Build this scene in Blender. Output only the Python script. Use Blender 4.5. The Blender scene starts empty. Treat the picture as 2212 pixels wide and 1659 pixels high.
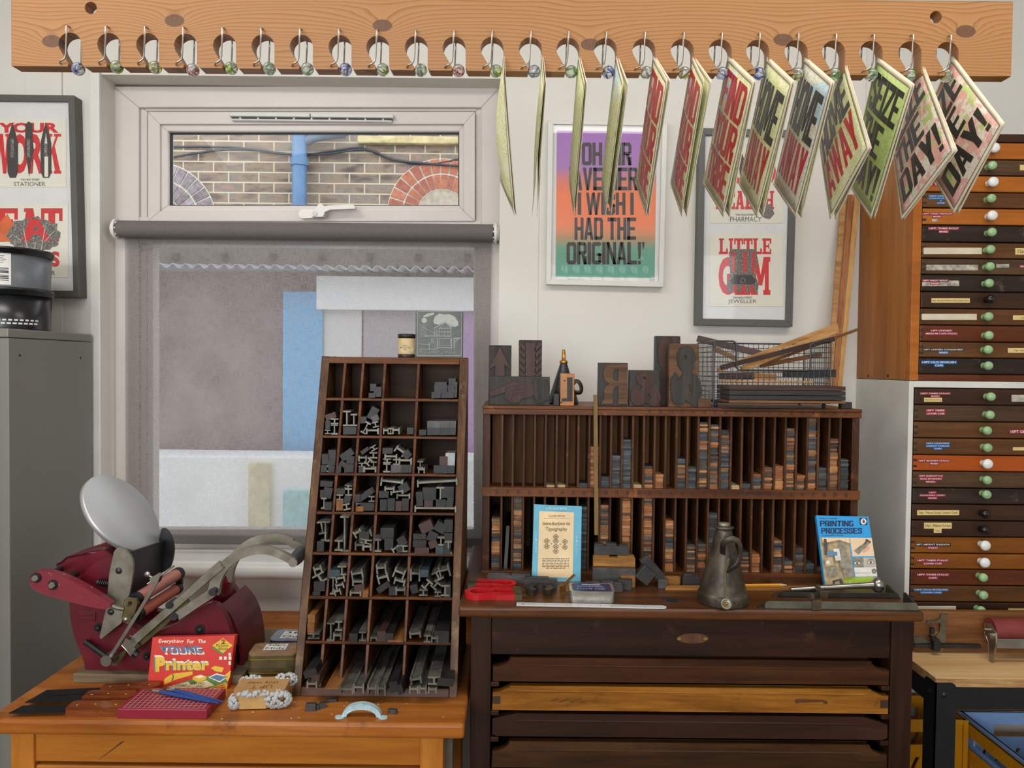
import bpy, math, random
from mathutils import Vector, Matrix
from mathutils.geometry import tessellate_polygon
SC = bpy.context.scene
COL = SC.collection
PI = math.pi
R = math.radians
# ------------------------------------------------------------------ camera, world, lamps, exposure
IW, IH, FPX = 2212.0, 1659.0, 1650.0
EYE = Vector((0, 0, 1.45))
_p, _r = R(1.45), 0.0105
FWD = Vector((0, math.cos(_p), -math.sin(_p)))
_u0 = Vector((0, math.sin(_p), math.cos(_p)))
RGT = Vector((1, 0, 0)) * math.cos(_r) + _u0 * math.sin(_r)
UPV = _u0 * math.cos(_r) - Vector((1, 0, 0)) * math.sin(_r)
cd = bpy.data.cameras.new('camera')
cd.sensor_fit = 'HORIZONTAL'; cd.sensor_width = 36.0; cd.lens = 36.0 * FPX / IW
cd.clip_start = 0.02
cam = bpy.data.objects.new('camera', cd)
m = Matrix((RGT, UPV, -FWD)).transposed().to_4x4(); m.translation = EYE
cam.matrix_world = m
COL.objects.link(cam); SC.camera = cam

def P(px, py, Y):
    "world point seen at pixel (px, py) on the upright plane at depth Y"
    d = FWD * FPX + RGT * (px - IW / 2) - UPV * (py - IH / 2)
    return EYE + d * ((Y - EYE.y) / d.y)
def PZ(px, py, z):
    "world point seen at pixel on the level plane z"
    d = FWD * FPX + RGT * (px - IW / 2) - UPV * (py - IH / 2)
    return EYE + d * ((z - EYE.z) / d.z)
def PPL(px, py, o, n):
    d = FWD * FPX + RGT * (px - IW / 2) - UPV * (py - IH / 2)
    return EYE + d * ((o - EYE).dot(n) / d.dot(n))

w = bpy.data.worlds.new('world'); SC.world = w; w.use_nodes = True
bg = w.node_tree.nodes['Background']
bg.inputs[0].default_value = (0.86, 0.93, 1.0, 1); bg.inputs[1].default_value = 2.2
def area(name, loc, rot, sx, sy, power, col=(1, 0.97, 0.92)):
    l = bpy.data.lights.new(name, 'AREA'); l.shape = 'RECTANGLE'; l.size = sx; l.size_y = sy
    l.energy = power; l.color = col
    o = bpy.data.objects.new(name, l); o.location = loc; o.rotation_euler = rot; COL.objects.link(o); return o
area('ceiling_lamp_light', (-0.85, 0.85, 2.57), (R(10), R(-10), 0), 1.2, 0.4, 16, (1, 0.96, 0.90))
area('ceiling_lamp_light', (0.75, 0.85, 2.57), (R(10), 0, 0), 1.2, 0.4, 11, (1, 0.96, 0.90))
area('rear_window_light', (-1.2, -2.3, 1.75), (R(86), 0, R(-18)), 2.4, 1.3, 48, (0.97, 0.98, 1.0))
vs = SC.view_settings
vs.view_transform = 'Standard'; vs.look = 'None'; vs.gamma = 1.0; vs.use_curve_mapping = False
vs.exposure = 0.26
SC.cycles.max_bounces = 8; SC.cycles.transparent_max_bounces = 16
SC.cycles.caustics_reflective = False; SC.cycles.caustics_refractive = False
SC.cycles.sample_clamp_indirect = 6

# ------------------------------------------------------------------ materials
MATS = {}
def s2l(c):
    if isinstance(c, str):
        c = c.lstrip('#'); c = [int(c[i:i + 2], 16) / 255 for i in (0, 2, 4)]
    return tuple((x / 12.92 if x <= 0.04045 else ((x + 0.055) / 1.055) ** 2.4) for x in c) + (1,)
class NT:
    def __init__(s, name):
        s.m = bpy.data.materials.new(name); s.m.use_nodes = True
        s.t = s.m.node_tree; s.n = s.t.nodes; s.b = s.n['Principled BSDF']; s.out = s.n['Material Output']
    def nd(s, typ, **kw):
        n = s.n.new(typ)
        for k, v in kw.items(): setattr(n, k, v)
        return n
    def L(s, a, b): s.t.links.new(a, b)
    def coord(s, scale=(1, 1, 1), rot=(0, 0, 0), kind='Object', loc=(0, 0, 0)):
        tc = s.nd('ShaderNodeTexCoord'); mp = s.nd('ShaderNodeMapping')
        mp.inputs['Scale'].default_value = scale; mp.inputs['Rotation'].default_value = rot; mp.inputs['Location'].default_value = loc
        s.L(tc.outputs[kind], mp.inputs[0]); return mp.outputs[0]
    def noise(s, vec, scale, detail=4, rough=0.55, dist=0.0, rnd=False):
        n = s.nd('ShaderNodeTexNoise'); n.inputs['Scale'].default_value = scale; n.inputs['Detail'].default_value = detail
        n.inputs['Roughness'].default_value = rough; n.inputs['Distortion'].default_value = dist
        if rnd:
            n.noise_dimensions = '4D'; oi = s.nd('ShaderNodeObjectInfo')
            mu = s.nd('ShaderNodeMath', operation='MULTIPLY'); mu.inputs[1].default_value = 37.0
            s.L(oi.outputs['Random'], mu.inputs[0]); s.L(mu.outputs[0], n.inputs['W'])
        s.L(vec, n.inputs['Vector']); return n.outputs[0]
    def ramp(s, fac, stops, interp='LINEAR'):
        r = s.nd('ShaderNodeValToRGB'); e = r.color_ramp.elements; r.color_ramp.interpolation = interp
        while len(e) < len(stops): e.new(0.5)
        for i, (p, c) in enumerate(stops): e[i].position = p; e[i].color = s2l(c)
        s.L(fac, r.inputs[0]); return r.outputs[0]
    def mix(s, fac, a, b, mode='MIX'):
        x = s.nd('ShaderNodeMix', data_type='RGBA', blend_type=mode)
        for v, i in ((fac, 0), (a, 6), (b, 7)):
            if isinstance(v, (int, float)): x.inputs[i].default_value = v
            elif isinstance(v, (tuple, list, str)): x.inputs[i].default_value = s2l(v)
            else: s.L(v, x.inputs[i])
        return x.outputs[2]
    def math(s, op, a, b=None):
        x = s.nd('ShaderNodeMath', operation=op)
        for i, v in enumerate((a, b)):
            if v is None: continue
            if isinstance(v, (int, float)): x.inputs[i].default_value = v
            else: s.L(v, x.inputs[i])
        return x.outputs[0]
    def bump(s, h, strength=0.2, dist=0.001):
        b = s.nd('ShaderNodeBump'); b.inputs['Strength'].default_value = strength; b.inputs['Distance'].default_value = dist
        s.L(h, b.inputs['Height']); s.L(b.outputs[0], s.b.inputs['Normal'])
    def col(s, c):
        if isinstance(c, (str, tuple, list)): s.b.inputs['Base Color'].default_value = s2l(c)
        else: s.L(c, s.b.inputs['Base Color'])
    def set(s, **kw):
        for k, v in kw.items(): s.b.inputs[k.replace('_', ' ')].default_value = v
def plain(name, c, rough=0.5, metal=0.0, var=0.12, scale=30, bump=0.0, spec=0.5, c2=None):
    if name in MATS: return MATS[name]
    t = NT(name)
    nz = t.noise(t.coord(), scale, 5, rnd=True)
    a = s2l(c)
    if c2 is None:
        rgb = c if not isinstance(c, str) else [int(c.lstrip('#')[i:i + 2], 16) / 255 for i in (0, 2, 4)]
        lo = tuple(max(0, x * (1 - var)) for x in rgb); hi = tuple(min(1, x * (1 + var * 0.6)) for x in rgb)
    else: lo, hi = c2, c
    t.col(t.ramp(nz, [(0.3, lo), (0.7, hi)]))
    t.set(Roughness=rough, Metallic=metal, Specular_IOR_Level=spec)
    if bump: t.bump(nz, bump)
    MATS[name] = t.m; return t.m
def wood(name, cols, axis='x', scale=1.0, rough=0.45, spots=0.0, bump=0.25, worn=None, knots=None):
    "cols = dark, mid, light"
    if name in MATS: return MATS[name]
    t = NT(name)
    k = {'x': (1.2, 16, 16), 'y': (16, 1.2, 16), 'z': (16, 16, 1.2)}[axis]
    v = t.coord(tuple(a * scale for a in k))
    n1 = t.noise(v, 2.2, 8, 0.62, 0.6, rnd=True)
    n2 = t.noise(t.coord(tuple(a * scale * 3.2 for a in k)), 3.0, 4, 0.7, 0.2)
    n3 = t.noise(t.coord(), 6 * scale, 3, rnd=True)
    c = t.ramp(n1, [(0.30, cols[0]), (0.5, cols[1]), (0.72, cols[2])])
    c = t.mix(t.math('MULTIPLY', n2, 0.55), c, cols[0], 'MULTIPLY') if False else t.mix(t.math('MULTIPLY', t.ramp(n2, [(0.45, '000000'), (0.75, 'ffffff')]), 0.5), c, cols[0])
    c = t.mix(t.math('MULTIPLY', t.ramp(n3, [(0.5, '000000'), (0.8, 'ffffff')]), 0.45), c, cols[0])
    if worn:
        n4 = t.noise(t.coord(), 22 * scale, 6, 0.7)
        c = t.mix(t.math('MULTIPLY', t.ramp(n4, [(0.58, '000000'), (0.72, 'ffffff')]), 0.7), c, worn)
    t.col(c); t.set(Roughness=rough, Specular_IOR_Level=0.28)
    t.bump(n2, bump, 0.0008)
    MATS[name] = t.m; return t.m

# ------------------------------------------------------------------ mesh building
_TXT = {}
def text_geo(s, bold=0.0, space=1.0):
    key = (s, round(bold, 3), space)
    if key in _TXT: return _TXT[key]
    cu = bpy.data.curves.new('lettering', 'FONT'); cu.body = s; cu.offset = bold; cu.resolution_u = 3; cu.fill_mode = 'FRONT'
    cu.space_character = space
    ob = bpy.data.objects.new('lettering', cu)
    me = bpy.data.meshes.new_from_object(ob)
    V = [(v.co.x, v.co.y) for v in me.vertices]; Fs = [tuple(p.vertices) for p in me.polygons]
    bpy.data.objects.remove(ob); bpy.data.curves.remove(cu); bpy.data.meshes.remove(me)
    if V:
        x0 = min(v[0] for v in V); x1 = max(v[0] for v in V); y0 = min(v[1] for v in V); y1 = max(v[1] for v in V)
        V = [((a - x0) / max(1e-6, x1 - x0), (b - y0) / max(1e-6, y1 - y0)) for a, b in V]
        asp = (x1 - x0) / max(1e-6, y1 - y0)
    else: asp = 1
    _TXT[key] = (V, Fs, asp); return _TXT[key]
def ident(p): return p
class MB:
    def __init__(s, mat=None):
        s.v = []; s.f = []; s.mi = []; s.sm = []; s.mats = []; s.T = None
        if mat: s.use(mat)
    def use(s, mat):
        if mat not in s.mats: s.mats.append(mat)
        s.c = s.mats.index(mat); return s
    def add(s, vs, fs, smooth=False):
        o = len(s.v)
        for p in vs:
            p = Vector(p)
            s.v.append(s.T(p) if s.T else p)
        for f in fs:
            s.f.append([i + o for i in f]); s.mi.append(s.c); s.sm.append(smooth)
    def box(s, c, d, rot=None):
        x, y, z = d[0] / 2, d[1] / 2, d[2] / 2
        vs = [Vector(p) for p in ((-x, -y, -z), (x, -y, -z), (x, y, -z), (-x, y, -z), (-x, -y, z), (x, -y, z), (x, y, z), (-x, y, z))]
        if rot is not None: vs = [rot @ p for p in vs]
        c = Vector(c)
        s.add([p + c for p in vs], [(0, 3, 2, 1), (4, 5, 6, 7), (0, 1, 5, 4), (1, 2, 6, 5), (2, 3, 7, 6), (3, 0, 4, 7)]); return s
    def bx(s, x0, x1, y0, y1, z0, z1):
        return s.box(((x0 + x1) / 2, (y0 + y1) / 2, (z0 + z1) / 2), (abs(x1 - x0), abs(y1 - y0), abs(z1 - z0)))
    def hexa(s, front, back):
        "front, back: 4 points each, same order counter-clockwise seen from the front"
        s.add(list(front) + list(back), [(0, 1, 2, 3), (7, 6, 5, 4), (0, 4, 5, 1), (1, 5, 6, 2), (2, 6, 7, 3), (3, 7, 4, 0)]); return s
    def prism(s, poly, d0, d1, M=None, holes=(), smooth=False):
        "poly in local (a,b), extruded along c from d0 to d1; M maps Vector(a,b,c) to place"
        M = M or (lambda p: p)
        loops = [list(poly)] + [list(h) for h in holes]
        flat = [q for l in loops for q in l]
        tri = tessellate_polygon([[Vector((a, b, 0)) for a, b in l] for l in loops])
        n = len(flat)
        vs = [M(Vector((a, b, d0))) for a, b in flat] + [M(Vector((a, b, d1))) for a, b in flat]
        caps = [tuple(t) for t in tri] + [tuple(i + n for i in reversed(t)) for t in tri]
        o = 0; fs = []
        for l in loops:
            k = len(l)
            for i in range(k): fs.append((o + i, o + (i + 1) % k, n + o + (i + 1) % k, n + o + i))
            o += k
        if smooth: s.add(vs, caps); s.add(vs, fs, True)
        else: s.add(vs, caps + fs)
        return s
    def flat(s, poly, M=None, holes=(), z=0.0):
        M = M or (lambda p: p)
        loops = [list(poly)] + [list(h) for h in holes]
        flat = [q for l in loops for q in l]
        tri = tessellate_polygon([[Vector((a, b, 0)) for a, b in l] for l in loops])
        s.add([M(Vector((a, b, z))) for a, b in flat], [tuple(t) for t in tri]); return s
    def rect(s, x0, y0, x1, y1, M=None, z=0.0):
        M = M or (lambda p: p)
        s.add([M(Vector(p)) for p in ((x0, y0, z), (x1, y0, z), (x1, y1, z), (x0, y1, z))], [(0, 1, 2, 3)]); return s
    def text(s, t, x0, y0, x1, y1, M=None, z=0.0, bold=0.0, fit=False, shear=0.0, space=1.0):
        M = M or (lambda p: p)
        V, Fs, asp = text_geo(t, bold, space)
        if fit:      # keep aspect, centred
            sy = 1 if y1 > y0 else -1; wv = min(x1 - x0, abs(y1 - y0) * asp); cx = (x0 + x1) / 2
            hh = sy * wv / asp; cy = (y0 + y1) / 2
            x0, x1, y0, y1 = cx - wv / 2, cx + wv / 2, cy - hh / 2, cy + hh / 2
        s.add([M(Vector((x0 + a * (x1 - x0) + shear * b * (y1 - y0), y0 + b * (y1 - y0), z))) for a, b in V], Fs); return s
    def cyl(s, a, b, r, r2=None, n=20, caps=True, smooth=True):
        a, b = Vector(a), Vector(b); r2 = r if r2 is None else r2
        d = (b - a).normalized(); u = d.orthogonal().normalized(); v = d.cross(u)
        vs = []
        for p, rr in ((a, r), (b, r2)):
            for i in range(n):
                t = 2 * PI * i / n; vs.append(p + u * (math.cos(t) * rr) + v * (math.sin(t) * rr))
        s.add(vs, [(i, (i + 1) % n, n + (i + 1) % n, n + i) for i in range(n)], smooth)
        if caps: s.add(vs, [tuple(reversed(range(n))), tuple(range(n, 2 * n))])
        return s
    def tube(s, pts, r, n=8, closed=False, flatk=1.0, up=None):
        pts = [Vector(p) for p in pts]; k = len(pts); rings = []; u = None
        for i, p in enumerate(pts):
            if closed: d = pts[(i + 1) % k] - pts[i - 1]
            else: d = pts[min(i + 1, k - 1)] - pts[max(i - 1, 0)]
            d.normalize()
            if u is None: u = (up - d * up.dot(d)).normalized() if up is not None else d.orthogonal().normalized()
            else:
                u = u - d * u.dot(d)
                u = u.normalized() if u.length > 1e-6 else d.orthogonal().normalized()
            v = d.cross(u); rr = r[i] if isinstance(r, (list, tuple)) else r
            rings.append([p + u * (math.cos(2 * PI * j / n) * rr) + v * (math.sin(2 * PI * j / n) * rr * flatk) for j in range(n)])
        vs = [q for g in rings for q in g]; fs = []
        for i in range(k if closed else k - 1):
            a = i * n; b = ((i + 1) % k) * n
            for j in range(n): fs.append((a + j, a + (j + 1) % n, b + (j + 1) % n, b + j))
        s.add(vs, fs, True)
        if not closed: s.add(vs, [tuple(reversed(range(n))), tuple(range((k - 1) * n, k * n))])
        return s
    def lathe(s, prof, o=(0, 0, 0), axis=(0, 0, 1), n=32, sx=1.0, smooth=True):
        o = Vector(o); d = Vector(axis).normalized(); u = d.orthogonal().normalized(); v = d.cross(u)
        vs = []
        for r, h in prof:
            for i in range(n):
                t = 2 * PI * i / n; vs.append(o + d * h + u * (math.cos(t) * r * sx) + v * (math.sin(t) * r))
        fs = []
        for k in range(len(prof) - 1):
            for i in range(n): fs.append((k * n + i, k * n + (i + 1) % n, (k + 1) * n + (i + 1) % n, (k + 1) * n + i))
        s.add(vs, fs, smooth); return s
    def sphere(s, c, r, n=16, sq=(1, 1, 1)):
        c = Vector(c); k = n // 2; vs = []; fs = []
        for i in range(k + 1):
            th = PI * i / k
            for j in range(n):
                ph = 2 * PI * j / n
                vs.append(c + Vector((math.sin(th) * math.cos(ph) * r * sq[0], math.sin(th) * math.sin(ph) * r * sq[1], math.cos(th) * r * sq[2])))
        for i in range(k):
            for j in range(n): fs.append((i * n + j, (i + 1) * n + j, (i + 1) * n + (j + 1) % n, i * n + (j + 1) % n))
        s.add(vs, fs, True); return s
    def build(s, name, parent=None, bevel=0.0, seg=2, base=None, local=False, sub=0):
        "verts are given in world space unless local; a child is shifted to its parent's origin"
        off = Vector((0, 0, 0))
        if not local:
            if parent is not None: off = worldloc(parent)
            elif base is not None: off = Vector(base)
            elif s.v:
                xs = [v.x for v in s.v]; ys = [v.y for v in s.v]; zs = [v.z for v in s.v]
                off = Vector(((min(xs) + max(xs)) / 2, (min(ys) + max(ys)) / 2, min(zs)))
        me = bpy.data.meshes.new(name)
        me.from_pydata([tuple(v - off) for v in s.v], [], s.f)
        for mm in s.mats: me.materials.append(mm)
        me.polygons.foreach_set('material_index', s.mi); me.polygons.foreach_set('use_smooth', s.sm)
        me.validate(); me.update()
        o = bpy.data.objects.new(name, me); COL.objects.link(o)
        if parent is not None: o.parent = parent
        elif not local: o.location = off
        if bevel:
            bm_ = o.modifiers.new('edge', 'BEVEL'); bm_.width = bevel; bm_.segments = seg; bm_.limit_method = 'ANGLE'; bm_.angle_limit = R(50)
        if sub:
            sb = o.modifiers.new('smooth', 'SUBSURF'); sb.levels = sub; sb.render_levels = sub
        return o
def worldloc(o):
    v = Vector(o.location)
    while o.parent is not None:
        o = o.parent; v = v + Vector(o.location)
    return v
def thing(name, label, cat, loc=(0, 0, 0), group=None, rot=None):
    o = bpy.data.objects.new(name, None); o.empty_display_size = 0.03; COL.objects.link(o); o.location = loc
    if rot is not None: o.rotation_euler = rot
    return tag(o, label, cat, group)
def tag(o, label, cat, group=None, kind=None):
    o['label'] = label; o['category'] = cat
    if group: o['group'] = group
    if kind: o['kind'] = kind
    return o
def struct(o, label=None):
    o['kind'] = 'structure'
    if label: o['label'] = label
    return o
def arc(cx, cy, r, a0, a1, n=10, ry=None):
    return [(cx + r * math.cos(R(a0 + (a1 - a0) * i / n)), cy + (ry or r) * math.sin(R(a0 + (a1 - a0) * i / n))) for i in range(n + 1)]
def rnd(poly, it=2):
    'corner-cut an open outline, keeping its first and last points'
    for _ in range(it):
        out = [poly[0]]
        for a, b in zip(poly[:-1], poly[1:]):
            out += [(a[0] * .75 + b[0] * .25, a[1] * .75 + b[1] * .25), (a[0] * .25 + b[0] * .75, a[1] * .25 + b[1] * .75)]
        poly = out + [poly[-1]]
    return poly
def circle(cx, cy, r, n=20, ry=None): return arc(cx, cy, r, 0, 360 * (n - 1) / n, n - 1, ry)
def frame_map(o, ex, ey, ez=None):
    o, ex, ey = Vector(o), Vector(ex).normalized(), Vector(ey).normalized()
    ez = ex.cross(ey) if ez is None else Vector(ez)
    return lambda p: o + ex * p.x + ey * p.y + ez * p.z
ORD = ['first', 'second', 'third', 'fourth', 'fifth', 'sixth', 'seventh', 'eighth', 'ninth', 'tenth', 'eleventh', 'twelfth', 'thirteenth', 'fourteenth', 'fifteenth',
       'sixteenth', 'seventeenth', 'eighteenth', 'nineteenth', 'twentieth', 'twenty-first', 'twenty-second', 'twenty-third', 'twenty-fourth', 'twenty-fifth',
       'twenty-sixth', 'twenty-seventh', 'twenty-eighth', 'twenty-ninth', 'thirtieth', 'thirty-first', 'thirty-second', 'thirty-third', 'thirty-fourth', 'thirty-fifth', 'thirty-sixth', 'thirty-seventh', 'thirty-eighth', 'thirty-ninth', 'fortieth']
rng = random.Random(7)
# ------------------------------------------------------------------ room shell
YW, YF = 2.15, 2.225          # wall face, window frame face
FLOOR_T = -0.02
wallm = NT('painted_wall'); _n = wallm.noise(wallm.coord(), 5, 6); _n2 = wallm.noise(wallm.coord(), 60, 5)
wallm.col(wallm.ramp(_n, [(0.3, 'd6d2ca'), (0.7, 'dcd9d1')])); wallm.set(Roughness=0.6); wallm.bump(_n2, 0.12, 0.002); WALLM = wallm.m
UPVC = plain('white_upvc', 'd3cbc5', 0.35, var=0.02, scale=8)
REVEAL = plain('white_gloss_paint', 'dcdad3', 0.35, var=0.04, scale=10, bump=0.05)
FLOORM = wood('floor_boards', ('4a3a2c', '6b543f', '7d654d'), 'y', 0.6)
CEILM = plain('ceiling_paint', 'e8e5df', 0.7, var=0.03)
def pm(Y): return lambda p: P(p.x, p.y, Y - p.z)
XL, XR, ZC = -2.3, 2.5, 2.6
wl, wr = P(220, 800, YW).x, P(1076, 800, YW).x
wt, wb = P(600, 165, YW).z, P(600, 1236, YW).z
def slab(name, x0, x1, y0, y1, z0, z1, mat):
    return struct(MB(mat).bx(x0, x1, y0, y1, z0, z1).build(name))
b = MB(WALLM)
b.bx(XL, wl, YW, YW + 0.2, 0, ZC); b.bx(wr, XR, YW, YW + 0.2, 0, ZC); b.bx(wl, wr, YW, YW + 0.2, wt, ZC); b.bx(wl, wr, YW, YW + 0.2, 0, wb)
struct(b.build('wall_back'))
slab('floor', XL - 0.1, XR + 0.1, -2.6, YW + 0.2, -0.1, 0, FLOORM)
slab('ceiling', XL - 0.1, XR + 0.1, -2.6, YW + 0.2, ZC, ZC + 0.1, CEILM)
slab('wall_left', XL - 0.1, XL, -2.6, YW, 0, ZC, WALLM)
slab('wall_right', XR, XR + 0.1, -2.6, YW, 0, ZC, WALLM)
# rear wall behind the camera with its wide window opening
b = MB(WALLM); b.bx(XL, XR, -2.7, -2.6, 0, 1.0); b.bx(XL, XR, -2.7, -2.6, 2.45, ZC); b.bx(XL, -1.6, -2.7, -2.6, 1.0, 2.45); b.bx(2.0, XR, -2.7, -2.6, 1.0, 2.45)
struct(b.build('wall_rear'))
# boards and battens on the back wall
def board(name, px0, px1, z0, z1, t, mat=WALLM):
    x0, x1 = P(px0, 800, YW).x, P(px1, 800, YW).x
    struct(MB(mat).bx(x0, x1, YW - t, YW, z0, z1).build(name, bevel=0.002))
board('trim_1', 200, 221, 0, ZC, 0.012, REVEAL)
board('trim_2', 1161, 1856, 0, wt + 0.1, 0.006)
board('trim_3', 60, 138, 0, ZC, 0.006)

# ------------------------------------------------------------------ window
win = thing('window_1', 'white plastic window with a small top light above a fixed pane covered by a grey blind', 'window', (P(650, 800, YF).x, YF + 0.03, wb)); struct(win)
GLASS = NT('clear_window_glass')
_tr = GLASS.nd('ShaderNodeBsdfTransparent'); _gl = GLASS.nd('ShaderNodeBsdfGlossy'); _gl.inputs['Roughness'].default_value = 0.02
_mx = GLASS.nd('ShaderNodeMixShader'); 
_mx.inputs[0].default_value = 0.05; GLASS.L(_tr.outputs[0], _mx.inputs[1]); GLASS.L(_gl.outputs[0], _mx.inputs[2]); GLASS.L(_mx.outputs[0], GLASS.out.inputs[0]); GLASS = GLASS.m
WGLASS = GLASS.copy(); WGLASS.name = 'window_glass'; WGLASS.node_tree.nodes['Mix Shader'].inputs[0].default_value = 0.008
GASKET = plain('black_gasket', '17191c', 0.5)
def rectring(b, o, i, Yf, depth, back_in=None):
    "moulding between outer and inner pixel rectangles (x0,y0,x1,y1), front at Yf"
    O = [P(o[0], o[3], Yf), P(o[2], o[3], Yf), P(o[2], o[1], Yf), P(o[0], o[1], Yf)]
    I = [P(i[0], i[3], Yf), P(i[2], i[3], Yf), P(i[2], i[1], Yf), P(i[0], i[1], Yf)]
    X0 = min(p.x for p in O); D = Vector((0, depth, 0))
    for k in range(4):
        q = (k + 1) % 4
        b.hexa([O[k], O[q], I[q], I[k]], [O[k] + D, O[q] + D, I[q] + D, I[k] + D])
    return b
b = MB(UPVC)
rectring(b, (244, 186, 1082, 1222), (300, 232, 1040, 1186), YF, 0.06)
rectring(b, (296, 228, 1044, 1190), (318, 240, 1027, 1170), YF + 0.012, 0.05)
x0, x1 = P(300, 500, YF).x, P(1040, 500, YF).x; zt = P(650, 472, YF).z; zb_ = P(650, 530, YF).z
b.bx(x0, x1, YF, YF + 0.06, zb_, zt)
b.build('frame', win, bevel=0.003)
b = MB(UPVC)
rectring(b, (319, 241, 1026, 478), (345, 268, 1002, 456), YF - 0.006, 0.05)
rectring(b, (343, 266, 1004, 458), (362, 283, 992, 444), YF + 0.004, 0.04)
sash = b.build('opening_sash', win, bevel=0.002)
b = MB(GASKET); rectring(b, (361, 282, 993, 446), (370, 289, 990, 443), YF + 0.02, 0.012); b.build('gasket', sash)
b = MB(WGLASS); b.add([P(361, 446, YF + 0.03), P(993, 446, YF + 0.03), P(993, 282, YF + 0.03), P(361, 282, YF + 0.03)], [(0, 1, 2, 3)]); b.build('pane', sash)
b = MB(UPVC); rectring(b, (318, 512, 1030, 1172), (331, 524, 1023, 1143), YF + 0.008, 0.04); bead = b.build('glazing_bead', win, bevel=0.002)
b = MB(WGLASS); b.add([P(330, 1160, YF + 0.03), P(1026, 1160, YF + 0.03), P(1026, 522, YF + 0.03), P(330, 522, YF + 0.03)], [(0, 1, 2, 3)]); b.build('pane', bead)
# trickle vent and handle
VENTG = plain('vent_plastic', 'd3d3cf', 0.4, var=0.02); DARKV = plain('vent_shadow_grey', '4c4c48', 0.6)
b = MB(VENTG)
for a, c in ((496, 670), (672, 850)):
    pa, pb = P(a, 243 + (a - 496) * 0.011, YF - 0.02), P(c, 252 + (c - 496) * 0.011, YF - 0.02)
    b.bx(pa.x, pb.x, YF - 0.026, YF - 0.006, pb.z, pa.z)
b.use(DARKV); pa, pb = P(500, 251, YF - 0.015), P(847, 262, YF - 0.015)
b.bx(pa.x, pb.x, YF - 0.015, YF - 0.006, pb.z, pa.z)
b.use(VENTG); b.bx(pa.x, pb.x, YF - 0.019, YF - 0.006, pb.z - 0.003, pb.z + 0.002)
for k in range(9):
    xx = pa.x + (pb.x - pa.x) * (k + 0.5) / 9; b.bx(xx - 0.003, xx + 0.003, YF - 0.018, YF - 0.006, pb.z, pa.z)
b.build('trickle_vent', win, bevel=0.002)
b = MB(plain('white_handle', 'e6e2dd', 0.3, var=0.01))
q = pm(YF - 0.006)
b.prism([(p.x, p.z) for p in [P(x, y, YF - 0.01) for x, y in arc(657, 463, 10, 90, 270, 8) + arc(690, 463, 9, -90, 90, 8)]], YF - 0.02, YF - 0.006, lambda p: Vector((p.x, p.z, p.y)))
H = [(678, 460), (690, 444), (697, 441), (700, 447), (712, 446), (764, 444), (770, 448), (768, 453), (716, 455), (704, 460), (700, 470), (676, 470)]
b.prism([(p.x, p.z) for p in [P(x, y, YF - 0.03) for x, y in H]], YF - 0.045, YF - 0.02, lambda p: Vector((p.x, p.z, p.y)))
hd = b.build('handle', win, bevel=0.003)
b = MB(plain('lock_metal', '9c9c98', 0.25, 0.9)); pk = P(679, 461, YF - 0.05); b.cyl((pk.x, YF - 0.0475, pk.z), (pk.x, YF - 0.04, pk.z), 0.007); b.build('key_lock', hd)
# sill
b = MB(REVEAL)
zs = P(500, 1212, 2.1).z
b.bx(wl - 0.02, wr + 0.02, 2.10, YF, wb - 0.005, zs)
b.cyl((wl - 0.02, 2.10, (zs + wb) / 2 - 0.0025), (wr + 0.02, 2.10, (zs + wb) / 2 - 0.0025), (zs - wb) / 2 + 0.0025, n=24)
struct(b.build('trim_4'), 'white painted window sill with a rounded nose')

# ------------------------------------------------------------------ roller blind
BLF = NT('sheer_grey_fabric')
_v = BLF.coord((1, 1, 1)); _w1 = BLF.noise(BLF.coord((40, 40, 700)), 1.0, 2); _w2 = BLF.noise(BLF.coord((700, 40, 40)), 1.0, 2)
_c = BLF.ramp(BLF.math('ADD', _w1, _w2), [(0.8, '79726f'), (1.2, '98918e')])
_df = BLF.nd('ShaderNodeBsdfDiffuse'); _tl = BLF.nd('ShaderNodeBsdfTranslucent'); _tr = BLF.nd('ShaderNodeBsdfTransparent')
BLF.L(_c, _df.inputs[0]); BLF.L(_c, _tl.inputs[0])
_m1 = BLF.nd('ShaderNodeMixShader'); _m1.inputs[0].default_value = 0.35; BLF.L(_df.outputs[0], _m1.inputs[1]); BLF.L(_tl.outputs[0], _m1.inputs[2])
_m2 = BLF.nd('ShaderNodeMixShader'); _f = BLF.ramp(BLF.math('ADD', _w1, _w2), [(0.8, 'b6b6b6'), (1.2, 'a0a0a0')]); BLF.L(_f, _m2.inputs[0])
BLF.L(_m1.outputs[0], _m2.inputs[1]); BLF.L(_tr.outputs[0], _m2.inputs[2]); BLF.L(_m2.outputs[0], BLF.out.inputs[0]); BLF = BLF.m
BLR = plain('blind_roll_fabric', '6b6562', 0.8, var=0.06, scale=200)
YB = 2.185
bl = thing('roller_blind', 'sheer grey roller blind pulled down over the lower window pane', 'blind', (P(660, 495, YB).x, YB, P(660, 495, YB).z))
pa, pb = P(258, 495, YB), P(1065, 501, YB); rr = 0.0245
b = MB(BLR); b.cyl((pa.x, YB, pa.z), (pb.x, YB, pa.z), rr, n=32); b.build('roll', bl)
b = MB(BLF)
xa, xb = P(271, 700, YB + rr).x, P(1060, 700, YB + rr).x; zl = P(600, 1160, YB + rr).z
n = 12; vs = []; fs = []
for i in range(n + 1):
    z = pa.z - 0.004 + (zl - pa.z) * i / n
    vs += [(xa, YB + rr - 0.001, z), (xb, YB + rr - 0.001, z)]
    if i: fs.append((2 * i - 2, 2 * i - 1, 2 * i + 1, 2 * i))
b.add(vs, fs); b.build('fabric', bl)
b = MB(BLR); b.bx(xa, xb, YB + rr - 0.006, YB + rr + 0.004, zl - 0.022, zl + 0.004); b.build('hem_bar', bl, bevel=0.003)
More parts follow.
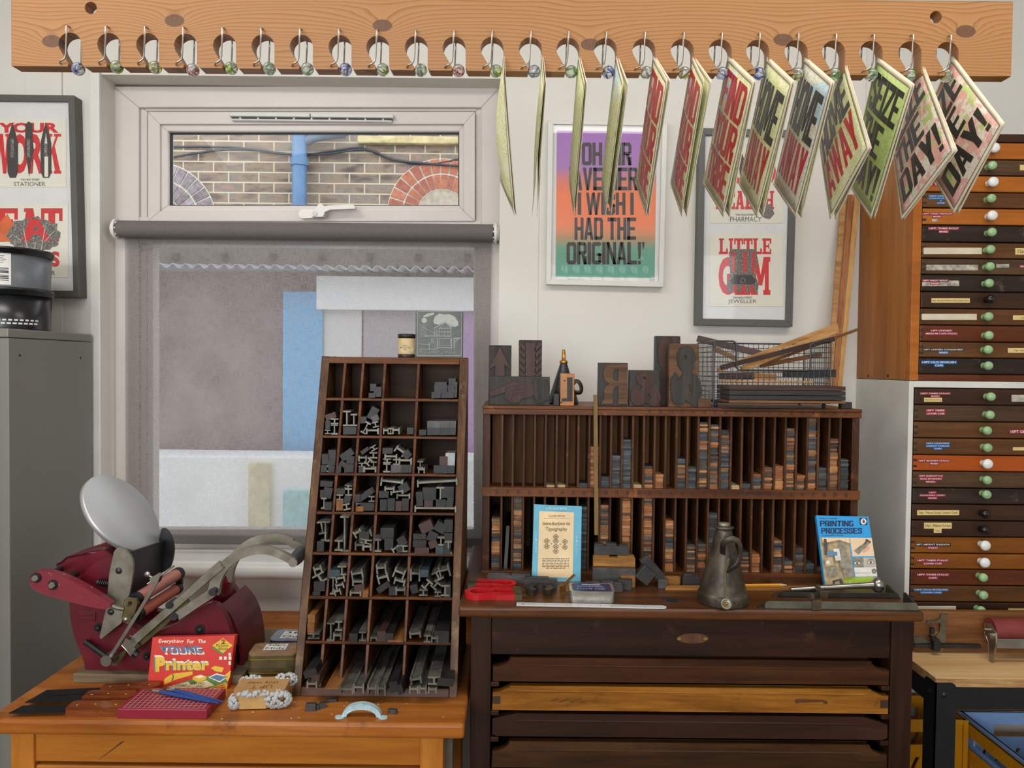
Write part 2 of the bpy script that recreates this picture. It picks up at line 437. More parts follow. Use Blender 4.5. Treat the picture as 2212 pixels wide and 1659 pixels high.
BRK = plain('white_bracket', 'e4e2de', 0.35, var=0.02)
for x, sg in ((pa.x - 0.004, -1), (pb.x + 0.004, 1)):
    b = MB(BRK); b.cyl((x, YB, pa.z), (x + sg * 0.007, YB, pa.z), 0.029, n=28); b.cyl((x + sg * 0.007, YB, pa.z), (x + sg * 0.013, YB, pa.z), 0.022, n=28)
    for k in range(8):
        t = k * PI / 4; b.box((x, YB + math.cos(t) * 0.022, pa.z + math.sin(t) * 0.022), (0.012, 0.004, 0.004))
    b.bx(x, x + sg * 0.006, YB, YF, pa.z - 0.02, pa.z + 0.02)
    b.build('bracket', bl, bevel=0.001)

# ------------------------------------------------------------------ outside
YO = 5.6
BR = NT('old_brick'); 
_tx = BR.nd('ShaderNodeTexBrick'); _v = BR.coord((1, 1, 1), (R(90), 0, 0)); BR.L(_v, _tx.inputs[0])
for k, v in (('Scale', 1.0), ('Mortar Size', 0.006), ('Brick Width', 0.22), ('Row Height', 0.0745), ('Mortar Smooth', 0.3), ('Bias', -0.1)): _tx.inputs[k].default_value = v
_nb = BR.noise(BR.coord((4.5, 1, 13.4)), 1.0, 2); _nc = BR.noise(BR.coord(), 30, 6, 0.7)
_cA = BR.ramp(_nb, [(0.3, '574c46'), (0.42, '7a6a5e'), (0.52, '8f7a66'), (0.6, '7d756b'), (0.72, '9c7a6c')])
_cA = BR.mix(BR.math('MULTIPLY', BR.ramp(_nc, [(0.5, '000000'), (0.7, 'ffffff')]), 0.5), _cA, '5a4c44')
BR.L(_cA, _tx.inputs['Color1']); BR.L(_cA, _tx.inputs['Color2']); _tx.inputs['Mortar'].default_value = s2l('b9ad94')
BR.col(_tx.outputs[0]); BR.set(Roughness=0.9); BR = BR.m
wo = MB(BR).bx(-4.5, 3.2, YO, YO + 0.2, 0, 4.4).build('wall_outside'); struct(wo, 'weathered brick wall across the yard outside')
PALEM = plain('pale_mortar', 'cfc8b6', 0.9)
def archring(name, cx, cy, r0, r1, a0, a1, n, rows, mats, infill):
    b = MB(PALEM); c = P(cx, cy, YO)
    k = 1 / FPX * YO
    def M(p): return Vector((c.x + p.x, YO - p.z, c.z + p.y))
    b.prism(arc(0, 0, r0 * k, a0, a1, 24) + arc(0, 0, r1 * k, a1, a0, 24), 0.0, 0.006, M)
    for j in range(rows):
        ra, rb = r0 + (r1 - r0) * (j + 0.06) / rows, r0 + (r1 - r0) * (j + 0.94) / rows
        for i in range(n):
            s0, s1 = a0 + (a1 - a0) * (i + 0.08) / n, a0 + (a1 - a0) * (i + 0.92) / n
            b.use(rng.choice(mats)); b.prism(arc(0, 0, ra * k, s0, s1, 2) + arc(0, 0, rb * k, s1, s0, 2), 0.006, 0.014, M)
    if infill:
        b.use(infill); b.prism(arc(0, 0, r0 * k, 0, 180, 24), 0.0, 0.004, M)
    return b.build(name, wo)
GB = [plain('grey_brick_%d' % i, c, 0.9, var=0.2, scale=40) for i, c in enumerate(('85797a', '94878a', '776c6c'))]
OB = [plain('orange_brick_%d' % i, c, 0.9, var=0.15, scale=40) for i, c in enumerate(('a8654c', 'b06e55', '9c5c4a'))]
archring('brick_arch', 340, 480, 55, 128, 5, 100, 9, 2, GB, GB[2])
archring('brick_arch', 955, 462, 52, 118, 10, 175, 14, 2, OB, plain('arch_infill', 'a99c8a', 0.9))
PIPE = plain('blue_painted_pipe', '5c7c9e', 0.45, var=0.15, scale=12, c2='4c6a8c')
dp = thing('drainpipe', 'blue drainpipe running down the brick wall outside the window', 'drainpipe', (P(647, 440, YO - 0.10).x, YO - 0.10, 0.6))
xx = P(647, 360, YO - 0.10).x; zj = P(647, 363, YO).z
b = MB(PIPE); b.cyl((xx, YO - 0.10, 0.6), (xx, YO - 0.10, 3.9), 0.052, n=24); b.build('pipe', dp)
b = MB(PIPE); b.cyl((xx, YO - 0.10, zj - 0.01), (xx, YO - 0.10, zj + 0.045), 0.062, n=24); b.build('collar', dp)
b = MB(plain('dark_drain_arm', '5d6a7a', 0.5)); p1 = P(662, 300, YO - 0.06); b.tube([(xx, YO - 0.09, p1.z - 0.05), (xx + 0.1, YO - 0.10, p1.z), (xx + 0.26, YO - 0.10, p1.z + 0.03), (xx + 0.3, YO - .04, p1.z + 0.05)], 0.035, 12); b.build('branch', dp)
b = MB(plain('cream_ledge', 'b9a77a', 0.7, var=0.2, scale=15)); pa, pb = P(775, 297, YO), P(1010, 316, YO); b.bx(pa.x, pb.x + 0.3, YO - 0.06, YO, pb.z, pa.z)
tag(b.build('cable_trunking', bevel=0.01), 'cream trunking fixed along the top right of the brick wall outside', 'trunking')
CABM = plain('black_cable', '3a3d44', 0.5)
def cable(pts, r, lab, g=.010):
    o = MB(CABM).tube([P(x, y, YO - g) for x, y in pts], r, 6).build('cable'); tag(o, lab, 'cable', 'cables slung across the outside brick wall')
def smoothpts(pts, k=6):
    out = []
    for i in range(len(pts) - 1):
        p0 = Vector(pts[max(i - 1, 0)]); p1 = Vector(pts[i]); p2 = Vector(pts[i + 1]); p3 = Vector(pts[min(i + 2, len(pts) - 1)])
        for j in range(k):
            t = j / k
            out.append(0.5 * ((2 * p1) + (-p0 + p2) * t + (2 * p0 - 5 * p1 + 4 * p2 - p3) * t * t + (-p0 + 3 * p1 - 3 * p2 + p3) * t ** 3))
    out.append(Vector(pts[-1])); return [tuple(p) for p in out]
cable(smoothpts([(350, 318), (450, 317), (520, 320), (600, 331), (660, 334), (730, 325), (780, 320), (830, 338), (880, 352), (930, 355), (1010, 340)]), 0.007, 'pale grey cable sagging across the brick wall outside')
cable(smoothpts([(350, 345), (430, 330), (520, 322), (620, 332), (700, 333), (790, 323), (850, 345), (930, 354), (1010, 360)]), 0.008, 'black cable rising from the left of the brick wall outside', .029)
# sheds and yard seen through the blind
YD = 4.7
def pbox(name, x0, y0, x1, y1, Y, depth, mat, lab, cat, bevel=0.005):
    a, c = P(x0, y1, Y), P(x1, y0, Y); o = MB(mat).bx(a.x, c.x, Y, Y + depth, a.z, c.z).build(name, bevel=bevel); return tag(o, lab, cat)
DKB = plain('dark_brown_boards', '8c7c79', 0.9, var=0.2, scale=5)
pbox('shed_wall', 200, 588, 1150, 1400, YD + 0.1, 0.1, DKB, 'dark brown shed front across the yard behind the blind', 'shed')
b = MB(plain('grey_fascia', '6f6a60', 0.8)); a, c = P(200, 575, YD), P(1150, 530, YD); b.bx(a.x, c.x, YD - 0.1, YD, a.z, c.z)
b.use(plain('fascia_block', '3f3c38', 0.8))
for k in range(8):
    pp = P(380 + k * 105, 555, YD - 0.11); b.box(pp, (0.035, 0.03, 0.04))
tag(b.build('eaves_board'), 'grey eaves board with dark blocks above the shed front outside', 'eaves')
b = MB(plain('corrugated_plastic', 'b9bcc4', 0.4)); vs = []; fs = []
x0, x1 = P(200, 578, YD - 0.25).x, P(1150, 578, YD - 0.25).x; z0 = P(600, 577, YD - 0.25).z
N = 240
for i in range(N + 1):
    xx = x0 + (x1 - x0) * i / N; dz = 0.013 * math.sin(i * 0.9)
    vs += [(xx, YD - 0.25, z0 + dz), (xx, YD + 0.1, z0 + dz + 0.02)]
    if i: fs.append((2 * i - 2, 2 * i - 1, 2 * i + 1, 2 * i))
b.add(vs, fs); o = b.build('corrugated_roof'); sd = o.modifiers.new('thick', 'SOLIDIFY'); sd.thickness = 0.004
tag(o, 'edge of a corrugated roof over the shed front outside', 'roof')
pbox('shed_door', 610, 630, 697, 1000, YD, 0.05, plain('blue_door_paint', '5fb0e0', 0.5, var=0.05), 'blue shed door seen through the grey blind', 'door')
pbox('fascia_panel', 683, 600, 1120, 668, YD - 0.05, 0.04, plain('white_panel', 'f2f2f2', 0.6, var=0.02), 'white board above the shed doors seen through the blind', 'board')
pbox('shed_post', 697, 668, 781, 1000, YD + 0.02, 0.05, plain('pale_grey_panel', 'd9d7d5', 0.6, var=0.03), 'pale grey panel beside the blue shed door outside', 'panel')
pbox('lilac_board', 783, 668, 984, 1000, YD + 0.03, 0.05, plain('grey_lilac_panel', 'a8a0a6', 0.6, var=0.05), 'grey lilac shed panel right of the pale grey one outside', 'panel')
pbox('lilac_door', 985, 660, 1030, 1200, YD + 0.02, 0.05, plain('lilac_paint', 'b58fc0', 0.6, var=0.03), 'lilac door at the right edge of the yard outside', 'door')
b = MB(plain('yard_concrete', 'f0f0ee', 0.8, var=0.05, scale=4)); a, c = P(200, 1180, 4.3), P(1150, 992, 4.3); b.bx(a.x, c.x, 4.3, 4.6, 0, c.z)
tag(b.build('yard_wall', bevel=0.01), 'low white wall in the yard behind the blind', 'wall')
pbox('cream_board', 535, 1000, 582, 1165, 4.27, 0.03, plain('cream_board', 'd9cfa8', 0.6), 'narrow cream board leaning on the low white yard wall', 'board')
pbox('teal_board', 610, 1060, 690, 1165, 4.27, 0.03, plain('teal_board', '9fd0d0', 0.6), 'pale teal board leaning on the low white yard wall', 'board')
struct(MB(plain('yard_paving', 'c8c8c4', 0.9)).bx(-4.5, 3.2, YW + 0.25, YO, -0.1, 0).build('yard_ground'))
# ------------------------------------------------------------------ slab-serif letters (unit boxes)
def _r(x0, y0, x1, y1): return [(x0, y0), (x1, y0), (x1, y1), (x0, y1)]
_S = 0.13
SLAB = {
 'L': [_r(.12, 0, .42, 1), _r(0, 0, 1, .16), _r(0, .88, .56, 1), _r(.8, 0, 1, .36)],
 'I': [_r(.3, 0, .7, 1), _r(.08, 0, .92, .14), _r(.08, .86, .92, 1)],
 'T': [_r(.34, 0, .66, 1), _r(.16, 0, .84, .13), _r(0, .85, 1, 1), _r(0, .62, .16, 1), _r(.84, .62, 1, 1)],
 'E': [_r(.12, 0, .42, 1), _r(0, 0, 1, .15), _r(0, .85, 1, 1), _r(.4, .44, .72, .57), _r(.66, .34, .78, .67), _r(.84, 0, 1, .34), _r(.84, .66, 1, 1)],
 'M': [_r(.08, 0, .28, 1), _r(.72, 0, .92, 1), _r(0, 0, .36, .13), _r(.64, 0, 1, .13), _r(0, .87, .26, 1), _r(.74, .87, 1, 1), [(.1, 1), (.34, 1), (.6, .25), (.42, .25)], [(.9, 1), (.66, 1), (.42, .25), (.58, .25)]],
 'A': [[(.08, 0), (.3, 0), (.58, 1), (.38, 1)], [(.62, 0), (.92, 0), (.68, 1), (.38, 1)], _r(.26, .24, .72, .38), _r(0, 0, .36, .12), _r(.56, 0, 1, .12), _r(.25, .89, .66, 1)],
 'H': [_r(.1, 0, .36, 1), _r(.64, 0, .9, 1), _r(.3, .43, .7, .57), _r(0, 0, .45, .13), _r(.55, 0, 1, .13), _r(0, .87, .45, 1), _r(.55, .87, 1, 1)],
 'N': [_r(.1, 0, .28, 1), _r(.72, 0, .9, 1), [(.06, 1), (.34, 1), (.9, 0), (.66, 0)], _r(0, 0, .4, .12), _r(0, .88, .3, 1), _r(.58, .88, 1, 1)],
 'W': [[(.05, 1), (.25, 1), (.4, 0), (.24, 0)], [(.42, 1), (.55, 1), (.4, 0), (.28, 0)], [(.42, 1), (.6, 1), (.76, 0), (.6, 0)], [(.8, 1), (.94, 1), (.76, 0), (.64, 0)], _r(0, .93, .32, 1), _r(.72, .93, 1, 1)],
 'K': [_r(.1, 0, .36, 1), _r(0, 0, .46, .07), _r(0, .93, .46, 1), [(.36, .4), (.36, .55), (.72, 1), (.86, 1)], [(.42, .55), (.6, .7), (.98, 0), (.66, 0)], _r(.56, .93, 1, 1), _r(.56, 0, 1, .07)],
}
def slab(b, word, x0, y0, x1, y1, M, z=0.0, bold=0.05, gap=0.04):
    wts = [0.62 if c == 'I' else (1.25 if c in 'MW' else 1.0) for c in word]
    tot = sum(wts) + gap * (len(word) - 1); x = 0.0
    for c, wv in zip(word, wts):
        a = x0 + (x1 - x0) * x / tot; e = x0 + (x1 - x0) * (x + wv) / tot
        if c in SLAB:
            for k, pl in enumerate(SLAB[c]): b.flat([(a + (e - a) * u, y0 + (y1 - y0) * v) for u, v in pl], M, (), z + k * 0.00002)
        else: b.text(c, a, y0, e, y1, M, z, bold)
        x += wv + gap
# ------------------------------------------------------------------ condensed grotesque letters (unit boxes, stem .3)
def _ring(t=.32, u=.17, c=.16, d=.11):
    O = [(c, 0), (1 - c, 0), (1, d), (1, 1 - d), (1 - c, 1), (c, 1), (0, 1 - d), (0, d)]
    I = [(t + .04, u), (1 - t - .04, u), (1 - t, u + .03), (1 - t, 1 - u - .03), (1 - t - .04, 1 - u), (t + .04, 1 - u), (t, 1 - u - .03), (t, u + .03)]
    return [[O[i], O[(i + 1) % 8], I[(i + 1) % 8], I[i]] for i in range(8)]
def _half(y0, y1, x0=0.0, t=.32, u=.15, c=.18):
    "right-hand bowl between y0 and y1, open to the stem on the left"
    d = c * .7
    return [_r(x0, y1 - u, 1 - c, y1), _r(x0, y0, 1 - c, y0 + u), _r(1 - t, y0 + d, 1, y1 - d), [(1 - c, y1), (1, y1 - d), (1 - t, y1 - d), (1 - c - .1, y1 - u)], [(1 - c, y0), (1, y0 + d), (1 - t, y0 + d), (1 - c - .1, y0 + u)]]
GRO = {
 'A': [[(0, 0), (.3, 0), (.62, 1), (.3, 1)], [(.7, 0), (1, 0), (.7, 1), (.38, 1)], _r(.22, .2, .78, .34)],
 'B': [_r(0, 0, .32, 1)] + _half(.48, 1, .2) + _half(0, .56, .2),
 'D': [_r(0, 0, .32, 1)] + _half(0, 1, .2),
 'E': [_r(0, 0, .36, 1), _r(0, 0, 1, .16), _r(0, .84, 1, 1), _r(.3, .43, .88, .57)],
 'F': [_r(0, 0, .36, 1), _r(0, .84, 1, 1), _r(.3, .42, .88, .57)],
 'G': _ring()[:1] + _ring()[1:2] + _ring()[3:] + [_r(.68, .1, 1, .5), _r(.5, .38, 1, .5)],
 'H': [_r(0, 0, .33, 1), _r(.67, 0, 1, 1), _r(.3, .42, .7, .58)],
 'I': [_r(0, 0, 1, 1)],
 'L': [_r(0, 0, .36, 1), _r(0, 0, 1, .17)],
 'M': [_r(0, 0, .24, 1), _r(.76, 0, 1, 1), [(0, 1), (.3, 1), (.58, .15), (.42, .15)], [(1, 1), (.7, 1), (.42, .15), (.58, .15)]],
 'N': [_r(0, 0, .3, 1), _r(.7, 0, 1, 1), [(0, 1), (.32, 1), (1, 0), (.68, 0)]],
 'O': _ring(), 'C': _ring()[:2] + _ring()[3:7] + [_ring()[7]] + [_r(.68, .1, 1, .36), _r(.68, .64, 1, .9)],
 'P': [_r(0, 0, .33, 1)] + _half(.4, 1, .2),
 'R': [_r(0, 0, .33, 1)] + _half(.44, 1, .2) + [[(.4, .5), (.74, .5), (1, 0), (.67, 0)], _r(.68, 0, 1, .36)],
 'S': _ring()[4:6] + _ring()[0:2] + [_ring()[3]] + [_ring()[7]] + [_r(0, .56, .32, .9), _r(.68, .1, 1, .46), [(0, .56), (.32, .5), (1, .32), (1, .46), (.68, .56), (.3, .66)], _r(.68, .68, 1, .9), _r(0, .1, .32, .32)],
 'T': [_r(.33, 0, .67, 1), _r(0, .83, 1, 1)],
 'U': _ring()[0:2] + [_ring()[7]] + [_r(0, .1, .32, 1), _r(.68, .1, 1, 1)],
 'V': [[(0, 1), (.32, 1), (.62, 0), (.36, 0)], [(1, 1), (.68, 1), (.38, 0), (.64, 0)]],
 'W': [[(0, 1), (.2, 1), (.38, 0), (.2, 0)], [(.4, 1), (.6, 1), (.38, 0), (.24, 0)], [(.4, 1), (.6, 1), (.8, 0), (.62, 0)], [(1, 1), (.8, 1), (.62, 0), (.78, 0)]],
 'Y': [_r(.34, 0, .66, .5), [(0, 1), (.33, 1), (.66, .45), (.34, .35)], [(1, 1), (.67, 1), (.34, .45), (.66, .35)]],
 'Z': [_r(0, .83, 1, 1), _r(0, 0, 1, .17), [(0, .15), (.38, .15), (1, .85), (.62, .85)]],
 '!': [_r(.1, 0, .9, .16), [(.25, .24), (.75, .24), (1, 1), (0, 1)]], "'": [[(.3, .68), (.6, .68), (1, 1), (0, 1)]],
}
def block(b, word, x0, y0, x1, y1, M, z=0.0, gap=0.07, shear=0.0):
    wt = [{'I': .36, '!': .36, "'": .3, ' ': .35, 'M': 1.3, 'W': 1.5}.get(c, 1.0) for c in word]
    tot = sum(wt) + gap * (len(word) - 1); x = 0.0; n = 0
    for c, wv in zip(word, wt):
        a = x0 + (x1 - x0) * x / tot; e = x0 + (x1 - x0) * (x + wv) / tot
        for pl in GRO.get(c, []):
            b.flat([(a + (e - a) * u + shear * v * (y1 - y0), y0 + (y1 - y0) * v) for u, v in pl], M, (), z)
        x += wv + gap

# ------------------------------------------------------------------ pine drying rack
PINE = NT('knotty_pine')
_v = PINE.coord((1, 1, 1))
_d = PINE.noise(PINE.coord((2.2, 1, 14)), 1.0, 3, 0.5, 0.4)
_sep = PINE.nd('ShaderNodeSeparateXYZ'); PINE.L(_v, _sep.inputs[0])
RACKY, RACKT = 1.0, 0.02
zbot = P(1106, 153.5, RACKY).z; ztop = zbot + 0.0955
xl, xr = P(25, 80, RACKY).x, P(2186, 90, RACKY).x
_rx, _rz = (xl + xr) / 2, zbot
KN = [(112, 89), (377, 44), (826, 55), (1275, 96), (1692, 86), (2086, 68)]
_off = None
for kx, ky in KN:      # grain rings swell around each knot
    p = P(kx, ky, RACKY)
    sb = PINE.nd('ShaderNodeVectorMath', operation='DISTANCE'); mp = PINE.nd('ShaderNodeMapping'); mp.vector_type = 'POINT'
    PINE.L(_v, mp.inputs[0]); mp.inputs['Location'].default_value = (-(p.x - _rx) * 0.62, 0, -(p.z - _rz)); mp.inputs['Scale'].default_value = (0.62, 0, 1)
    sb.inputs[1].default_value = (0, 0, 0); PINE.L(mp.outputs[0], sb.inputs[0])
    g = PINE.math('MULTIPLY', PINE.math('EXPONENT', PINE.math('MULTIPLY', sb.outputs['Value'], -52.0)), 0.030)
    kd = PINE.math('LESS_THAN', PINE.math('ADD', sb.outputs['Value'], PINE.math('MULTIPLY', _d, 0.004)), 0.0098)
    _off = g if _off is None else PINE.math('ADD', _off, g)
    _kn = kd if kx == 112 else PINE.math('MAXIMUM', _kn, kd)
_h = PINE.math('ADD', PINE.math('ADD', _sep.outputs['Z'], _off), PINE.math('MULTIPLY', _d, 0.036))
_s = PINE.math('FRACT', PINE.math('MULTIPLY', _h, 205.0))
_gr = PINE.ramp(_s, [(0.0, 'b4814f'), (0.6, 'ae7a48'), (0.88, '996637'), (0.97, '8b592d'), (1.0, 'b4814f')])
_gr = PINE.mix(PINE.math('MULTIPLY', PINE.noise(PINE.coord((1.5, 1, 30)), 6, 5), 0.35), _gr, 'a8774a')
_gr = PINE.mix(PINE.math('MULTIPLY', _kn, 0.8), _gr, '54382a')
PINE.col(_gr); PINE.set(Roughness=0.42); PINE = PINE.m
STEEL = plain('bright_steel', 'a8a49c', 0.28, 0.95, var=0.1)
WX = [151, 235, 319, 401, 485, 568, 651, 734.5, 816, 899, 981, 1063, 1146, 1227, 1308, 1391, 1474, 1556, 1637, 1720, 1801, 1882, 1966, 2047]
rack = thing('drying_rack', 'long knotty pine drying rack with notches and glass marbles hung above the benches', 'rack', (_rx, RACKY, zbot))
SL = [P(x, 100, RACKY).x for x in WX]
r_ = 0.0150
out = [(xl, zbot)]
for cx in SL:
    cz = zbot + 0.0286
    out += [(cx - 0.0035, zbot), (cx - 0.0025, zbot + 0.004)]
    out += list(reversed(arc(cx, cz, r_, 0, 205, 18)))
    out += [(cx + r_, zbot + 0.004), (cx + r_ + 0.003, zbot)]
out += [(xr, zbot), (xr, ztop), (xl, ztop)]
hl = []
for hx, hy in ((196, 17), (2022, 37)):
    p = P(hx, hy, RACKY); hl.append(circle(p.x, p.z, 0.0078, 20))
b = MB(PINE); b.prism(out, RACKY, RACKY + RACKT, lambda p: Vector((p.x, p.z, p.y)), hl); b.build('plank', rack, bevel=0.0008, seg=1)
for i, cx in enumerate(SL):
    for sg, y0 in ((-1, RACKY), (1, RACKY + RACKT)):
        d = 0.0075 * sg
        pts = [(cx, y0 - sg * 0.004, zbot + 0.050), (cx, y0 + d * 0.5, zbot + 0.050), (cx, y0 + d, zbot + 0.048), (cx - 0.0003, y0 + d, zbot + 0.035), (cx - 0.0012, y0 + d, zbot + 0.013), (cx - 0.0025, y0 + d, zbot + 0.0075), (cx - 0.006, y0 + d, zbot + 0.0045), (cx - 0.009, y0 + d * 0.9, zbot + 0.0035), (cx - 0.0115, y0 + d * 0.3, zbot + 0.003), (cx - 0.0118, y0 - sg * 0.004, zbot + 0.003)]
        MB(STEEL).tube(pts, 0.00105, 8).build('wire_guide', rack)
for px in (520, 1230):
    xx = P(px, 0, 1.01).x
    MB(STEEL).tube([(xx, 1.01, ztop - 0.004), (xx, 1.01, 2.6)], 0.0018, 6).build('hanging_wire', rack)
MCOL = {'blue': '2f5ae0', 'light blue': '7aa2f0', 'yellow': 'e0dc2c', 'lime': 'b5dc42', 'green': '86d05c', 'pale green': 'c2e4a8', 'red': 'e83c26'}
def marble_mat(nm):
    if 'marble_' + nm in MATS: return MATS['marble_' + nm]
    t = NT('marble_glass_' + nm.replace(' ', '_'))
    nz = t.noise(t.coord((1, 1, 1)), 75, 2, 0.5, 2.0, rnd=True)
    t.col(t.ramp(nz, [(0.47, 'fbfdf9'), (0.62, MCOL[nm])]))
    t.set(Roughness=0.04, IOR=1.48); t.b.inputs['Transmission Weight'].default_value = 0.8
    MATS['marble_' + nm] = t.m; return t.m
def swirl_mat(nm): return plain('swirl_' + nm.replace(' ', '_'), MCOL[nm], 0.4, var=0.2, scale=200)
MSEQ = ['blue', 'lime', 'yellow', 'red', 'lime', 'green', 'pale green', 'blue', 'lime', 'pale green', 'red', 'lime', 'light blue', 'green', 'blue', 'pale green', 'yellow', 'light blue', 'blue', 'yellow', 'green', 'green', 'green', 'yellow']
cnt = {}
for i, cx in enumerate(SL):
    nm = MSEQ[i]
    c = Vector((cx + 0.0052, RACKY + 0.010, zbot + (0.0035 if i not in (0, 3) else 0.0005)))
    t = thing('glass_marble', 'x', 'marble', c - Vector((0, 0, 0.0078)), 'glass marbles in the notches of the pine rack')
    cnt[nm] = cnt.get(nm, 0) + 1
    holds = ' pinching a map card' if i >= 11 else ' in an empty notch'
    t['label'] = '%s glass marble%s, %s notch from the left' % (nm, holds, ORD[i])
    MB(marble_mat(nm)).sphere(c, 0.0083, 24).build('glass_ball', t)
    b = MB(swirl_mat(nm))
    for k in range(3):
        a0 = rng.random() * 6.28; tl = Matrix.Rotation(rng.random() * 3, 3, Vector((rng.random(), rng.random(), rng.random() + 0.1)).normalized())
        vs = []; fs = []
        for j in range(13):
            u = -1 + 2 * j / 12; aa = a0 + k * 2.1 + u * 1.6; ww = 0.0013 * (1 - u * u) + 0.0003; rad = 0.0046 * math.sqrt(max(0, 1 - u * u * 0.8))
            for s_ in (-1, 1): vs.append(c + tl @ Vector((math.cos(aa + s_ * ww / 0.006) * rad, math.sin(aa + s_ * ww / 0.006) * rad, u * 0.0058)))
            if j: fs.append((2 * j - 2, 2 * j - 1, 2 * j + 1, 2 * j))
        b.add(vs, fs, True)
    b.build('swirl', t)

# ------------------------------------------------------------------ map cards
def map_mat(name, cols, line, line2, patch=None, sea=None, psc=42):
    t = NT(name); v = t.coord()
    n = t.noise(v, 35, 4, 0.6, 0.3, rnd=True)
    c = t.ramp(n, cols)
    def veins(scale, width, colr, seed):
        vo = t.nd('ShaderNodeTexVoronoi', feature='DISTANCE_TO_EDGE'); vo.inputs['Scale'].default_value = scale
        nn = t.nd('ShaderNodeTexNoise'); nn.inputs['Scale'].default_value = scale * 1.2; nn.inputs['Detail'].default_value = 3; t.L(v, nn.inputs['Vector'])
        mx = t.nd('ShaderNodeMix', data_type='VECTOR'); mx.inputs[0].default_value = 0.022 * 60 / scale
        mp = t.nd('ShaderNodeMapping'); mp.inputs['Location'].default_value = (seed, seed * 2, 0); t.L(v, mp.inputs[0])
        t.L(mp.outputs[0], mx.inputs[4]); t.L(nn.outputs[1], mx.inputs[5]); t.L(mx.outputs[1], vo.inputs['Vector'])
        f = t.math('LESS_THAN', vo.outputs['Distance'], width)
        return t.math('MULTIPLY', f, 0.5), colr
    if patch:
        pn = t.noise(v, psc, 4, 0.65, 0.8, rnd=True)
        c = t.mix(t.math('GREATER_THAN', pn, 0.50), c, patch)
        pg = t.noise(t.coord((1, 1, 1), loc=(3, 1, 2)), psc * 0.9, 2, 0.5, 0.3)
        c = t.mix(t.math('GREATER_THAN', pg, 0.63), c, 'b9cf7a')
    if sea:
        pn = t.noise(t.coord((1, 1, 1), loc=(5, 2, 7)), 9, 3, 0.5, 0.2, rnd=True)
        c = t.mix(t.math('GREATER_THAN', pn, 0.60), c, sea)
    for sc_, wd, cl, sd in ((170, 0.05, line, 1.0), (80, 0.022, line2, 4.0)):
        f, cl = veins(sc_, wd, cl, sd); c = t.mix(f, c, cl)
    t.col(c); t.set(Roughness=0.6)
    return t.m
MGREEN = map_mat('map_green', [(0.3, 'd2dc9c'), (0.5, 'e0e2b2'), (0.7, 'ece6cc')], 'aab37c', 'bb8c6c', sea=None)
MSEA = map_mat('map_coast', [(0.3, 'd2dc9c'), (0.5, 'e2e2b4'), (0.7, 'ece6cc')], 'a8b07c', 'b88268', sea='c4d8e4')
MGREY = map_mat('map_grey_town', [(0.3, 'd9d8c8'), (0.6, 'dedbc6'), (0.75, 'cfd4a8')], '8f8f88', '9a8a5a', sea='b9d0dc')
MLIME = map_mat('map_lime', [(0.3, 'b5cf78'), (0.6, 'c0d486'), (0.75, 'd8dca6')], '94a468', 'a5946a')
MPINK = map_mat('map_pink_city', [(0.3, 'e6e0d0'), (0.6, 'e2dccb'), (0.75, 'dcdcc4')], 'b9a49a', 'd98a86', patch='e8aca2')
CARDP = plain('cream_card', 'e3d8c0', 0.7, var=0.04)
INKB = plain('black_ink', '2b2829', 0.38, var=0.08, scale=60)
INKR = plain('red_ink', 'b8202f', 0.4, var=0.1, scale=60)
CARDS = [  # slot, kind, angle, T, R, B, L pixel x, second leaf R2, B2, map, text
 (11, 'B', 36, 1085, 1087, 1113, 1081, 1088, 1115, MGREEN, None),
 (12, 'B', 38, 1168, 1174, 1151, 1158, 1176, 1159, MSEA, None),
 (13, 'B', 38, 1247, 1261, 1241, 1230, 1264, 1243, MGREEN, None),
 (14, 'B', 38, 1328, 1345, 1310, 1300, 1353, 1320, MSEA, None),
 (15, 'B', 36, 1408, 1440, 1398, 1374, 1444, 1401, MSEA, 'find'),
 (16, 'B', 36, 1492, 1519, 1475, 1449, 1533, 1484, MSEA, 'find'),
 (17, 'B', 36, 1569, 1627, 1565, 1520, 1629, 1577, MSEA, 'find'),
 (18, 'B', 36, 1652, 1710, 1638, 1597, 1712, 1649, MGREEN, 'home'),
 (19, 'B', 36, 1733, 1796, 1722, 1672, 1798, 1733, MGREY, 'home'),
 (20, 'A', 59, 1815, 1879, 1796, 1764, 1881, 1806, MGREEN, 'home'),
 (21, 'B', 37, 1890, 1969, 1885, 1834, 1971, 1891, MLIME, 'seize'),
 (22, 'A', 60, 1980, 2064, 1950, 1921, 2067, 1953, MPINK, 'seize'),
 (23, 'A', 47, 2051, 2168, 2064, 1972, 2168, 2072, MPINK, 'seize'),
]
WORDS = {'find': ('red FIND YOUR TRIBE lettering', [('FIND', INKR, 0.66, 0.93), ('YOUR', INKR, 0.38, 0.64), ('TRIBE', INKR, 0.10, 0.36)]),
         'home': ('black HOME over red AWAY', [('HOME', INKB, 0.52, 0.88), ('AWAY', INKR, 0.14, 0.49)]),
         'seize': ('black SEIZE THE DAY! lettering', [('SEIZE', INKB, 0.66, 0.92), ('THE', INKB, 0.39, 0.63), ('DAY!', INKB, 0.11, 0.36)])}
MAPN = {MGREEN.name: 'green', MSEA.name: 'green and blue', MGREY.name: 'grey-green', MLIME.name: 'lime green', MPINK.name: 'pink'}
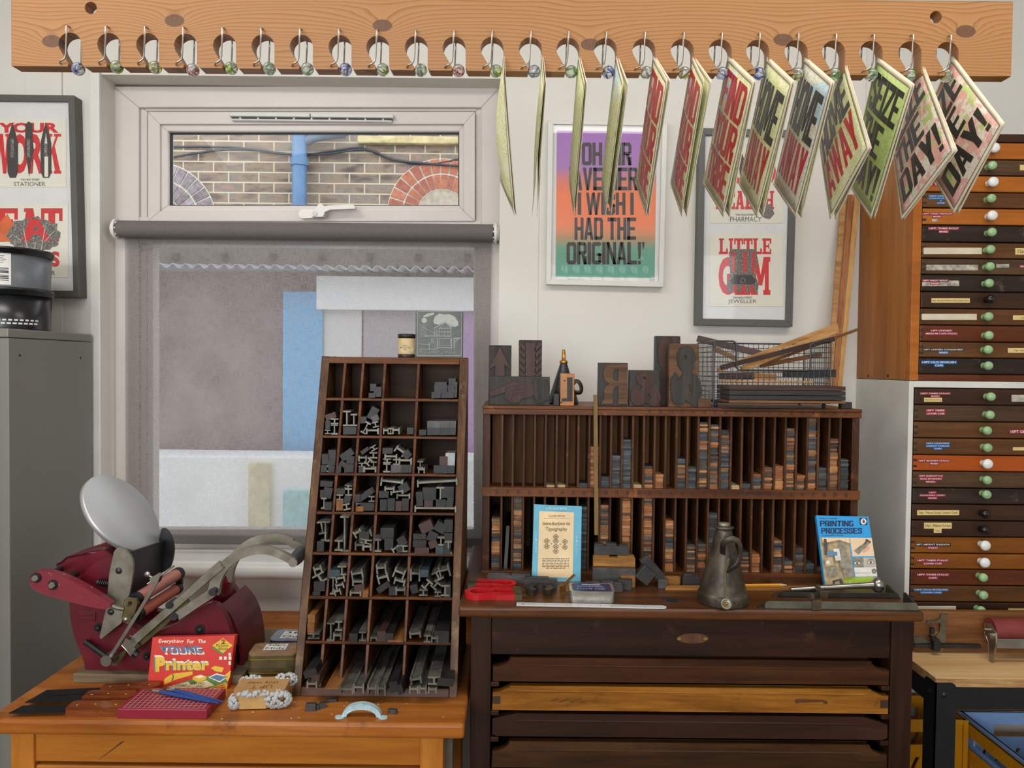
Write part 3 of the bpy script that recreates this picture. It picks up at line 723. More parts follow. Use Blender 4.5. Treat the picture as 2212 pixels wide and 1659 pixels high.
for ci, (sl, kind, ang, T, Rr, B_, L_, R2, B2, mp, tx) in enumerate(CARDS):
    a = R(ang); zT = P(1700, 121, 1.01).z if kind == 'B' else P(1700, 116, 1.01).z
    d1 = Vector((-math.cos(a), -math.sin(a))); d2 = Vector((math.sin(a), -math.cos(a)))
    l1, l2 = (0.170, 0.127) if kind == 'A' else (0.112, 0.176)
    t2 = Vector((1.011, zT)); r2 = t2 + d1 * l1; b2 = r2 + d2 * l2; q2 = t2 + d2 * l2
    def quad(T, Rr, B_, L_):
        pt = []
        for px, q in ((T, t2), (Rr, r2), (B_, b2), (L_, q2)):
            v = P(px, 300, q[0]); pt.append(Vector((v.x, q[0], q[1])))
        T_, R_, Bo, Le = pt
        return {'A': (Bo, R_, Le, T_), 'B': (Le, Bo, T_, R_)}[kind]     # bl br tl tr
    nm = 'map_card'
    lab = '%s map card %s, %s card from the right' % (MAPN[mp.name], 'with ' + WORDS[tx][0] if tx else 'seen edge-on without lettering', ORD[12 - ci])
    qd = quad(T, Rr, B_, L_)
    t = thing(nm, lab, 'card', (qd[0] + qd[3]) / 2, 'map cards hanging from the pine rack')
    for leaf in (0, 1):
        bl_, br_, tl_, tr_ = quad(T, Rr, B_, L_) if leaf == 0 else quad(T + 1, R2, B2, L_ + 8)
        off = Vector((0.0012 if leaf else 0, 0, 0))
        nrm = (br_ - bl_).cross(tl_ - bl_).normalized()
        curl = 0.004 if ci > 1 else (0.012 if ci == 0 else 0.004)
        def M(p, bl_=bl_, br_=br_, tl_=tl_, tr_=tr_, off=off, nrm=nrm, curl=curl):
            s_, t_ = p.x, p.y
            return bl_ * ((1 - s_) * (1 - t_)) + br_ * (s_ * (1 - t_)) + tl_ * ((1 - s_) * t_) + tr_ * (s_ * t_) + off + nrm * (p.z + curl * math.sin(PI * s_) * math.sin(PI * t_))
        b = MB(CARDP); N = 12; mg = (0.045, 0.035)
        us = [0, mg[0]] + [mg[0] + (1 - 2 * mg[0]) * k / N for k in range(1, N)] + [1 - mg[0], 1]
        ts = [0, mg[1]] + [mg[1] + (1 - 2 * mg[1]) * k / N for k in range(1, N)] + [1 - mg[1], 1]
        nu, nt = len(us), len(ts)
        vs = [M(Vector((u, v, 0))) for v in ts for u in us]; fb = []; fm = []
        for j in range(nt - 1):
            for i in range(nu - 1):
                f = (j * nu + i, j * nu + i + 1, (j + 1) * nu + i + 1, (j + 1) * nu + i)
                (fb if i in (0, nu - 2) or j in (0, nt - 2) else fm).append(f)
        b.add(vs, fb, True); b.use(mp if leaf == 0 else MGREEN); b.add(vs, fm, True)
        if leaf == 0:
            b.use(plain('map_neatline', '6d6a58', 0.7))
            for (u0, v0, u1, v1) in ((0.04, 0.03, 0.96, 0.034), (0.04, 0.966, 0.96, 0.97), (0.04, 0.03, 0.045, 0.97), (0.955, 0.03, 0.96, 0.97)):
                for k in range(8):
                    if u1 - u0 > 0.5: b.rect(u0 + (u1 - u0) * k / 8, v0, u0 + (u1 - u0) * (k + 1) / 8, v1, M, 0.0003)
                    else: b.rect(u0, v0 + (v1 - v0) * k / 8, u1, v0 + (v1 - v0) * (k + 1) / 8, M, 0.0003)
            if tx:
                for wd, ink, y0, y1 in WORDS[tx][1]:
                    b.use(ink)
                    n_ = len(wd); x0, x1 = 0.10, (0.90 if wd != 'THE' else 0.72)
                    block(b, wd, x0, y0, x1, y1, M, 0.0005)
        o = b.build('printed_leaf' if leaf == 0 else 'back_leaf', t)
        sd = o.modifiers.new('paper', 'SOLIDIFY'); sd.thickness = 0.0003; sd.offset = -1
def picture(name, label, outer, inner, depth, mat, mount, cat='picture'):
    "outer / inner: TL TR BR BL pixels of the front face"
    yf = YW - depth
    O = [P(x, y, yf) for x, y in outer]; I = [P(x, y, yf) for x, y in inner]
    t = thing(name, label, cat, ((O[2].x + O[3].x) / 2, YW, O[2].z))
    D = Vector((0, depth - 0.001, 0))
    for k, nm in enumerate(('frame_rail', 'frame_stile', 'frame_rail', 'frame_stile')):
        q = (k + 1) % 4
        b = MB(mat); b.hexa([O[q], O[k], I[k], I[q]], [O[q] + D, O[k] + D, I[k] + D, I[q] + D]); b.build(nm, t, bevel=0.0008)
    D2 = Vector((0, 0.010, 0)); b = MB(mount); Q = [p + D2 for p in I]
    b.hexa([Q[3], Q[2], Q[1], Q[0]], [p + Vector((0, 0.004, 0)) for p in (Q[3], Q[2], Q[1], Q[0])]); b.build('mount', t)
    b = MB(GLASS); Q = [p + Vector((0, 0.003, 0)) for p in I]; b.add([Q[3], Q[2], Q[1], Q[0]], [(0, 1, 2, 3)]); b.build('pane', t)
    return t, yf + 0.0095
GREYF = plain('dark_grey_frame', '55544f', 0.45, var=0.05, scale=12)
WHITEF = plain('white_frame', 'dad8d1', 0.4, var=0.03, scale=10)
MOUNTW = plain('white_mount', 'dcdcdb', 0.6, var=0.02)
CREAMP = plain('cream_print_paper', 'e2dfd0', 0.6, var=0.02)
REDP = plain('red_print_ink', 'd2262b', 0.45, var=0.08, scale=150)
TEXTG = plain('grey_caption_ink', '55544f', 0.6)
ENGR = NT('engraving_grey'); _n = ENGR.noise(ENGR.coord((1, 1, 1)), 260, 6, 0.8); ENGR.col(ENGR.ramp(_n, [(0.38, '3a3735'), (0.52, '6d6863'), (0.66, 'c9c3b8')])); ENGR.set(Roughness=0.6); ENGR = ENGR.m
ENGD = plain('engraving_dark', '3b3735', 0.5, var=0.25, scale=220)
def card_print(t, Yp, x0, y0, x1, y1):
    M = pm(Yp); b = MB(CREAMP); b.rect(x0, y1, x1, y0, M, 0.0006); return b, M
# left picture
t, Yp = picture('framed_print', 'dark grey framed pair of stationer and greengrocer prints left of the window', [(-47, 203), (160, 206), (171, 642), (-36, 640)], [(-33, 217), (147, 219), (158, 628), (-22, 627)], 0.04, GREYF, MOUNTW)
b, M = card_print(t, Yp, -25, 256, 143, 404)
b.use(REDP); b.text('YOUR', -4, 287, 127, 265, M, .0010, .05); slab(b, 'WORK', -20, 375, 132, 289, M, .0010, .04, .02)
for cx, tip in ((27, 1), (62, -1), (99, 1)):
    b.use(ENGD)
    if tip > 0: pl = [(cx - 11, 372), (cx - 12, 310), (cx - 7, 288), (cx, 264), (cx + 7, 288), (cx + 12, 310), (cx + 12, 372), (cx + 7, 384), (cx - 6, 384)]
    else: pl = [(cx - 7, 268), (cx, 262), (cx + 8, 268), (cx + 9, 305), (cx + 11, 325), (cx + 5, 350), (cx + 1, 382), (cx - 4, 350), (cx - 9, 325), (cx - 8, 305)]
    b.flat(pl, M, (), .0014); b.use(ENGR)
    b.flat([(cx - 4, 340), (cx - 4, 300), (cx + 3, 300), (cx + 3, 340)], M, (), .0016)
b.use(CREAMP); b.flat([(97, 310), (99, 286), (102, 310)], M, (), .0017); b.flat([(96, 338), (104, 338), (104, 382), (96, 382)], M, (), .0017)
b.use(TEXTG); b.text('THE HIGH STREET', 44, 390, 86, 386, M, .0010, .02); b.text('STATIONER', 30, 402, 98, 393, M, .0010, .0)
b.build('upper_print', t)
b, M = card_print(t, Yp, -20, 441, 147, 599)
b.use(REDP); slab(b, 'EAT', -8, 522, 135, 450, M, .0010); b.text('GREENS', -22, 576, 129, 543, M, .0010, .05)
b.use(plain('pale_orange_wash', 'd8662f', 0.5)); b.flat([(0, 520), (0, 480), (16, 462), (32, 490), (22, 522)], M, (), .0012)
b.use(ENGR); pl = []
for i in range(40):
    a = 2 * PI * i / 40; rr = 1 + 0.07 * math.sin(i * 2.3) + 0.05 * math.sin(i * 5.1); pl.append((73 + 57 * rr * math.cos(a), 508 + 38 * rr * math.sin(a)))
b.flat(pl, M, (), .0014)
b.use(REDP); b.flat([(48, 520), (62, 474), (84, 474), (108, 520), (92, 520), (86, 506), (70, 506), (64, 520)], M, [[(72, 498), (84, 498), (77, 484)]], .0018)
b.use(plain('leaf_vein', 'cfc8ba', 0.6))
for x0, y0, x1, y1 in ((88, 545, 98, 488), (60, 540, 50, 492), (98, 520, 118, 498), (46, 520, 26, 505), (75, 543, 76, 522)):
    b.flat([(x0 - 1, y0), (x1 - .6, y1), (x1 + .6, y1), (x0 + 1, y0)], M, (), .0020)
b.use(TEXTG); b.text('GREENGROCER', 18, 595, 119, 585, M, .0010)
b.build('lower_print', t)
# right picture
t, Yp = picture('framed_print', 'dark grey framed pair of pharmacy and jeweller prints on the right of the wall', [(1511, 276), (1724, 281), (1712, 706), (1503, 702)], [(1524, 291), (1709, 295), (1698, 691), (1518, 688)], 0.035, GREYF, MOUNTW)
b, M = card_print(t, Yp, 1534, 318, 1692, 482)
b.use(REDP); slab(b, 'GOOD', 1550, 398, 1676, 340, M, .0010); slab(b, 'HEALTH', 1546, 452, 1672, 412, M, .0010)
b.use(ENGD); b.flat([(1594, 330), (1602, 328), (1625, 392), (1642, 404), (1636, 420), (1612, 415), (1600, 398)], M, (), .0014)
b.use(ENGR); b.flat([(1650, 470), (1645, 460), (1655, 444), (1664, 440), (1673, 462), (1662, 474)], M, (), .0014)
b.use(TEXTG); b.text('THE HIGH STREET', 1589, 466, 1631, 462, M, .0010, .02); b.text('PHARMACY', 1577, 479, 1645, 468, M, .0010)
b.build('upper_print', t)
b, M = card_print(t, Yp, 1533, 505, 1691, 662)
b.use(REDP); slab(b, 'LITTLE', 1553, 549, 1666, 515, M, .0010); slab(b, 'GEM', 1552, 637, 1664, 555, M, .0010)
b.use(ENGR); b.flat([(1572, 632), (1570, 612), (1578, 596), (1575, 560), (1577, 538), (1634, 538), (1636, 560), (1631, 596), (1639, 612), (1637, 632)], M, (), .0014)
b.use(ENGD); b.flat([(1577, 606), (1586, 594), (1624, 594), (1633, 606), (1630, 614), (1580, 614)], M, (), .0016)
b.use(REDP)
for x0 in (1584, 1602, 1620): b.rect(x0, 632, x0 + 8, 616, M, .0016)
for x0 in (1582, 1606, 1624): b.rect(x0, 588, x0 + 6, 544, M, .0016)
b.use(ENGR); b.flat(circle(1605, 606, 6, 12), M, [circle(1605, 606, 4, 12)], .0018)
b.use(TEXTG); b.text('THE HIGH STREET', 1582, 645, 1625, 641, M, .0010, .02); b.text('JEWELLER', 1573, 657, 1634, 647, M, .0010)
b.build('lower_print', t)
# white framed gradient poster
t, Yp = picture('framed_poster', 'white framed purple, orange and green poster with black condensed lettering', [(1184, 258), (1442, 262), (1433, 620), (1180, 614)], [(1195, 268), (1431, 272), (1423, 608), (1190, 603)], 0.028, WHITEF, MOUNTW)
GRAD = NT('rainbow_roll_ink'); _tc = GRAD.nd('ShaderNodeTexCoord'); _sp = GRAD.nd('ShaderNodeSeparateXYZ'); GRAD.L(_tc.outputs['Generated'], _sp.inputs[0])
GRAD.col(GRAD.ramp(_sp.outputs['Z'], [(0.0, '5d9f8c'), (0.2, '6a9f86'), (0.30, 'cf8a5e'), (0.36, 'ee7f4f'), (0.56, 'ef7a45'), (0.66, 'd8786a'), (0.75, 'a878b8'), (1.0, 'a56fbf')])); GRAD.set(Roughness=0.5)
M = pm(Yp); b = MB(GRAD.m); b.add([P(1200, 597, Yp - .0006), P(1414, 600, Yp - .0006), P(1419, 285, Yp - .0006), P(1203, 282, Yp - .0006)], [(0, 1, 2, 3)])
pr = b.build('print', t)
b = MB(plain('poster_black_ink', '3c3536', 0.5, var=0.15, scale=80))
for s_, x0, y0, x1, y1 in (('OH SIR', 1257, 357, 1364, 308), ("'AVE HER", 1229, 411, 1378, 362), ('I WISH I', 1248, 464, 1369, 416), ('HAD THE', 1241, 518, 1374, 470), ("ORIGINAL!'", 1224, 571, 1393, 523)):
    block(b, s_, x0, y0, x1, y1, M, .0012)
b.build('lettering', pr)
b = MB(plain('pencil_grey', '8d8d8a', 0.8)); b.text('Ashleyworks', 1227, 607, 1263, 602, M, .0008, 0, False, .2); b.text('1/25', 1404, 607, 1414, 602, M, .0008); b.build('signature', t)

# ------------------------------------------------------------------ grey steel locker with ink tubs
LOCK = plain('grey_enamel_steel', '7a7972', 0.4, var=0.03, scale=4); LOCKD = plain('locker_gap', '1d1d1b', 0.8)
lx = P(187, 760, 2.10).x; lz = 1.522; ly = 1.775
lk = thing('steel_locker', 'tall grey steel locker standing left of the window below the ink tubs', 'locker', (lx - 0.42, (ly + 2.1) / 2, 0))
b = MB(LOCK); b.bx(lx - 0.84, lx, ly, 2.125, 0, lz - 0.022); b.build('body', lk, bevel=0.002)
b = MB(LOCK); b.bx(lx - 0.842, lx + 0.001, ly - 0.003, 2.127, lz - 0.021, lz); b.build('top_cap', lk, bevel=0.003)
b = MB(LOCKD)
for y_, z_ in ((ly + 0.04, lz - 0.062), (2.07, lz - 0.066)): b = MB(LOCKD); b.cyl((lx - 0.001, y_, z_), (lx + 0.0008, y_, z_), 0.003); b.build('rivet_hole', lk)
for k in (0, 1):
    b = MB(LOCK); x1 = lx - 0.029 - k * 0.395; b.bx(x1 - 0.388, x1, ly - 0.012, ly, 0.05, lz - 0.03); d_ = b.build('door', lk, bevel=0.002)
    if k == 1: b = MB(STEEL); b.bx(x1 - 0.02, x1 - 0.005, ly - 0.03, ly - 0.012, 0.8, 0.92); b.build('handle', d_, bevel=0.003)
TUBS = plain('black_tub_plastic', '17181a', 0.28, var=0.2, scale=9); TUBG = plain('grey_tub_plastic', '63676b', 0.35, var=0.15, scale=9)
TLAB = plain('black_label', '191819', 0.4); WLAB = plain('white_label', 'd9d7d2', 0.5, var=0.05); GLAB = plain('grey_label', '8a887f', 0.5, var=0.15, scale=30)
cx_, cy_ = P(20, 700, 1.93).x, 1.93
def tub(z, h, body, lab):
    t = thing('ink_tub', lab, 'tub', (cx_, cy_, z), 'ink tubs on the locker')
    k = 0.094
    b = MB(body); b.lathe([(0, 0), (k * .955, 0), (k * .96, .003), (k, h - .012), (k * .99, h - .012)], (cx_, cy_, z), n=48); b.build('body', t)
    b = MB(TUBS); b.lathe([(k * .98, h - .016), (k * 1.04, h - .016), (k * 1.045, h - .006), (k * 1.05, h - .006), (k * 1.05, h), (k * .9, h + .0005), (0, h - .002)], (cx_, cy_, z), n=48); b.build('lid', t)
    def M(p):      # p.x = angle in degrees from facing the room, p.y = height
        a = R(p.x); rr = k * (.962 + .04 * p.y / h) + .0004 + p.z
        return Vector((cx_ + math.sin(a) * rr, cy_ - math.cos(a) * rr, z + p.y))
    return t, M
def wrap(b, x0, y0, x1, y1, M, z=0.0, n=12):
    for i in range(n): b.rect(x0 + (x1 - x0) * i / n, y0, x0 + (x1 - x0) * (i + 1) / n, y1, M, z)
t, M = tub(lz, .102, TUBS, 'black ink tub at the bottom of the stack on the grey locker')
b = MB(GLAB); wrap(b, -60, .042, 18, .074, M); b.use(TLAB); b.text('LINE', -14, .062, -1, .070, M, .0004); b.text('2 1247 BB 12', 0, .044, 16, .047, M, .0004)
b.use(plain('label_fine_print', '5a574f', 0.6))
for k in range(4): b.rect(0, .051 + k * .004, 14 - k, .052 + k * .004, M, .0004)
b.build('label', t)
b = MB(WLAB)
for k in range(18):
    a = -60 + k * 7.5; wrap(b, a, .014, a + 5.5, .018, M, 0, 1); wrap(b, a + 2, .022, a + 7, .026, M, 0, 1)
b.build('printed_band', t)
t, M = tub(lz + .1025, .098, TUBG, 'grey ink tub with a barcode label, topmost on the grey locker')
b = MB(TLAB); wrap(b, -70, .010, 14, .078, M); b.use(WLAB); b.text('ct Plus', -12, .058, 10, .068, M, .0004, .03); wrap(b, -14, .033, 9, .049, M, .0004, 6)
b.use(TLAB); b.text('Black', -8, .041, 1, .046, M, .0008, .01); b.use(WLAB); b.text('am', -12, .018, -3, .024, M, .0004)
b.build('label', t)
b = MB(WLAB); wrap(b, 15, .006, 36, .082, M); b.use(TLAB)
for k, y in enumerate((.016, .020, .024, .028, .034, .037, .041, .044)): wrap(b, 18, y, 33, y + (.0025 if k % 3 else .0012), M, .0004, 4)
for k in range(5): wrap(b, 18, .058 + k * .004, 26 + 2 * (k % 3), .0592 + k * .004, M, .0004, 3)
b.build('barcode_label', t)
# ------------------------------------------------------------------ type cabinets on the right
CY = 1.86; CX = P(1850, 700, YW).x; CR = 1.83
VEN = wood('veneer_side', ('8a5220', 'a5682c', 'b5773a'), 'z', 0.7, 0.4, bump=0.05)
ORG = wood('orange_wood', ('8f4f16', 'a8601f', 'b56c2a'), 'x', 0.8, 0.35, bump=0.1)
DRK = wood('dark_walnut', ('281810', '3c2416', '4c2f1d'), 'x', 0.8, 0.4)
VDK = wood('blackened_wood', ('1b130e', '2c1f17', '403024'), 'x', 0.9, 0.45, worn='6b5a48')
BRN = wood('brown_wood', ('412611', '5e3b1c', '704a25'), 'x', 0.8, 0.4)
GBR = wood('grey_brown_wood', ('352417', '4f3824', '60482f'), 'x', 0.9, 0.5)
RBR = wood('red_brown_wood', ('411d0c', '5e2c12', '6e3919'), 'x', 0.8, 0.38)
OBR = wood('amber_wood', ('5f330c', '7f4a13', '94591b'), 'x', 0.8, 0.35)
BRT = wood('bright_orange_wood', ('8a3a0c', 'a84e14', 'b5591c'), 'x', 0.8, 0.35, bump=0.1)
KGR = plain('green_ceramic', '94b886', 0.15, var=0.08, scale=60); KWH = plain('white_ceramic', 'e4e4e2', 0.12, var=0.02); KDK = plain('dark_knob', '1d1414', 0.2)
LRED = plain('red_tape', '8f1f33', 0.4, var=0.06); LBLU = plain('blue_tape', '2268a8', 0.4, var=0.06); LBLK = plain('black_tape', '1d1c1c', 0.4)
LYEL = plain('yellow_card', 'd9bf7f', 0.6, var=0.05); LCRM = plain('cream_tape', 'cfc4ac', 0.6, var=0.06); LWRN = plain('worn_white_tape', 'a39c90', 0.7, var=0.35, scale=90)
EMB = plain('embossed_white', 'e6dedc', 0.5, var=0.02); LTX = plain('label_ink', '4a3a1c', 0.6)
WPAINT = plain('white_cabinet_paint', 'd4d2ca', 0.5, var=0.05, scale=6, bump=0.05)
CARC = plain('carcass_dark', '23170f', 0.8)
def zat(y, x=2000): return P(x, y, CY).z
def drawer(root, y0, y1, mat, xl_px, knob, labels, tone):
    zt_, zb_ = zat(y0 + 1.2), zat(y1 - 1.0)
    x0 = xl_px
    b = MB(mat); b.bx(x0 + .002, CR - .02, CY - .004, CY + .25, zb_, zt_)
    b.use(plain('joint_dark', '2a1a10', 0.6))
    for k in range(2): b.bx(x0 + .0018, x0 + .012, CY - .0044, CY, zb_ + (zt_ - zb_) * (.18 + .4 * k), zb_ + (zt_ - zb_) * (.40 + .4 * k))
    d = b.build('drawer', root, bevel=0.0025); d['label'] = tone
    kx, ky, kc = knob
    pk = P(kx, ky, CY - .02)
    for sx in (pk.x, CR + x0 - pk.x):
        b = MB({'g': KGR, 'w': KWH, 'd': KDK}[kc])
        q = 1.0 if kc != 'w' else 1.15
        b.lathe([(0, -.026), (.006 * q, -.0255), (.0095 * q, -.023), (.0108 * q, -.019), (.0102 * q, -.015), (.0075, -.011), (.006, -.006), (.0075, 0)], (sx, CY - .004, pk.z), (0, 1, 0), 24)
        kn = b.build('knob', d)
        if sx == pk.x and kc == 'w': kn['label'] = 'white ceramic knob'
    for L in labels:
        kind, tx, px0, py0, px1, py1 = L
        z = .0046
        Mx = lambda p: P(p.x, p.y, CY - p.z)
        cl = {'r': LRED, 'b': LBLU, 'k': LBLK, 'y': LYEL, 'c': LCRM, 'n': LWRN}[kind]
        b = MB(cl)
        if tx is None or kind == 'y':
            b.rect(px0, py1, px1, py0, Mx, z)
            if tx:
                b.use(LTX); b.text(tx, px0 + 2, py1 - 2, px1 - 2, py0 + 3, Mx, z + .0004, 0, True, .15)
        else:
            lines = tx.split('/'); n = len(lines); h = (py1 - py0) / n; wm = max(len(l) for l in lines); pw = (px1 - px0) / wm; cx = (px0 + px1) / 2
            for i, l in enumerate(lines):
                hw = pw * len(l) / 2 + 1
                b.use(cl if not (kind == 'k' and i) else (LBLU if 'MIXED' in l else LRED)); b.rect(cx - hw, py0 + (i + 1) * h - .3, cx + hw, py0 + i * h + .3, Mx, z + .00005 * i)
                b.use(EMB); b.text(l, cx - hw + 2, py0 + (i + 1) * h - 1.8, cx + hw - 2, py0 + i * h + 1.6, Mx, z + .0004, .012)
        b.build('label_strip', d)
up = thing('type_cabinet', 'orange-brown wooden type cabinet of thin drawers, stacked on the white one', 'cabinet', ((CX + CR) / 2, CY, zat(822)))
b = MB(VEN); b.bx(CX, CX + .016, CY + .0202, YW - .007, zat(822), zat(286)); sp = b.build('side_panel', up, bevel=.001)
for x in (1876, 1918):
    b = MB(plain('screw_hole', '2c1a0c', .7))
    pp = PPL(x, 812, Vector((CX, 0, 0)), Vector((1, 0, 0))); b.cyl((CX - .0006, pp.y, pp.z), (CX + .002, pp.y, pp.z), .004); b.build('screw_hole', sp)
b = MB(ORG); b.bx(CX, CX + .021, CY - .004, CY + .02, zat(822), zat(286)); b.build('face_stile', up, bevel=.001)
b = MB(RBR); b.bx(CX + .021, CR, CY - .002, YW - .01, zat(822), zat(808.5)); b.build('bottom_rail', up, bevel=.001)
b = MB(DRK); b.bx(CX - .002, CR, CY - .006, YW - .01, zat(307), zat(289)); b.build('top_board', up, bevel=.002)
b = MB(CARC); b.bx(CX + .016, CR - .002, CY + .012, YW - .012, zat(808), zat(307)); b.build('carcass', up)
b = MB(VEN); b.bx(CR - .016, CR, CY, YW - .007, zat(822), zat(286)); b.build('side_panel', up, bevel=.001)
US = [307, 344, 379, 415, 449.5, 486, 523, 558, 593, 630, 666, 702, 738, 772.5, 808]
UK = [(2147, 320, 'w'), (2142, 358, 'g'), (2144, 393.5, 'w'), (2140, 429, 'g'), (2142, 466, 'w'), (2141, 502, 'g'), (2138, 539, 'g'), (2137, 576, 'g'), (2135, 612, 'g'), (2139, 646, 'd'), (2134, 684, 'g'), (2134.5, 724.5, 'g'), (2133, 755.5, 'g'), (2133.5, 790, 'g')]
UM = [ORG, GBR, ORG, BRN, ORG, VDK, BRN, GBR, VDK, DRK, BRN, RBR, BRN, VDK]
TN = {ORG.name: 'orange wood drawer', GBR.name: 'grey-brown drawer', BRN.name: 'brown drawer', VDK.name: 'blackened drawer', DRK.name: 'dark walnut drawer', RBR.name: 'red-brown drawer', BRT.name: 'bright orange drawer', OBR.name: 'amber drawer'}
UL = [[], [('y', '10pt. Bembo', 2203, 356, 2262, 368)], [('r', '10PT TIMES', 1995, 393, 2046, 402)],
 [('b', '10PT UNIVERS/LIGHT ITALIC/L/CASE', 2007, 421, 2058, 441)], [('r', '14PT TIMES MEDIUM/MIXED', 1992, 459, 2057, 471), ('n', None, 2013, 473, 2025, 479)],
 [('r', '14PT. TIMES BOLD/MIXED', 2006, 490, 2071, 504)], [('c', None, 1995, 535, 2121, 549), ('y', '12pt. Bembo', 2193, 536, 2255, 550)], [('n', None, 2001, 572, 2113, 584), ('n', None, 2152, 570, 2180, 578), ('r', 'GROT', 2203, 572, 2232, 579)],
 [('n', None, 1992, 606, 2072, 618), ('r', '10PT GROT BOLD/MIXED', 1993, 603, 2048, 616)], [('y', '14pt. Univers Medium Italic Lower Case', 2012, 644, 2095, 654)],
 [('c', None, 1991, 678, 2110, 691), ('y', '12pt. Bodoni', 2188, 681, 2250, 691)], [('r', '14PT UNIVERS/MEDIUM CAPS ITALIC', 1999, 711, 2068, 724)],
 [('k', '14PT UNIVERS CONDENSED/MIXED', 1995, 752, 2081, 765), ('y', '14pt. Univers Condensed', 2177, 752, 2260, 762)], [('b', '14PT OLD ENGLISH/CAPS', 1991, 779, 2066, 793)]]
for i in range(14): drawer(up, US[i], US[i + 1], UM[i], CX + .0205, UK[i], UL[i], TN[UM[i].name] + ', ' + ORD[i] + ' from the top')
# lower white carcase
BZ = 0.776
lo = thing('type_cabinet', 'white painted cabinet of dark type drawers standing on the plywood bench', 'cabinet', ((CX + CR) / 2, CY, BZ))
b = MB(WPAINT); b.bx(CX, CX + .012, CY - .003, YW - .007, BZ, zat(823)); b.build('side_panel', lo, bevel=.0015)
b = MB(WPAINT); b.bx(CX + .012, CR, CY - .003, YW - .01, zat(837), zat(823)); b.build('top_board', lo, bevel=.0015)
b = MB(CARC); b.bx(CX + .0122, CR - .016, CY + .012, YW - .012, BZ + .001, zat(837.5)); b.build('carcass', lo)
b = MB(WPAINT); b.bx(CR - .016, CR, CY - .003, YW - .007, BZ, zat(837)); b.build('side_panel', lo, bevel=.0015)
LS = [838, 874, 910, 945.5, 982, 1017, 1053, 1088, 1123, 1158.5, 1194, 1228, 1263, 1298.6, 1334]
LK = [(2139, 857, 'g'), (2137, 896, 'g'), (2131, 930, 'g'), (2132, 967, 'g'), (2132, 1002, 'w'), (2131, 1037, 'g'), (2130, 1068, 'g'), (2128, 1110, 'd'), (2127, 1145, 'd'), (2127, 1178, 'w'), (2126, 1215, 'w'), (2122.5, 1247, 'g'), (2123, 1285, 'g'), (2118, 1318, 'g')]
LM = [DRK, GBR, BRN, BRN, BRT, GBR, VDK, DRK, DRK, OBR, OBR, RBR, BRN, DRK]
LL = [[('r', '10PT TIMES ITALIC/MIXED', 1988, 847, 2053, 859), ('y', '10pt Times Italic Mixed', 1996, 859, 2035, 868), ('n', None, 2185, 853, 2225, 868)], [('r', '10PT TIMES/LOWER CASE', 2001, 883, 2041, 897)], [('r', '10PT GROT', 2182, 928, 2230, 937)],
 [('b', '10PT UNIVERS/LIGHT ITALIC/CAPS', 2001, 955, 2051, 972), ('y', '10pt Univers', 2188, 966, 2250, 973)], [('r', '10PT BODINI ITALIC/MIXED', 1984, 992, 2052, 1005)], [('r', '18PT EUROSTYLE/BOLD EXTENDED/MIXED.', 1985, 1025, 2037, 1044)],
 [('r', '12PT/ROCKWELL LIGHT/MIXED', 1987, 1061, 2042, 1079)], [('y', '24pt  Palace Script  Lower Case', 1981, 1102, 2072, 1113)], [('y', '24pt  Palace Script', 1996, 1129, 2056, 1142), ('y', 'Caps', 2017, 1142, 2034, 1151)],
 [('k', '18PT. IMPRINT SHADOW/ITALIC', 1978, 1173, 2053, 1187)], [('r', '18PT TIMES ITALIC/LOWER CASE', 1981, 1207, 2049, 1221)], [('r', '18PT TIMES ITALIC/CAPS.', 1981, 1238, 2050, 1252)],
 [('b', '14PT OLD ENGLISH/LOWER CASE', 1975, 1271, 2048, 1283)], [('c', None, 1972, 1309, 2065, 1321), ('y', '12pt. Times Bold Mixed', 2178, 1314, 2250, 1323)]]
for i in range(14): drawer(lo, LS[i], LS[i + 1], LM[i], CX + .0122, LK[i], LL[i], TN[LM[i].name] + ', ' + ORD[i] + ' from the top')
# ------------------------------------------------------------------ orange pine bench
BT, BF = 0.763, 1.44
PBEN = wood('waxed_pine_top', ('7a3f14', 'ab6628', 'c98548'), 'x', 0.5, 0.32, worn='5d3012', bump=0.15)
PBEN2 = wood('waxed_pine_front', ('96541b', 'b87329', 'c68238'), 'x', 0.5, 0.35, bump=0.12)
PBEN3 = wood('waxed_pine_post', ('96541b', 'b87329', 'c68238'), 'z', 0.5, 0.35, bump=0.12)
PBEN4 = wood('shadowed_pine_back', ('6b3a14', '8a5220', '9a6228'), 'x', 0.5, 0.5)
bx0, bx1 = -1.0, P(1003, 1585, BF).x
bench = thing('pine_workbench', 'orange waxed pine workbench with a thick worn top below the window', 'workbench', ((bx0 + bx1) / 2, 1.78, 0))
b = MB(PBEN); b.bx(bx0, bx1, BF, 2.10, BT - .030, BT); top = b.build('worktop', bench, bevel=.007, seg=3)
SPK = plain('pale_splash', 'e8dcc4', .5)
b = MB(SPK)
for k in range(34):
    x = bx0 + .03 + rng.random() * (bx1 - bx0 - .06); y = BF + .012 + rng.random() * .12; r = .0008 + rng.random() * .0018
    b.flat(circle(x, y, r, 7, r * .7), None, (), BT + .0003)
b.build('paint_flecks', top)['kind'] = 'stuff'
a0 = P(24, 1620, BF + .02).x
lr = P(907, 1620, BF + .018).x
b = MB(PBEN2); b.bx(a0 + .04, lr + .002, BF + .024, BF + .044, P(500, 1649, BF + .024).z, BT - .03); b.build('apron', bench, bevel=.0015)
b = MB(plain('pine_scratch', '5d3510', .6)); A = [P(x, y, BF + .0236) for x, y in ((213, 1641), (216, 1640), (270, 1601), (262, 1602))]; b.add(A, [(0, 1, 2, 3)])
b.build('scratch_mark', bench)
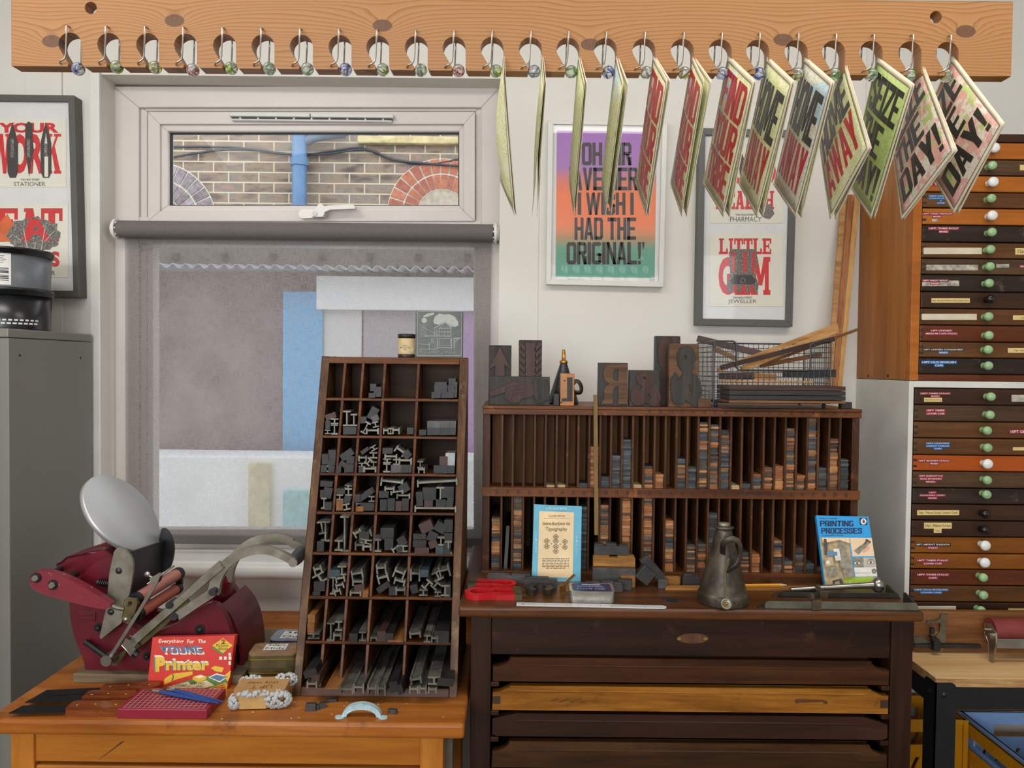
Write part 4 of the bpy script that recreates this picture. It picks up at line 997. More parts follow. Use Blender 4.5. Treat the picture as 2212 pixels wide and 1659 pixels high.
for x0 in (a0, lr):
    b = MB(PBEN3); b.bx(x0, x0 + .045, BF + .018, BF + .063, 0, BT - .03); b.build('leg', bench, bevel=.002)
    b = MB(PBEN3); b.bx(x0, x0 + .045, 2.03, 2.075, 0, BT - .03); b.build('leg', bench, bevel=.002)
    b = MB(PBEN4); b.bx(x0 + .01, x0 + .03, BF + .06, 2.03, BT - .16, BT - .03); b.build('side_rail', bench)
b = MB(PBEN2); b.bx(a0 + .046, lr - .001, BF + .022, BF + .04, .50, P(500, 1653, BF + .024).z - .003); d_ = b.build('drawer', bench, bevel=.003)
b = MB(plain('brass_cup', '8a6a2c', .35, .8)); b.lathe([(0, -.03), (.02, -.028), (.026, -.01), (.03, 0)], ((a0 + lr) / 2, BF + .022, .62), (0, 1, 0), 20); b.build('handle', d_)

# ------------------------------------------------------------------ small hand press
REDE = NT('crimson_enamel'); _n = REDE.noise(REDE.coord(), 14, 6, 0.65); _n2 = REDE.noise(REDE.coord(), 90, 4, 0.7)
_c = REDE.ramp(_n, [(0.35, '520c1a'), (0.7, '701526')]); _c = REDE.mix(REDE.math('MULTIPLY', REDE.ramp(_n2, [(0.66, '000000'), (0.74, 'ffffff')]), 0.35), _c, '8d5a5c'); REDE.col(_c); REDE.set(Roughness=0.32); REDE = REDE.m
REDS = NT('scuffed_crimson_enamel'); _n2 = REDS.noise(REDS.coord((1, 1, 2)), 55, 6, 0.75); _c = REDS.mix(REDS.ramp(_n2, [(0.62, '000000'), (0.70, 'ffffff')]), '7c2230', 'c9a9a6'); REDS.col(_c); REDS.set(Roughness=0.38); REDS = REDS.m
PSTL = plain('worn_grey_steel', '9d998e', 0.36, 0.55, var=0.3, scale=25, c2='6a6452'); PDRK = plain('dark_steel', '3a3b3c', 0.4, 0.6, var=0.3, scale=20)
PMIR = plain('polished_disc', 'c9ccce', 0.42, 0.6, var=0.03, scale=6); POLV = plain('oily_brass', '5e5434', 0.45, 0.45, var=0.35, scale=30)
SALM = plain('salmon_rubber', 'b5746a', 0.55, var=0.06); SALM2 = plain('orange_rubber', 'b5604c', 0.55, var=0.06); BLKM = plain('black_iron', '1b1b1c', 0.4, 0.3)
GRW = wood('grey_board', ('5a4a38', '75654f', '86755c'), 'x', .7, .7)
press = thing('hand_press', 'crimson table-top hand printing press with a round steel ink disc and lever handle', 'press', (P(340, 1470, 1.72).x, 1.72, BT))
def xp(b, poly, Y0, Y1, holes=(), zm=None):
    "outline traced at depth Y0, extruded straight back to Y1"
    pl = [P(x, y, Y0) for x, y in poly]; hl = [[P(x, y, Y0) for x, y in h] for h in holes]
    if zm is not None:
        for p in pl: p.z = max(p.z, zm)
    b.prism([(p.x, p.z) for p in pl], Y0, Y1, lambda p: Vector((p.x, p.z, p.y)), [[(p.x, p.z) for p in h] for h in hl]); return b
b = MB(GRW); p0, p1 = P(157, 1480, 1.608), P(523, 1462, 1.608); b.bx(p0.x, p1.x, 1.608, 1.90, BT, BT + .020); b.build('base_board', press, bevel=.002)
ZB = BT + .020
side = [(187, 1463), (181, 1425), (163, 1385), (152, 1340), (149, 1300), (155, 1275), (172, 1250), (195, 1222), (225, 1205), (246, 1202), (246, 1290), (262, 1335), (295, 1362), (335, 1368), (380, 1348), (420, 1322), (448, 1303), (466, 1303), (482, 1322), (497, 1360), (503, 1400), (504, 1463)]
side = rnd(side, 2)
for Y0 in (1.630, 1.800):
    b = MB(REDE); xp(b, side if Y0 < 1.7 else [(x + (30 if x > 300 else 45), y - 44) for x, y in side], Y0, Y0 + .02, (), ZB + .0004); sp = b.build('side_plate', press, bevel=.003)
    if Y0 < 1.7:
        for x, y, r in ((213, 1356, .010), (432, 1360, .011), (318, 1418, .009)):
            b = MB(BLKM); p = P(x, y, 1.629); b.cyl((p.x, 1.6285, p.z), (p.x, 1.632, p.z), r, n=18); b.use(PDRK); b.lathe([(0, -.006), (r * .45, -.005), (r * .55, -.001)], (p.x, 1.6285, p.z), (0, 1, 0), 14); b.build('bolt', sp)
        b = MB(REDE); p = P(189, 1331, 1.63); b.box((p.x, 1.6295, p.z), (.036, .003, .021))
        for k in (-1, 1): b.box((p.x, 1.628, p.z + k * .0045), (.026, .002, .004))
        b.build('name_plate', sp, bevel=.001)
b = MB(REDE)
_cv = smoothpts([(478, 1306), (498, 1328), (514, 1362), (523, 1410), (525, 1459)], 5)
for (A, B) in zip(_cv[:-1], _cv[1:]):
    a1, b1 = P(*A, 1.66), P(*B, 1.66); n_ = (b1 - a1).normalized(); o_ = Vector((-n_.z, 0, n_.x)) * -.006
    b.hexa([a1, b1, b1 + o_, a1 + o_], [q + Vector((0, .15, 0)) for q in (a1, b1, b1 + o_, a1 + o_)])
b.build('curved_cover', press)
b = MB(REDE); xp(b, [(187, 1463), (187, 1380), (504, 1400), (504, 1463)], 1.65, 1.80, (), ZB + .0004); b.build('frame_web', press)
b = MB(REDE); c = P(482, 1262, 1.72); b.sphere(c, .034, 24, (.62, 1.5, 1.15)); b.build('bed_casting', press)
# ink disc
pc = P(266, 1106, 1.74); v_ = (EYE - pc).normalized(); r__ = (RGT - v_ * RGT.dot(v_)).normalized(); u__ = v_.cross(r__)
u__ = u__ if u__.z > 0 else -u__
nd_ = (v_ * .55 + (r__ * .74 + u__ * .67) * .835).normalized(); rd = 97 * 1.76 / FPX
b = MB(PMIR); b.lathe([(0, 0), (rd * .985, 0), (rd, -.0015), (rd, -.011), (rd * .9, -.012), (0, -.012)], pc, nd_, 64); disc = b.build('ink_disc', press)
b = MB(REDE); pb_ = pc - nd_ * .014
b.tube([pb_ + r__ * .02 - u__ * .03, P(262, 1195, 1.72), P(240, 1235, 1.70)], [.016, .018, .016], 12); b.tube([P(214, 1135, 1.73), P(245, 1162, 1.73), P(262, 1180, 1.72)], [.010, .012, .014], 10); b.tube([P(240, 1160, 1.74), P(232, 1190, 1.74), P(212, 1220, 1.74)], .009, 10)
b.cyl(pc - nd_ * .030, pc - nd_ * .011, .02); b.build('disc_bracket', press)
# platen with its two guards
b = MB(PDRK); f = [P(274, 1304, 1.625), P(280, 1192, 1.625)]; k = [P(352, 1236, 1.79), P(358, 1166, 1.79)]
b.hexa([f[0], k[0], k[1], f[1]], [q + Vector((-.012, .006, -.004)) for q in (f[0], k[0], k[1], f[1])]); b.build('platen', press, bevel=.002)
b = MB(PSTL); xp(b, rnd([(254, 1183), (266, 1185), (279, 1197), (288, 1214), (287, 1240)], 2) + [(285, 1250), (277, 1294), (262, 1346), (218, 1380), (215, 1375), (230, 1310), (236, 1238), (246, 1192), (252, 1184)], 1.606, 1.613); g = b.build('guard_plate', press, bevel=.0015)
for x, y in ((256, 1233), (239, 1322)):
    b = MB(PDRK); p = P(x, y, 1.605); b.lathe([(0, -.004), (.005, -.0035), (.0072, -.0005)], (p.x, 1.606, p.z), (0, 1, 0), 18); b.build('rivet', g)
b = MB(PDRK); xp(b, rnd([(349, 1142), (358, 1142), (369, 1157), (376, 1180), (374, 1205), (367, 1228), (352, 1238)], 2) + [(346, 1200), (343, 1165)], 1.79, 1.797); b.build('guard_plate', press, bevel=.0015)
# rollers
ro = []
for (A, B, m_, r) in (((290, 1297), (384, 1240), SALM, .0135), ((296, 1328), (382, 1272), SALM2, .0120)):
    a1, b1 = P(*A, 1.60), P(*B, 1.80); d = (b1 - a1).normalized()
    b = MB(m_); b.cyl(a1 + d * .01, b1 - d * .008, r, n=28); o = b.build('ink_roller', press)
    b = MB(BLKM); b.cyl(a1 - d * .004, a1 + d * .012, r * 1.12, n=24); b.cyl(b1 - d * .010, b1 + d * .006, r * 1.12, n=24); b.cyl(a1 - d * .02, b1 + d * .02, .004, n=10); b.build('roller_truck', o)
b = MB(POLV); xp(b, [(272, 1294), (293, 1295), (298, 1304), (293, 1320), (290, 1341), (282, 1347), (266, 1343), (264, 1332), (269, 1312), (267, 1300)], 1.583, 1.590); o = b.build('roller_hook', press, bevel=.002)
for x, y in ((277, 1306), (270, 1339)):
    b = MB(STEEL); p = P(x, y, 1.582); b.lathe([(0, -.002), (.004, -.0018), (.005, .001)], (p.x, 1.583, p.z), (0, 1, 0), 14); b.build('screw', o)
b = MB(PDRK); xp(b, [(386, 1230), (393, 1236), (393, 1262), (385, 1284), (378, 1284), (380, 1262), (380, 1240)], 1.806, 1.812); b.build('roller_hook', press, bevel=.001)
# lever arms
def band(b, pts, wpx, Y0, Y1, taper=None):
    "flat bar along a pixel path, width wpx, extruded Y0..Y1"
    L_, R_ = [], []
    for i, (x, y) in enumerate(pts):
        p, q = pts[max(i - 1, 0)], pts[min(i + 1, len(pts) - 1)]; dx, dy = q[0] - p[0], q[1] - p[1]; l = math.hypot(dx, dy)
        ww = (wpx if taper is None else wpx + (taper - wpx) * i / (len(pts) - 1)) / 2
        L_.append((x - dy / l * ww, y + dx / l * ww)); R_.append((x + dy / l * ww, y - dx / l * ww))
    return xp(b, L_ + R_[::-1], Y0, Y1)
b = MB(PSTL); band(b, [(272, 1398), (340, 1339), (400, 1287), (478, 1220)], 17, 1.594, 1.604); ar = b.build('side_arm', press, bevel=.0015)
b = MB(POLV); band(b, [(282, 1407), (345, 1353), (390, 1312), (402, 1296)], 13, 1.602, 1.612); b.build('arm_edge', ar)
b = MB(PSTL); band(b, smoothpts([(382, 1332), (420, 1306), (458, 1281)], 4), 19, 1.586, 1.594); b.build('link_bar', press, bevel=.0015)
hp = smoothpts([(460, 1284), (466, 1254), (482, 1225), (508, 1203), (540, 1191), (575, 1189), (605, 1199), (634, 1214)], 5)
b = MB(PSTL); band(b, hp, 24, 1.598, 1.612, 15); b.build('handle_arm', press, bevel=.0025)
hp2 = [(x + 29 - (8 if x > 600 else 0), y - 27) for x, y in hp]
b = MB(PSTL); band(b, hp2, 22, 1.70, 1.714, 15); b.build('handle_arm', press, bevel=.0025)
b = MB(plain('dark_grip', '303236', .45)); a1, b1 = P(635, 1213, 1.606), P(655, 1187, 1.712); d = b1 - a1
b.lathe([(.007, 0), (.0125, .012), (.0145, d.length * .3), (.015, d.length * .5), (.0145, d.length * .7), (.0125, d.length - .012), (.007, d.length)], a1, d, 24); b.build('handle_grip', press)
b = MB(STEEL); b.cyl(a1 - d.normalized() * .012, a1 + d.normalized() * .004, .009); b.cyl(b1 - d.normalized() * .004, b1 + d.normalized() * .012, .009); b.build('grip_cap', press)
for x, y, Y_ in ((366, 1307, 1.592), (376, 1332, 1.584), (459, 1279, 1.584)):
    b = MB(PDRK); p = P(x, y, Y_); b.cyl((p.x, Y_ - .003, p.z), (p.x, Y_ + .03, p.z), .0075, n=18); b.build('pivot_pin', press)
b = MB(REDS); rb = [(63, 1262), (65, 1246), (76, 1234), (94, 1232), (140, 1246), (195, 1276), (236, 1303), (240, 1310), (228, 1317), (200, 1312), (140, 1297), (78, 1280)]
xp(b, rnd(rb + rb[:1], 2)[:-1], 1.572, 1.592); lv = b.build('front_lever', press, bevel=.004)
for x, y in ((79, 1248), (115, 1263)):
    b = MB(BLKM); p = P(x, y, 1.572); b.cyl((p.x, 1.570, p.z), (p.x, 1.574, p.z), .0105, n=20); b.use(STEEL); b.lathe([(0, -.007), (.006, -.007), (.0075, -.005), (.0075, 0)], (p.x, 1.571, p.z), (0, 1, 0), 6, smooth=False); b.build('hex_bolt', lv)
b = MB(PSTL); b.tube([P(236, 1306, 1.582), P(250, 1312, 1.585), P(268, 1316, 1.588)], .0048, 10); b.build('drive_pin', press)
b = MB(REDE); xp(b, [(126, 1220), (146, 1202), (185, 1194), (222, 1190), (250, 1200), (250, 1240), (222, 1244), (190, 1240), (172, 1250), (132, 1232)], 1.665, 1.735); b.build('rear_casting', press, bevel=.004)
b = MB(REDE); xp(b, [(202, 1196), (206, 1182), (222, 1176), (240, 1186), (245, 1205), (205, 1205)], 1.78, 1.80); b.build('rear_casting', press, bevel=.004)
b = MB(PDRK)
for (A, Ya, B, Yb, r) in (((100, 1245), 1.585, (140, 1222), 1.69, .006), ((136, 1258), 1.585, (175, 1232), 1.70, .007), ((195, 1200), 1.70, (222, 1185), 1.80, .006)): b.cyl(P(*A, Ya), P(*B, Yb), r, n=14)
for k, (A, Ya, B, Yb) in enumerate((((190, 1206), 1.69, (204, 1210), 1.69),)): b.cyl(P(*A, Ya), P(*B, Yb), .013, n=18)
b.cyl(P(204, 1210, 1.69), P(248, 1217, 1.66), .0065, n=14); b.build('cross_rod', press)
b = MB(PDRK); b.tube([P(208, 1257, 1.61), P(240, 1262, 1.62)], .006, 12)
for k in range(6): b.cyl(P(214 + k * 4, 1258 + k * .6, 1.61), P(215.5 + k * 4, 1258.3 + k * .6, 1.61), .0075, n=14)
b.build('threaded_stud', press)
b = MB(STEEL); band(b, [(236, 1422), (288, 1340), (337, 1259)], 7, 1.574, 1.578); p = P(233, 1425, 1.576); b.cyl((p.x, 1.568, p.z), (p.x, 1.60, p.z), .0115, n=24); b.build('roller_rod', press)
b = MB(STEEL); xp(b, [(322, 1250), (338, 1241), (345, 1246), (340, 1260), (328, 1262)], 1.566, 1.582); b.tube([P(318, 1262, 1.57), P(338, 1248, 1.58), P(376, 1222, 1.62)], .002, 6); p = P(318, 1241, 1.574); b.lathe([(0, -.002), (.006, -.002), (.006, .002), (0, .002)], p, (0, 1, 0), 16); b.cyl(p, P(330, 1248, 1.574), .002); b.build('wing_clamp', press)
b = MB(BLKM); b.tube([P(184, 1386, 1.622), P(210, 1405, 1.615), P(236, 1424, 1.605)], .006, 10); b.build('stop_rod', press)
b = MB(STEEL); xp(b, [(262, 1394), (272, 1380), (280, 1384), (283, 1392), (294, 1402), (282, 1416), (272, 1404)], 1.576, 1.594); b.use(BLKM); b.cyl(P(288, 1408, 1.584), P(297, 1416, 1.584), .0075, n=14); b.build('arm_clamp', press, bevel=.001)
b = MB(POLV); xp(b, [(242, 1436), (246, 1420), (275, 1400), (270, 1412), (250, 1438)], 1.598, 1.606); b.build('arm_tip', press, bevel=.001)

# ------------------------------------------------------------------ red toy-printer box
TOYR = plain('toy_red_card', 'cf3327', .4, var=.05); TOYW = plain('toy_white', 'e8e0cc', .5, var=.02); TOYY = plain('toy_yellow', 'e2b832', .5, var=.05); TOYB = plain('toy_blue', '55789c', .5, var=.05); TOYG = plain('toy_green', '5b8444', .5, var=.05); TOYK = plain('toy_dark', '4d4436', .6); TOYC = plain('toy_cream', 'ddd0a8', .5, var=.04)
def leanbox(name, label, cat, TL, TR, BR, BL, Yb, Yt, th, mat, face=None, bev=.0008):
    "box standing on its lower edge at depth Yb and leaning back to Yt; returns thing and a pixel map onto its front"
    c = [P(*BL, Yb), P(*BR, Yb), P(*TR, Yt), P(*TL, Yt)]
    n = (c[1] - c[0]).cross((c[3] - c[0]) + (c[2] - c[1])).normalized()
    if n.y > 0: n = -n
    c = [PPL(x, y, c[0], n) for x, y in (BL, BR, TR, TL)]
    t = thing(name, label, cat, (c[0] + c[1]) / 2)
    b = MB(mat); b.hexa(c, [p - n * th for p in c]); return t, b, (lambda p, o=c[0], n=n: PPL(p.x, p.y, o, n) + n * (.0003 + p.z)), n, c
t, b, M, n, c = leanbox('toy_box', 'red cardboard toy box with yellow Printer lettering, leaning on the crimson press', 'box', (329, 1377), (508, 1373), (491, 1493), (317, 1490), 1.585, 1.598, .017, TOYR)
b.build('carton', t, bevel=.001)
b = MB(TOYW); b.text('Everything', 342, 1391, 396, 1381, M, .0002, .02, False, -.15); b.text('For', 404, 1390, 419, 1381, M, .0002, .02, False, -.15); b.text('The', 427, 1389, 444, 1381, M, .0002, .02, False, -.15)
for k, (m_, dx, dy, z) in enumerate(((TOYW, 3, 4, .0002), (TOYB, 0, 0, .0004))):
    b.use(m_); block(b, 'YOUNG', 349 + dx, 1410 + dy, 440 + dx, 1395 + dy, M, z, .12, .35)
for (m_, dx, dy, z) in ((TOYW, -2, -4, .0002), (TOYB, -3, 0, .0003), (TOYY, 0, 0, .0006)):
    b.use(m_); b.text('P', 336 + dx, 1451 + dy, 358 + dx, 1419 + dy, M, z, .06); b.text('rinter', 359 + dx, 1448 + dy, 453 + dx, 1426 + dy, M, z, .04)
b.use(TOYY); b.flat([(482, 1378), (503, 1394), (482, 1411), (459, 1394)], M, (), .0003); b.use(TOYG); b.flat([(459, 1394), (482, 1411), (482, 1416), (459, 1400)], M, (), .0003)
b.use(plain('toy_rust', '8a3a1c', .5)); b.text('2', 478, 1391, 487, 1381, M, .0006, .04); b.use(TOYK); b.text('Picture', 467, 1397, 493, 1391, M, .0006, .0, False, -.15); b.text('Blocks', 472, 1404, 493, 1398, M, .0006, .0, False, -.15)
b.use(TOYG); b.flat([(452, 1459), (493, 1462), (489, 1491), (400, 1490), (380, 1478), (420, 1465)], M, (), .0003)
b.use(TOYC); b.flat([(358, 1484), (407, 1472), (413, 1480), (400, 1490), (368, 1490)], M, (), .0005); b.flat([(403, 1482), (446, 1469), (463, 1480), (432, 1490), (408, 1490)], M, (), .0005)
b.use(TOYK); b.text('FULL ALPHABET', 364, 1483, 404, 1477.5, M, .0008, 0, False, .0); b.text('AND', 376, 1489, 390, 1485, M, .0008); b.text('INK PAD', 414, 1478.5, 442, 1473, M, .0008); b.text('AND', 424, 1483.5, 438, 1480, M, .0008); b.text('TYPE HOLDER', 414, 1489, 454, 1485, M, .0008)
b.use(TOYY); b.flat([(354, 1474), (356, 1466), (372, 1455), (416, 1450), (417, 1457), (374, 1470), (356, 1479)], M, (), .0005); b.flat([(416, 1467), (418, 1461), (434, 1457), (446, 1461), (446, 1467), (428, 1475)], M, (), .0006); b.flat([(456, 1443), (464, 1438), (484, 1442), (480, 1452), (466, 1450)], M, (), .0006); b.flat([(484, 1460), (499, 1447), (497, 1462), (492, 1472)], M, (), .0006)
b.use(TOYW); b.flat([(421, 1461), (434, 1458), (443, 1461), (430, 1465)], M, (), .0008); b.use(TOYK); b.flat([(372, 1455), (374, 1462), (371, 1470), (373, 1470), (376, 1462), (374, 1455)], M, (), .0008)
for x in (474, 484, 494): b.use(TOYW); b.rect(x, 1425, x + 6, 1418, M, .0005)
b.rect(494, 1417, 499, 1410, M, .0005); b.rect(494, 1436, 499, 1428, M, .0005)
b.use(TOYW); b.flat([(450, 1463), (468, 1454), (494, 1461), (475, 1474)], M, (), .0006); b.use(TOYB); b.flat([(454, 1463), (468, 1457), (489, 1462), (475, 1471)], M, (), .0008)
b.use(TOYY); b.flat([(440, 1490), (488, 1474), (492, 1480), (490, 1490)], M, (), .0006); b.use(TOYR)
for k in range(3): b.flat([(445 + k * 10, 1490), (486, 1477 + k * 5), (486, 1479 + k * 5), (450 + k * 10, 1490)], M, (), .0008)
b.use(TOYW); b.text('MADE IN', 322, 1479, 344, 1475, M, .0003); b.text('ENGLAND', 321, 1485, 345, 1480, M, .0003)
b.build('cover_print', t)

# ------------------------------------------------------------------ crimson gridded board with brushes
BDR = plain('crimson_board', '8f2136', .35, var=.05); GRIDW = plain('grid_line', 'd9b8b4', .5)
x0, x1 = P(253, 1550, 1.449).x, P(447, 1550, 1.449).x; zt = BT + .019
BD0, BD1 = 1.449, 1.546
bd = thing('gridded_board', 'crimson block with a white grid on top, at the front edge of the pine bench', 'board', ((x0 + x1) / 2, (BD0 + BD1) / 2, BT))
b = MB(BDR); b.bx(x0, x1, BD0, BD1, BT, zt); b.build('block', bd, bevel=.0015)
b = MB(GRIDW)
for k in range(17):
    x = x0 + .010 + (x1 - x0 - .02) * k / 16; b.rect(x - .0005, BD0 + .004, x + .0005, BD1 - .006, None, zt + .0003)
for k in range(9):
    y = BD0 + .006 + (BD1 - BD0 - .014) * k / 8; b.rect(x0 + .008, y - .0004, x1 - .008, y + .0004, None, zt + .0003)
b.text('Adana', x1 - .034, BD1 - .0052, x1 - .010, BD1 - .0008, None, zt + .0004, .02, False, .2); b.build('grid_print', bd)
BLUH = plain('blue_lacquer', '24468a', .25, var=.05); BRIS = plain('brown_bristle', '5a3018', .7)
for k, (tip, fer, end, lab) in enumerate((((308, 1488), (345, 1494), (456, 1517), 'blue paintbrush with the longest bristles, nearest the front of the crimson board'), ((346, 1486), (372, 1492), (473, 1519), 'blue paintbrush lying in the middle of the three on the crimson board'), ((352, 1484), (378, 1490), (483, 1517), 'thin blue paintbrush farthest back of the three on the crimson board'))):
    zz = zt + .006 + (.0005 * k); a1, a2, a3 = PZ(*tip, zz + .003), PZ(*fer, zz), PZ(*end, zz - .002); d = (a3 - a2).normalized()
    t = thing('paintbrush', lab, 'brush', (a2 + a3) / 2, 'paintbrushes on the crimson board')
    b = MB(BLUH); b.tube([a2, a2 + (a3 - a2) * .2, a2 + (a3 - a2) * .6, a3], [.0034 - .0004 * k, .0042 - .0005 * k, .003, .0016], 10); b.build('handle', t)
    e_ = a2 + (a1 - a2) * .42; b = MB(STEEL); b.tube([a2, e_], [.0034 - .0004 * k, .0024], 10); b.build('ferrule', t)
    b = MB(BRIS); b.tube([e_, e_ + (a1 - e_) * .5, a1], [.0024, .0022, .0004], 8); b.build('bristles', t)

# ------------------------------------------------------------------ wooden handled scrapers
HNDL = wood('red_brown_handle', ('4a2210', '7a3d1c', '96522a'), 'x', 2.2, .25, bump=.1); BLAD = plain('black_blade', '202225', .4, .5, var=.25, scale=20); BRASS = plain('brass', 'b5843c', .3, .9)
def scraper(lab, o, ang, L, blade, z0, hw=.036):
    r = Matrix.Rotation(ang, 3, 'Z'); t = thing('ink_scraper', lab, 'scraper', o, 'scrapers on the pine bench')
    def M(p): return Vector(o) + r @ Vector((p.x, p.y, p.z))
    h = hw / 2
    out = [(0, -h * .8), (.006, -h), (L * .55, -h), (L * .62, -h * .85), (L * .68, -h), (L * .93, -h), (L, -h * .5), (L, h * .5), (L * .93, h), (L * .68, h), (L * .62, h * .85), (L * .55, h), (.006, h), (0, h * .8)]
    b = MB(HNDL); b.prism(out, z0, z0 + .017, M); b.build('handle', t, bevel=.005, seg=3)
    b = MB(BLAD); b.prism([(-blade, -h * .86), (.004, -h * .75), (.004, h * .75), (-blade + .008, h * .86)], z0 + .0075, z0 + .0095, M); b.build('blade', t)
    for x, y in ((L * .14, 0), (L * .45, .2), (L * .82, 0)):
        b = MB(BRASS); p = M(Vector((x, y * h, z0 + .017))); b.lathe([(0, .0012), (.0028, .0009), (.0036, 0)], p, (0, 0, 1), 12); b.build('rivet', t)
q = PZ(150, 1532, BT + .008); scraper('front wooden-handled scraper with a black blade on the pine bench', (q.x, q.y, BT), R(3), .108, .105, 0)
q = PZ(180, 1512, BT + .008); scraper('middle wooden-handled scraper with a looped end on the pine bench', (q.x, q.y + .006, BT), R(4), .098, .108, 0, .034)
q = PZ(200, 1496, BT + .012); scraper('rear wooden-handled scraper beside the crimson board', (q.x + .01, q.y + .018, BT), R(8), .112, .12, 0, .034)

# ------------------------------------------------------------------ tins, parcel, odds and ends
TINB = plain('brown_tin', '96704a', .4, .2, var=.2, scale=40); TINS = plain('dark_olive_tin', '5e5438', .4, .3, var=.25, scale=40); TINY = plain('yellow_rim', '8a7a24', .4, .4); TINN = plain('navy_tin', '262a44', .35, .2); TINO = plain('orange_tin', 'c07f33', .4, .2, var=.15); LABW = plain('white_tape_label', 'e2e1da', .6); PENK = plain('marker_ink', '22282c', .6)
def rr(w, d, r, n=5): return arc(w / 2 - r, d / 2 - r, r, 0, 90, n) + arc(-w / 2 + r, d / 2 - r, r, 90, 180, n) + arc(-w / 2 + r, -d / 2 + r, r, 180, 270, n) + arc(w / 2 - r, -d / 2 + r, r, 270, 360, n)
def tin(label, o, ang, w, d, h, lidm, bodym, rimm, txt=None):
    t = thing('flat_tin', label, 'tin', o, 'old flat tins beside the type case'); r = Matrix.Rotation(ang, 3, 'Z')
    M = lambda p: Vector(o) + r @ Vector((p.x, p.y, p.z))
    b = MB(bodym); b.prism(rr(w, d, .010), 0, h * .6, M); b.build('body', t, bevel=.001)
    b = MB(rimm); b.prism(rr(w + .003, d + .003, .011), h * .6, h * .68, M); b.build('rim', t)
    b = MB(bodym); b.prism(rr(w + .002, d + .002, .011), h * .68, h * .9, M); b.use(lidm); b.prism(rr(w + .001, d + .001, .011), h * .9, h, M); lid = b.build('lid', t, bevel=.0012)
    if txt:
        x0, y0, x1, y1 = txt[1]; b = MB(LABW); b.rect(x0, y0, x1, y1, M, h + .0003); b.use(PENK); ls = txt[0].split('/')
        for i, l in enumerate(ls):
            hh = (y1 - y0) / len(ls); b.text(l, x0 + .004, y1 - (i + 1) * hh + .003, x1 - .004, y1 - i * hh - .003, M, h + .0006, .0)
        b.build('paper_label', t)
q = PZ(578, 1470, BT); q.x += .009; tin('dark olive tin at the bottom, under the brown tin labelled 30pt Mids', (q.x, q.y + .028, BT), R(2), .103, .064, .028, TINS, TINS, TINY)
tin('brown tin labelled 30pt Mids, resting on the dark olive tin', (q.x, q.y + .029, BT + .0284), R(4), .103, .068, .031, TINB, TINS, TINY, ('30pt/Mids', (-.026, -.010, .022, .026)))
q2 = (P(632, 1400, 1.74).x, 1.745); tin('orange tin behind the brown one, under the navy tin', (q2[0], q2[1], BT), 0, .105, .07, .028, TINO, TINO, TINO, ('mm Ziatho', (-.044, -.03, .05, .01)))
tin('navy blue tin labelled 36pt Quads, partly hidden by the tall type case', (q2[0] + .004, q2[1] + .004, BT + .0284), 0, .10, .066, .030, plain('pale_tin_lid', '8e93a0', .3, .4), TINN, TINN, ('36pt/Quads', (-.030, -.024, .048, .022)))
# bubble-wrapped parcel
KRAFT = plain('kraft_paper', 'b58a58', .7, var=.06, scale=14); KRTP = plain('kraft_tape', 'c09a5e', .5, var=.06, scale=50)
BUB = NT('bubble_wrap'); BUB.set(Roughness=.12, IOR=1.3); BUB.b.inputs['Transmission Weight'].default_value = .45; BUB.col('e8ebeb'); BUB = BUB.m
q = PZ(567, 1516, BT); par = thing('wrapped_parcel', 'kraft-paper parcel bulging with clear bubble wrap beside the tall type case', 'parcel', (q.x, q.y, BT)); r = Matrix.Rotation(R(5), 3, 'Z')
Mp = lambda p: Vector((q.x, q.y, BT)) + r @ Vector((p.x, p.y, p.z))
b = MB(KRAFT); b.prism(rr(.100, .074, .014), .004, .036, Mp); b.use(plain('pencil_brown', '7a4f28', .7)); b.text('this way', .03, .016, -.032, .0, Mp, .0364, 0); b.text('UP T', .022, -.005, -.02, -.02, Mp, .0364, 0); b.build('paper_wrap', par, bevel=.006, seg=3)
b = MB(KRTP); b.bx(0, .001, 0, .001, 0, .001) if False else None
tp = [Mp(Vector(p)) for p in ((-.036, -.0385, .003), (.016, -.0385, .003), (.016, -.0385, .030), (-.036, -.0385, .030))]; b.hexa(tp, [p + Vector((0, .003, 0)) for p in tp]); b.build('paper_tape', par)
b = MB(BUB)
def blob(cx, cy, cz, sx, sy, sz, n):
    for k in range(n):
        a, e = rng.random() * 2 * PI, math.acos(1 - 2 * rng.random()) ; v = Vector((cx + sx * math.sin(e) * math.cos(a), cy + sy * math.sin(e) * math.sin(a), cz + sz * math.cos(e)))
        if v.z > .003: b.sphere(Mp(v), .0028 + rng.random() * .0018, 8)
blob(.036, -.030, .018, .026, .012, .016, 280); blob(-.046, -.022, .014, .012, .022, .012, 170); blob(.040, .034, .030, .022, .010, .012, 120); blob(-.03, .036, .026, .024, .008, .012, 110); blob(-.01, -.034, .032, .03, .006, .004, 80)
o = b.build('bubble_wrap', par); o['kind'] = 'stuff'
GBLK = plain('grey_lead', '4c4a48', .45, .3, var=.2, scale=60)
for px, py, w_, d_, h_, a, lab in ((670, 1537, .020, .012, .014, 4, 'larger grey lead block, left of the three by the parcel'), (684, 1534, .010, .010, .009, -10, 'small pale lead block between two others by the parcel'), (695, 1531, .013, .012, .010, 20, 'small dark lead block, right of the three by the parcel'), (714, 1518, .022, .010, .006, 14, 'flat grey lead block close under the tall type case'), (847, 1543, .018, .010, .008, -8, 'small lead block right of the pale blue handle')):
    q = PZ(px, py, BT); b = MB(GBLK); b.box((q.x, q.y + d_ / 2, BT + h_ / 2), (w_, d_, h_), Matrix.Rotation(R(a), 3, 'Z')); tag(b.build('lead_block', bevel=.0006), lab, 'block', 'loose lead blocks on the pine bench')
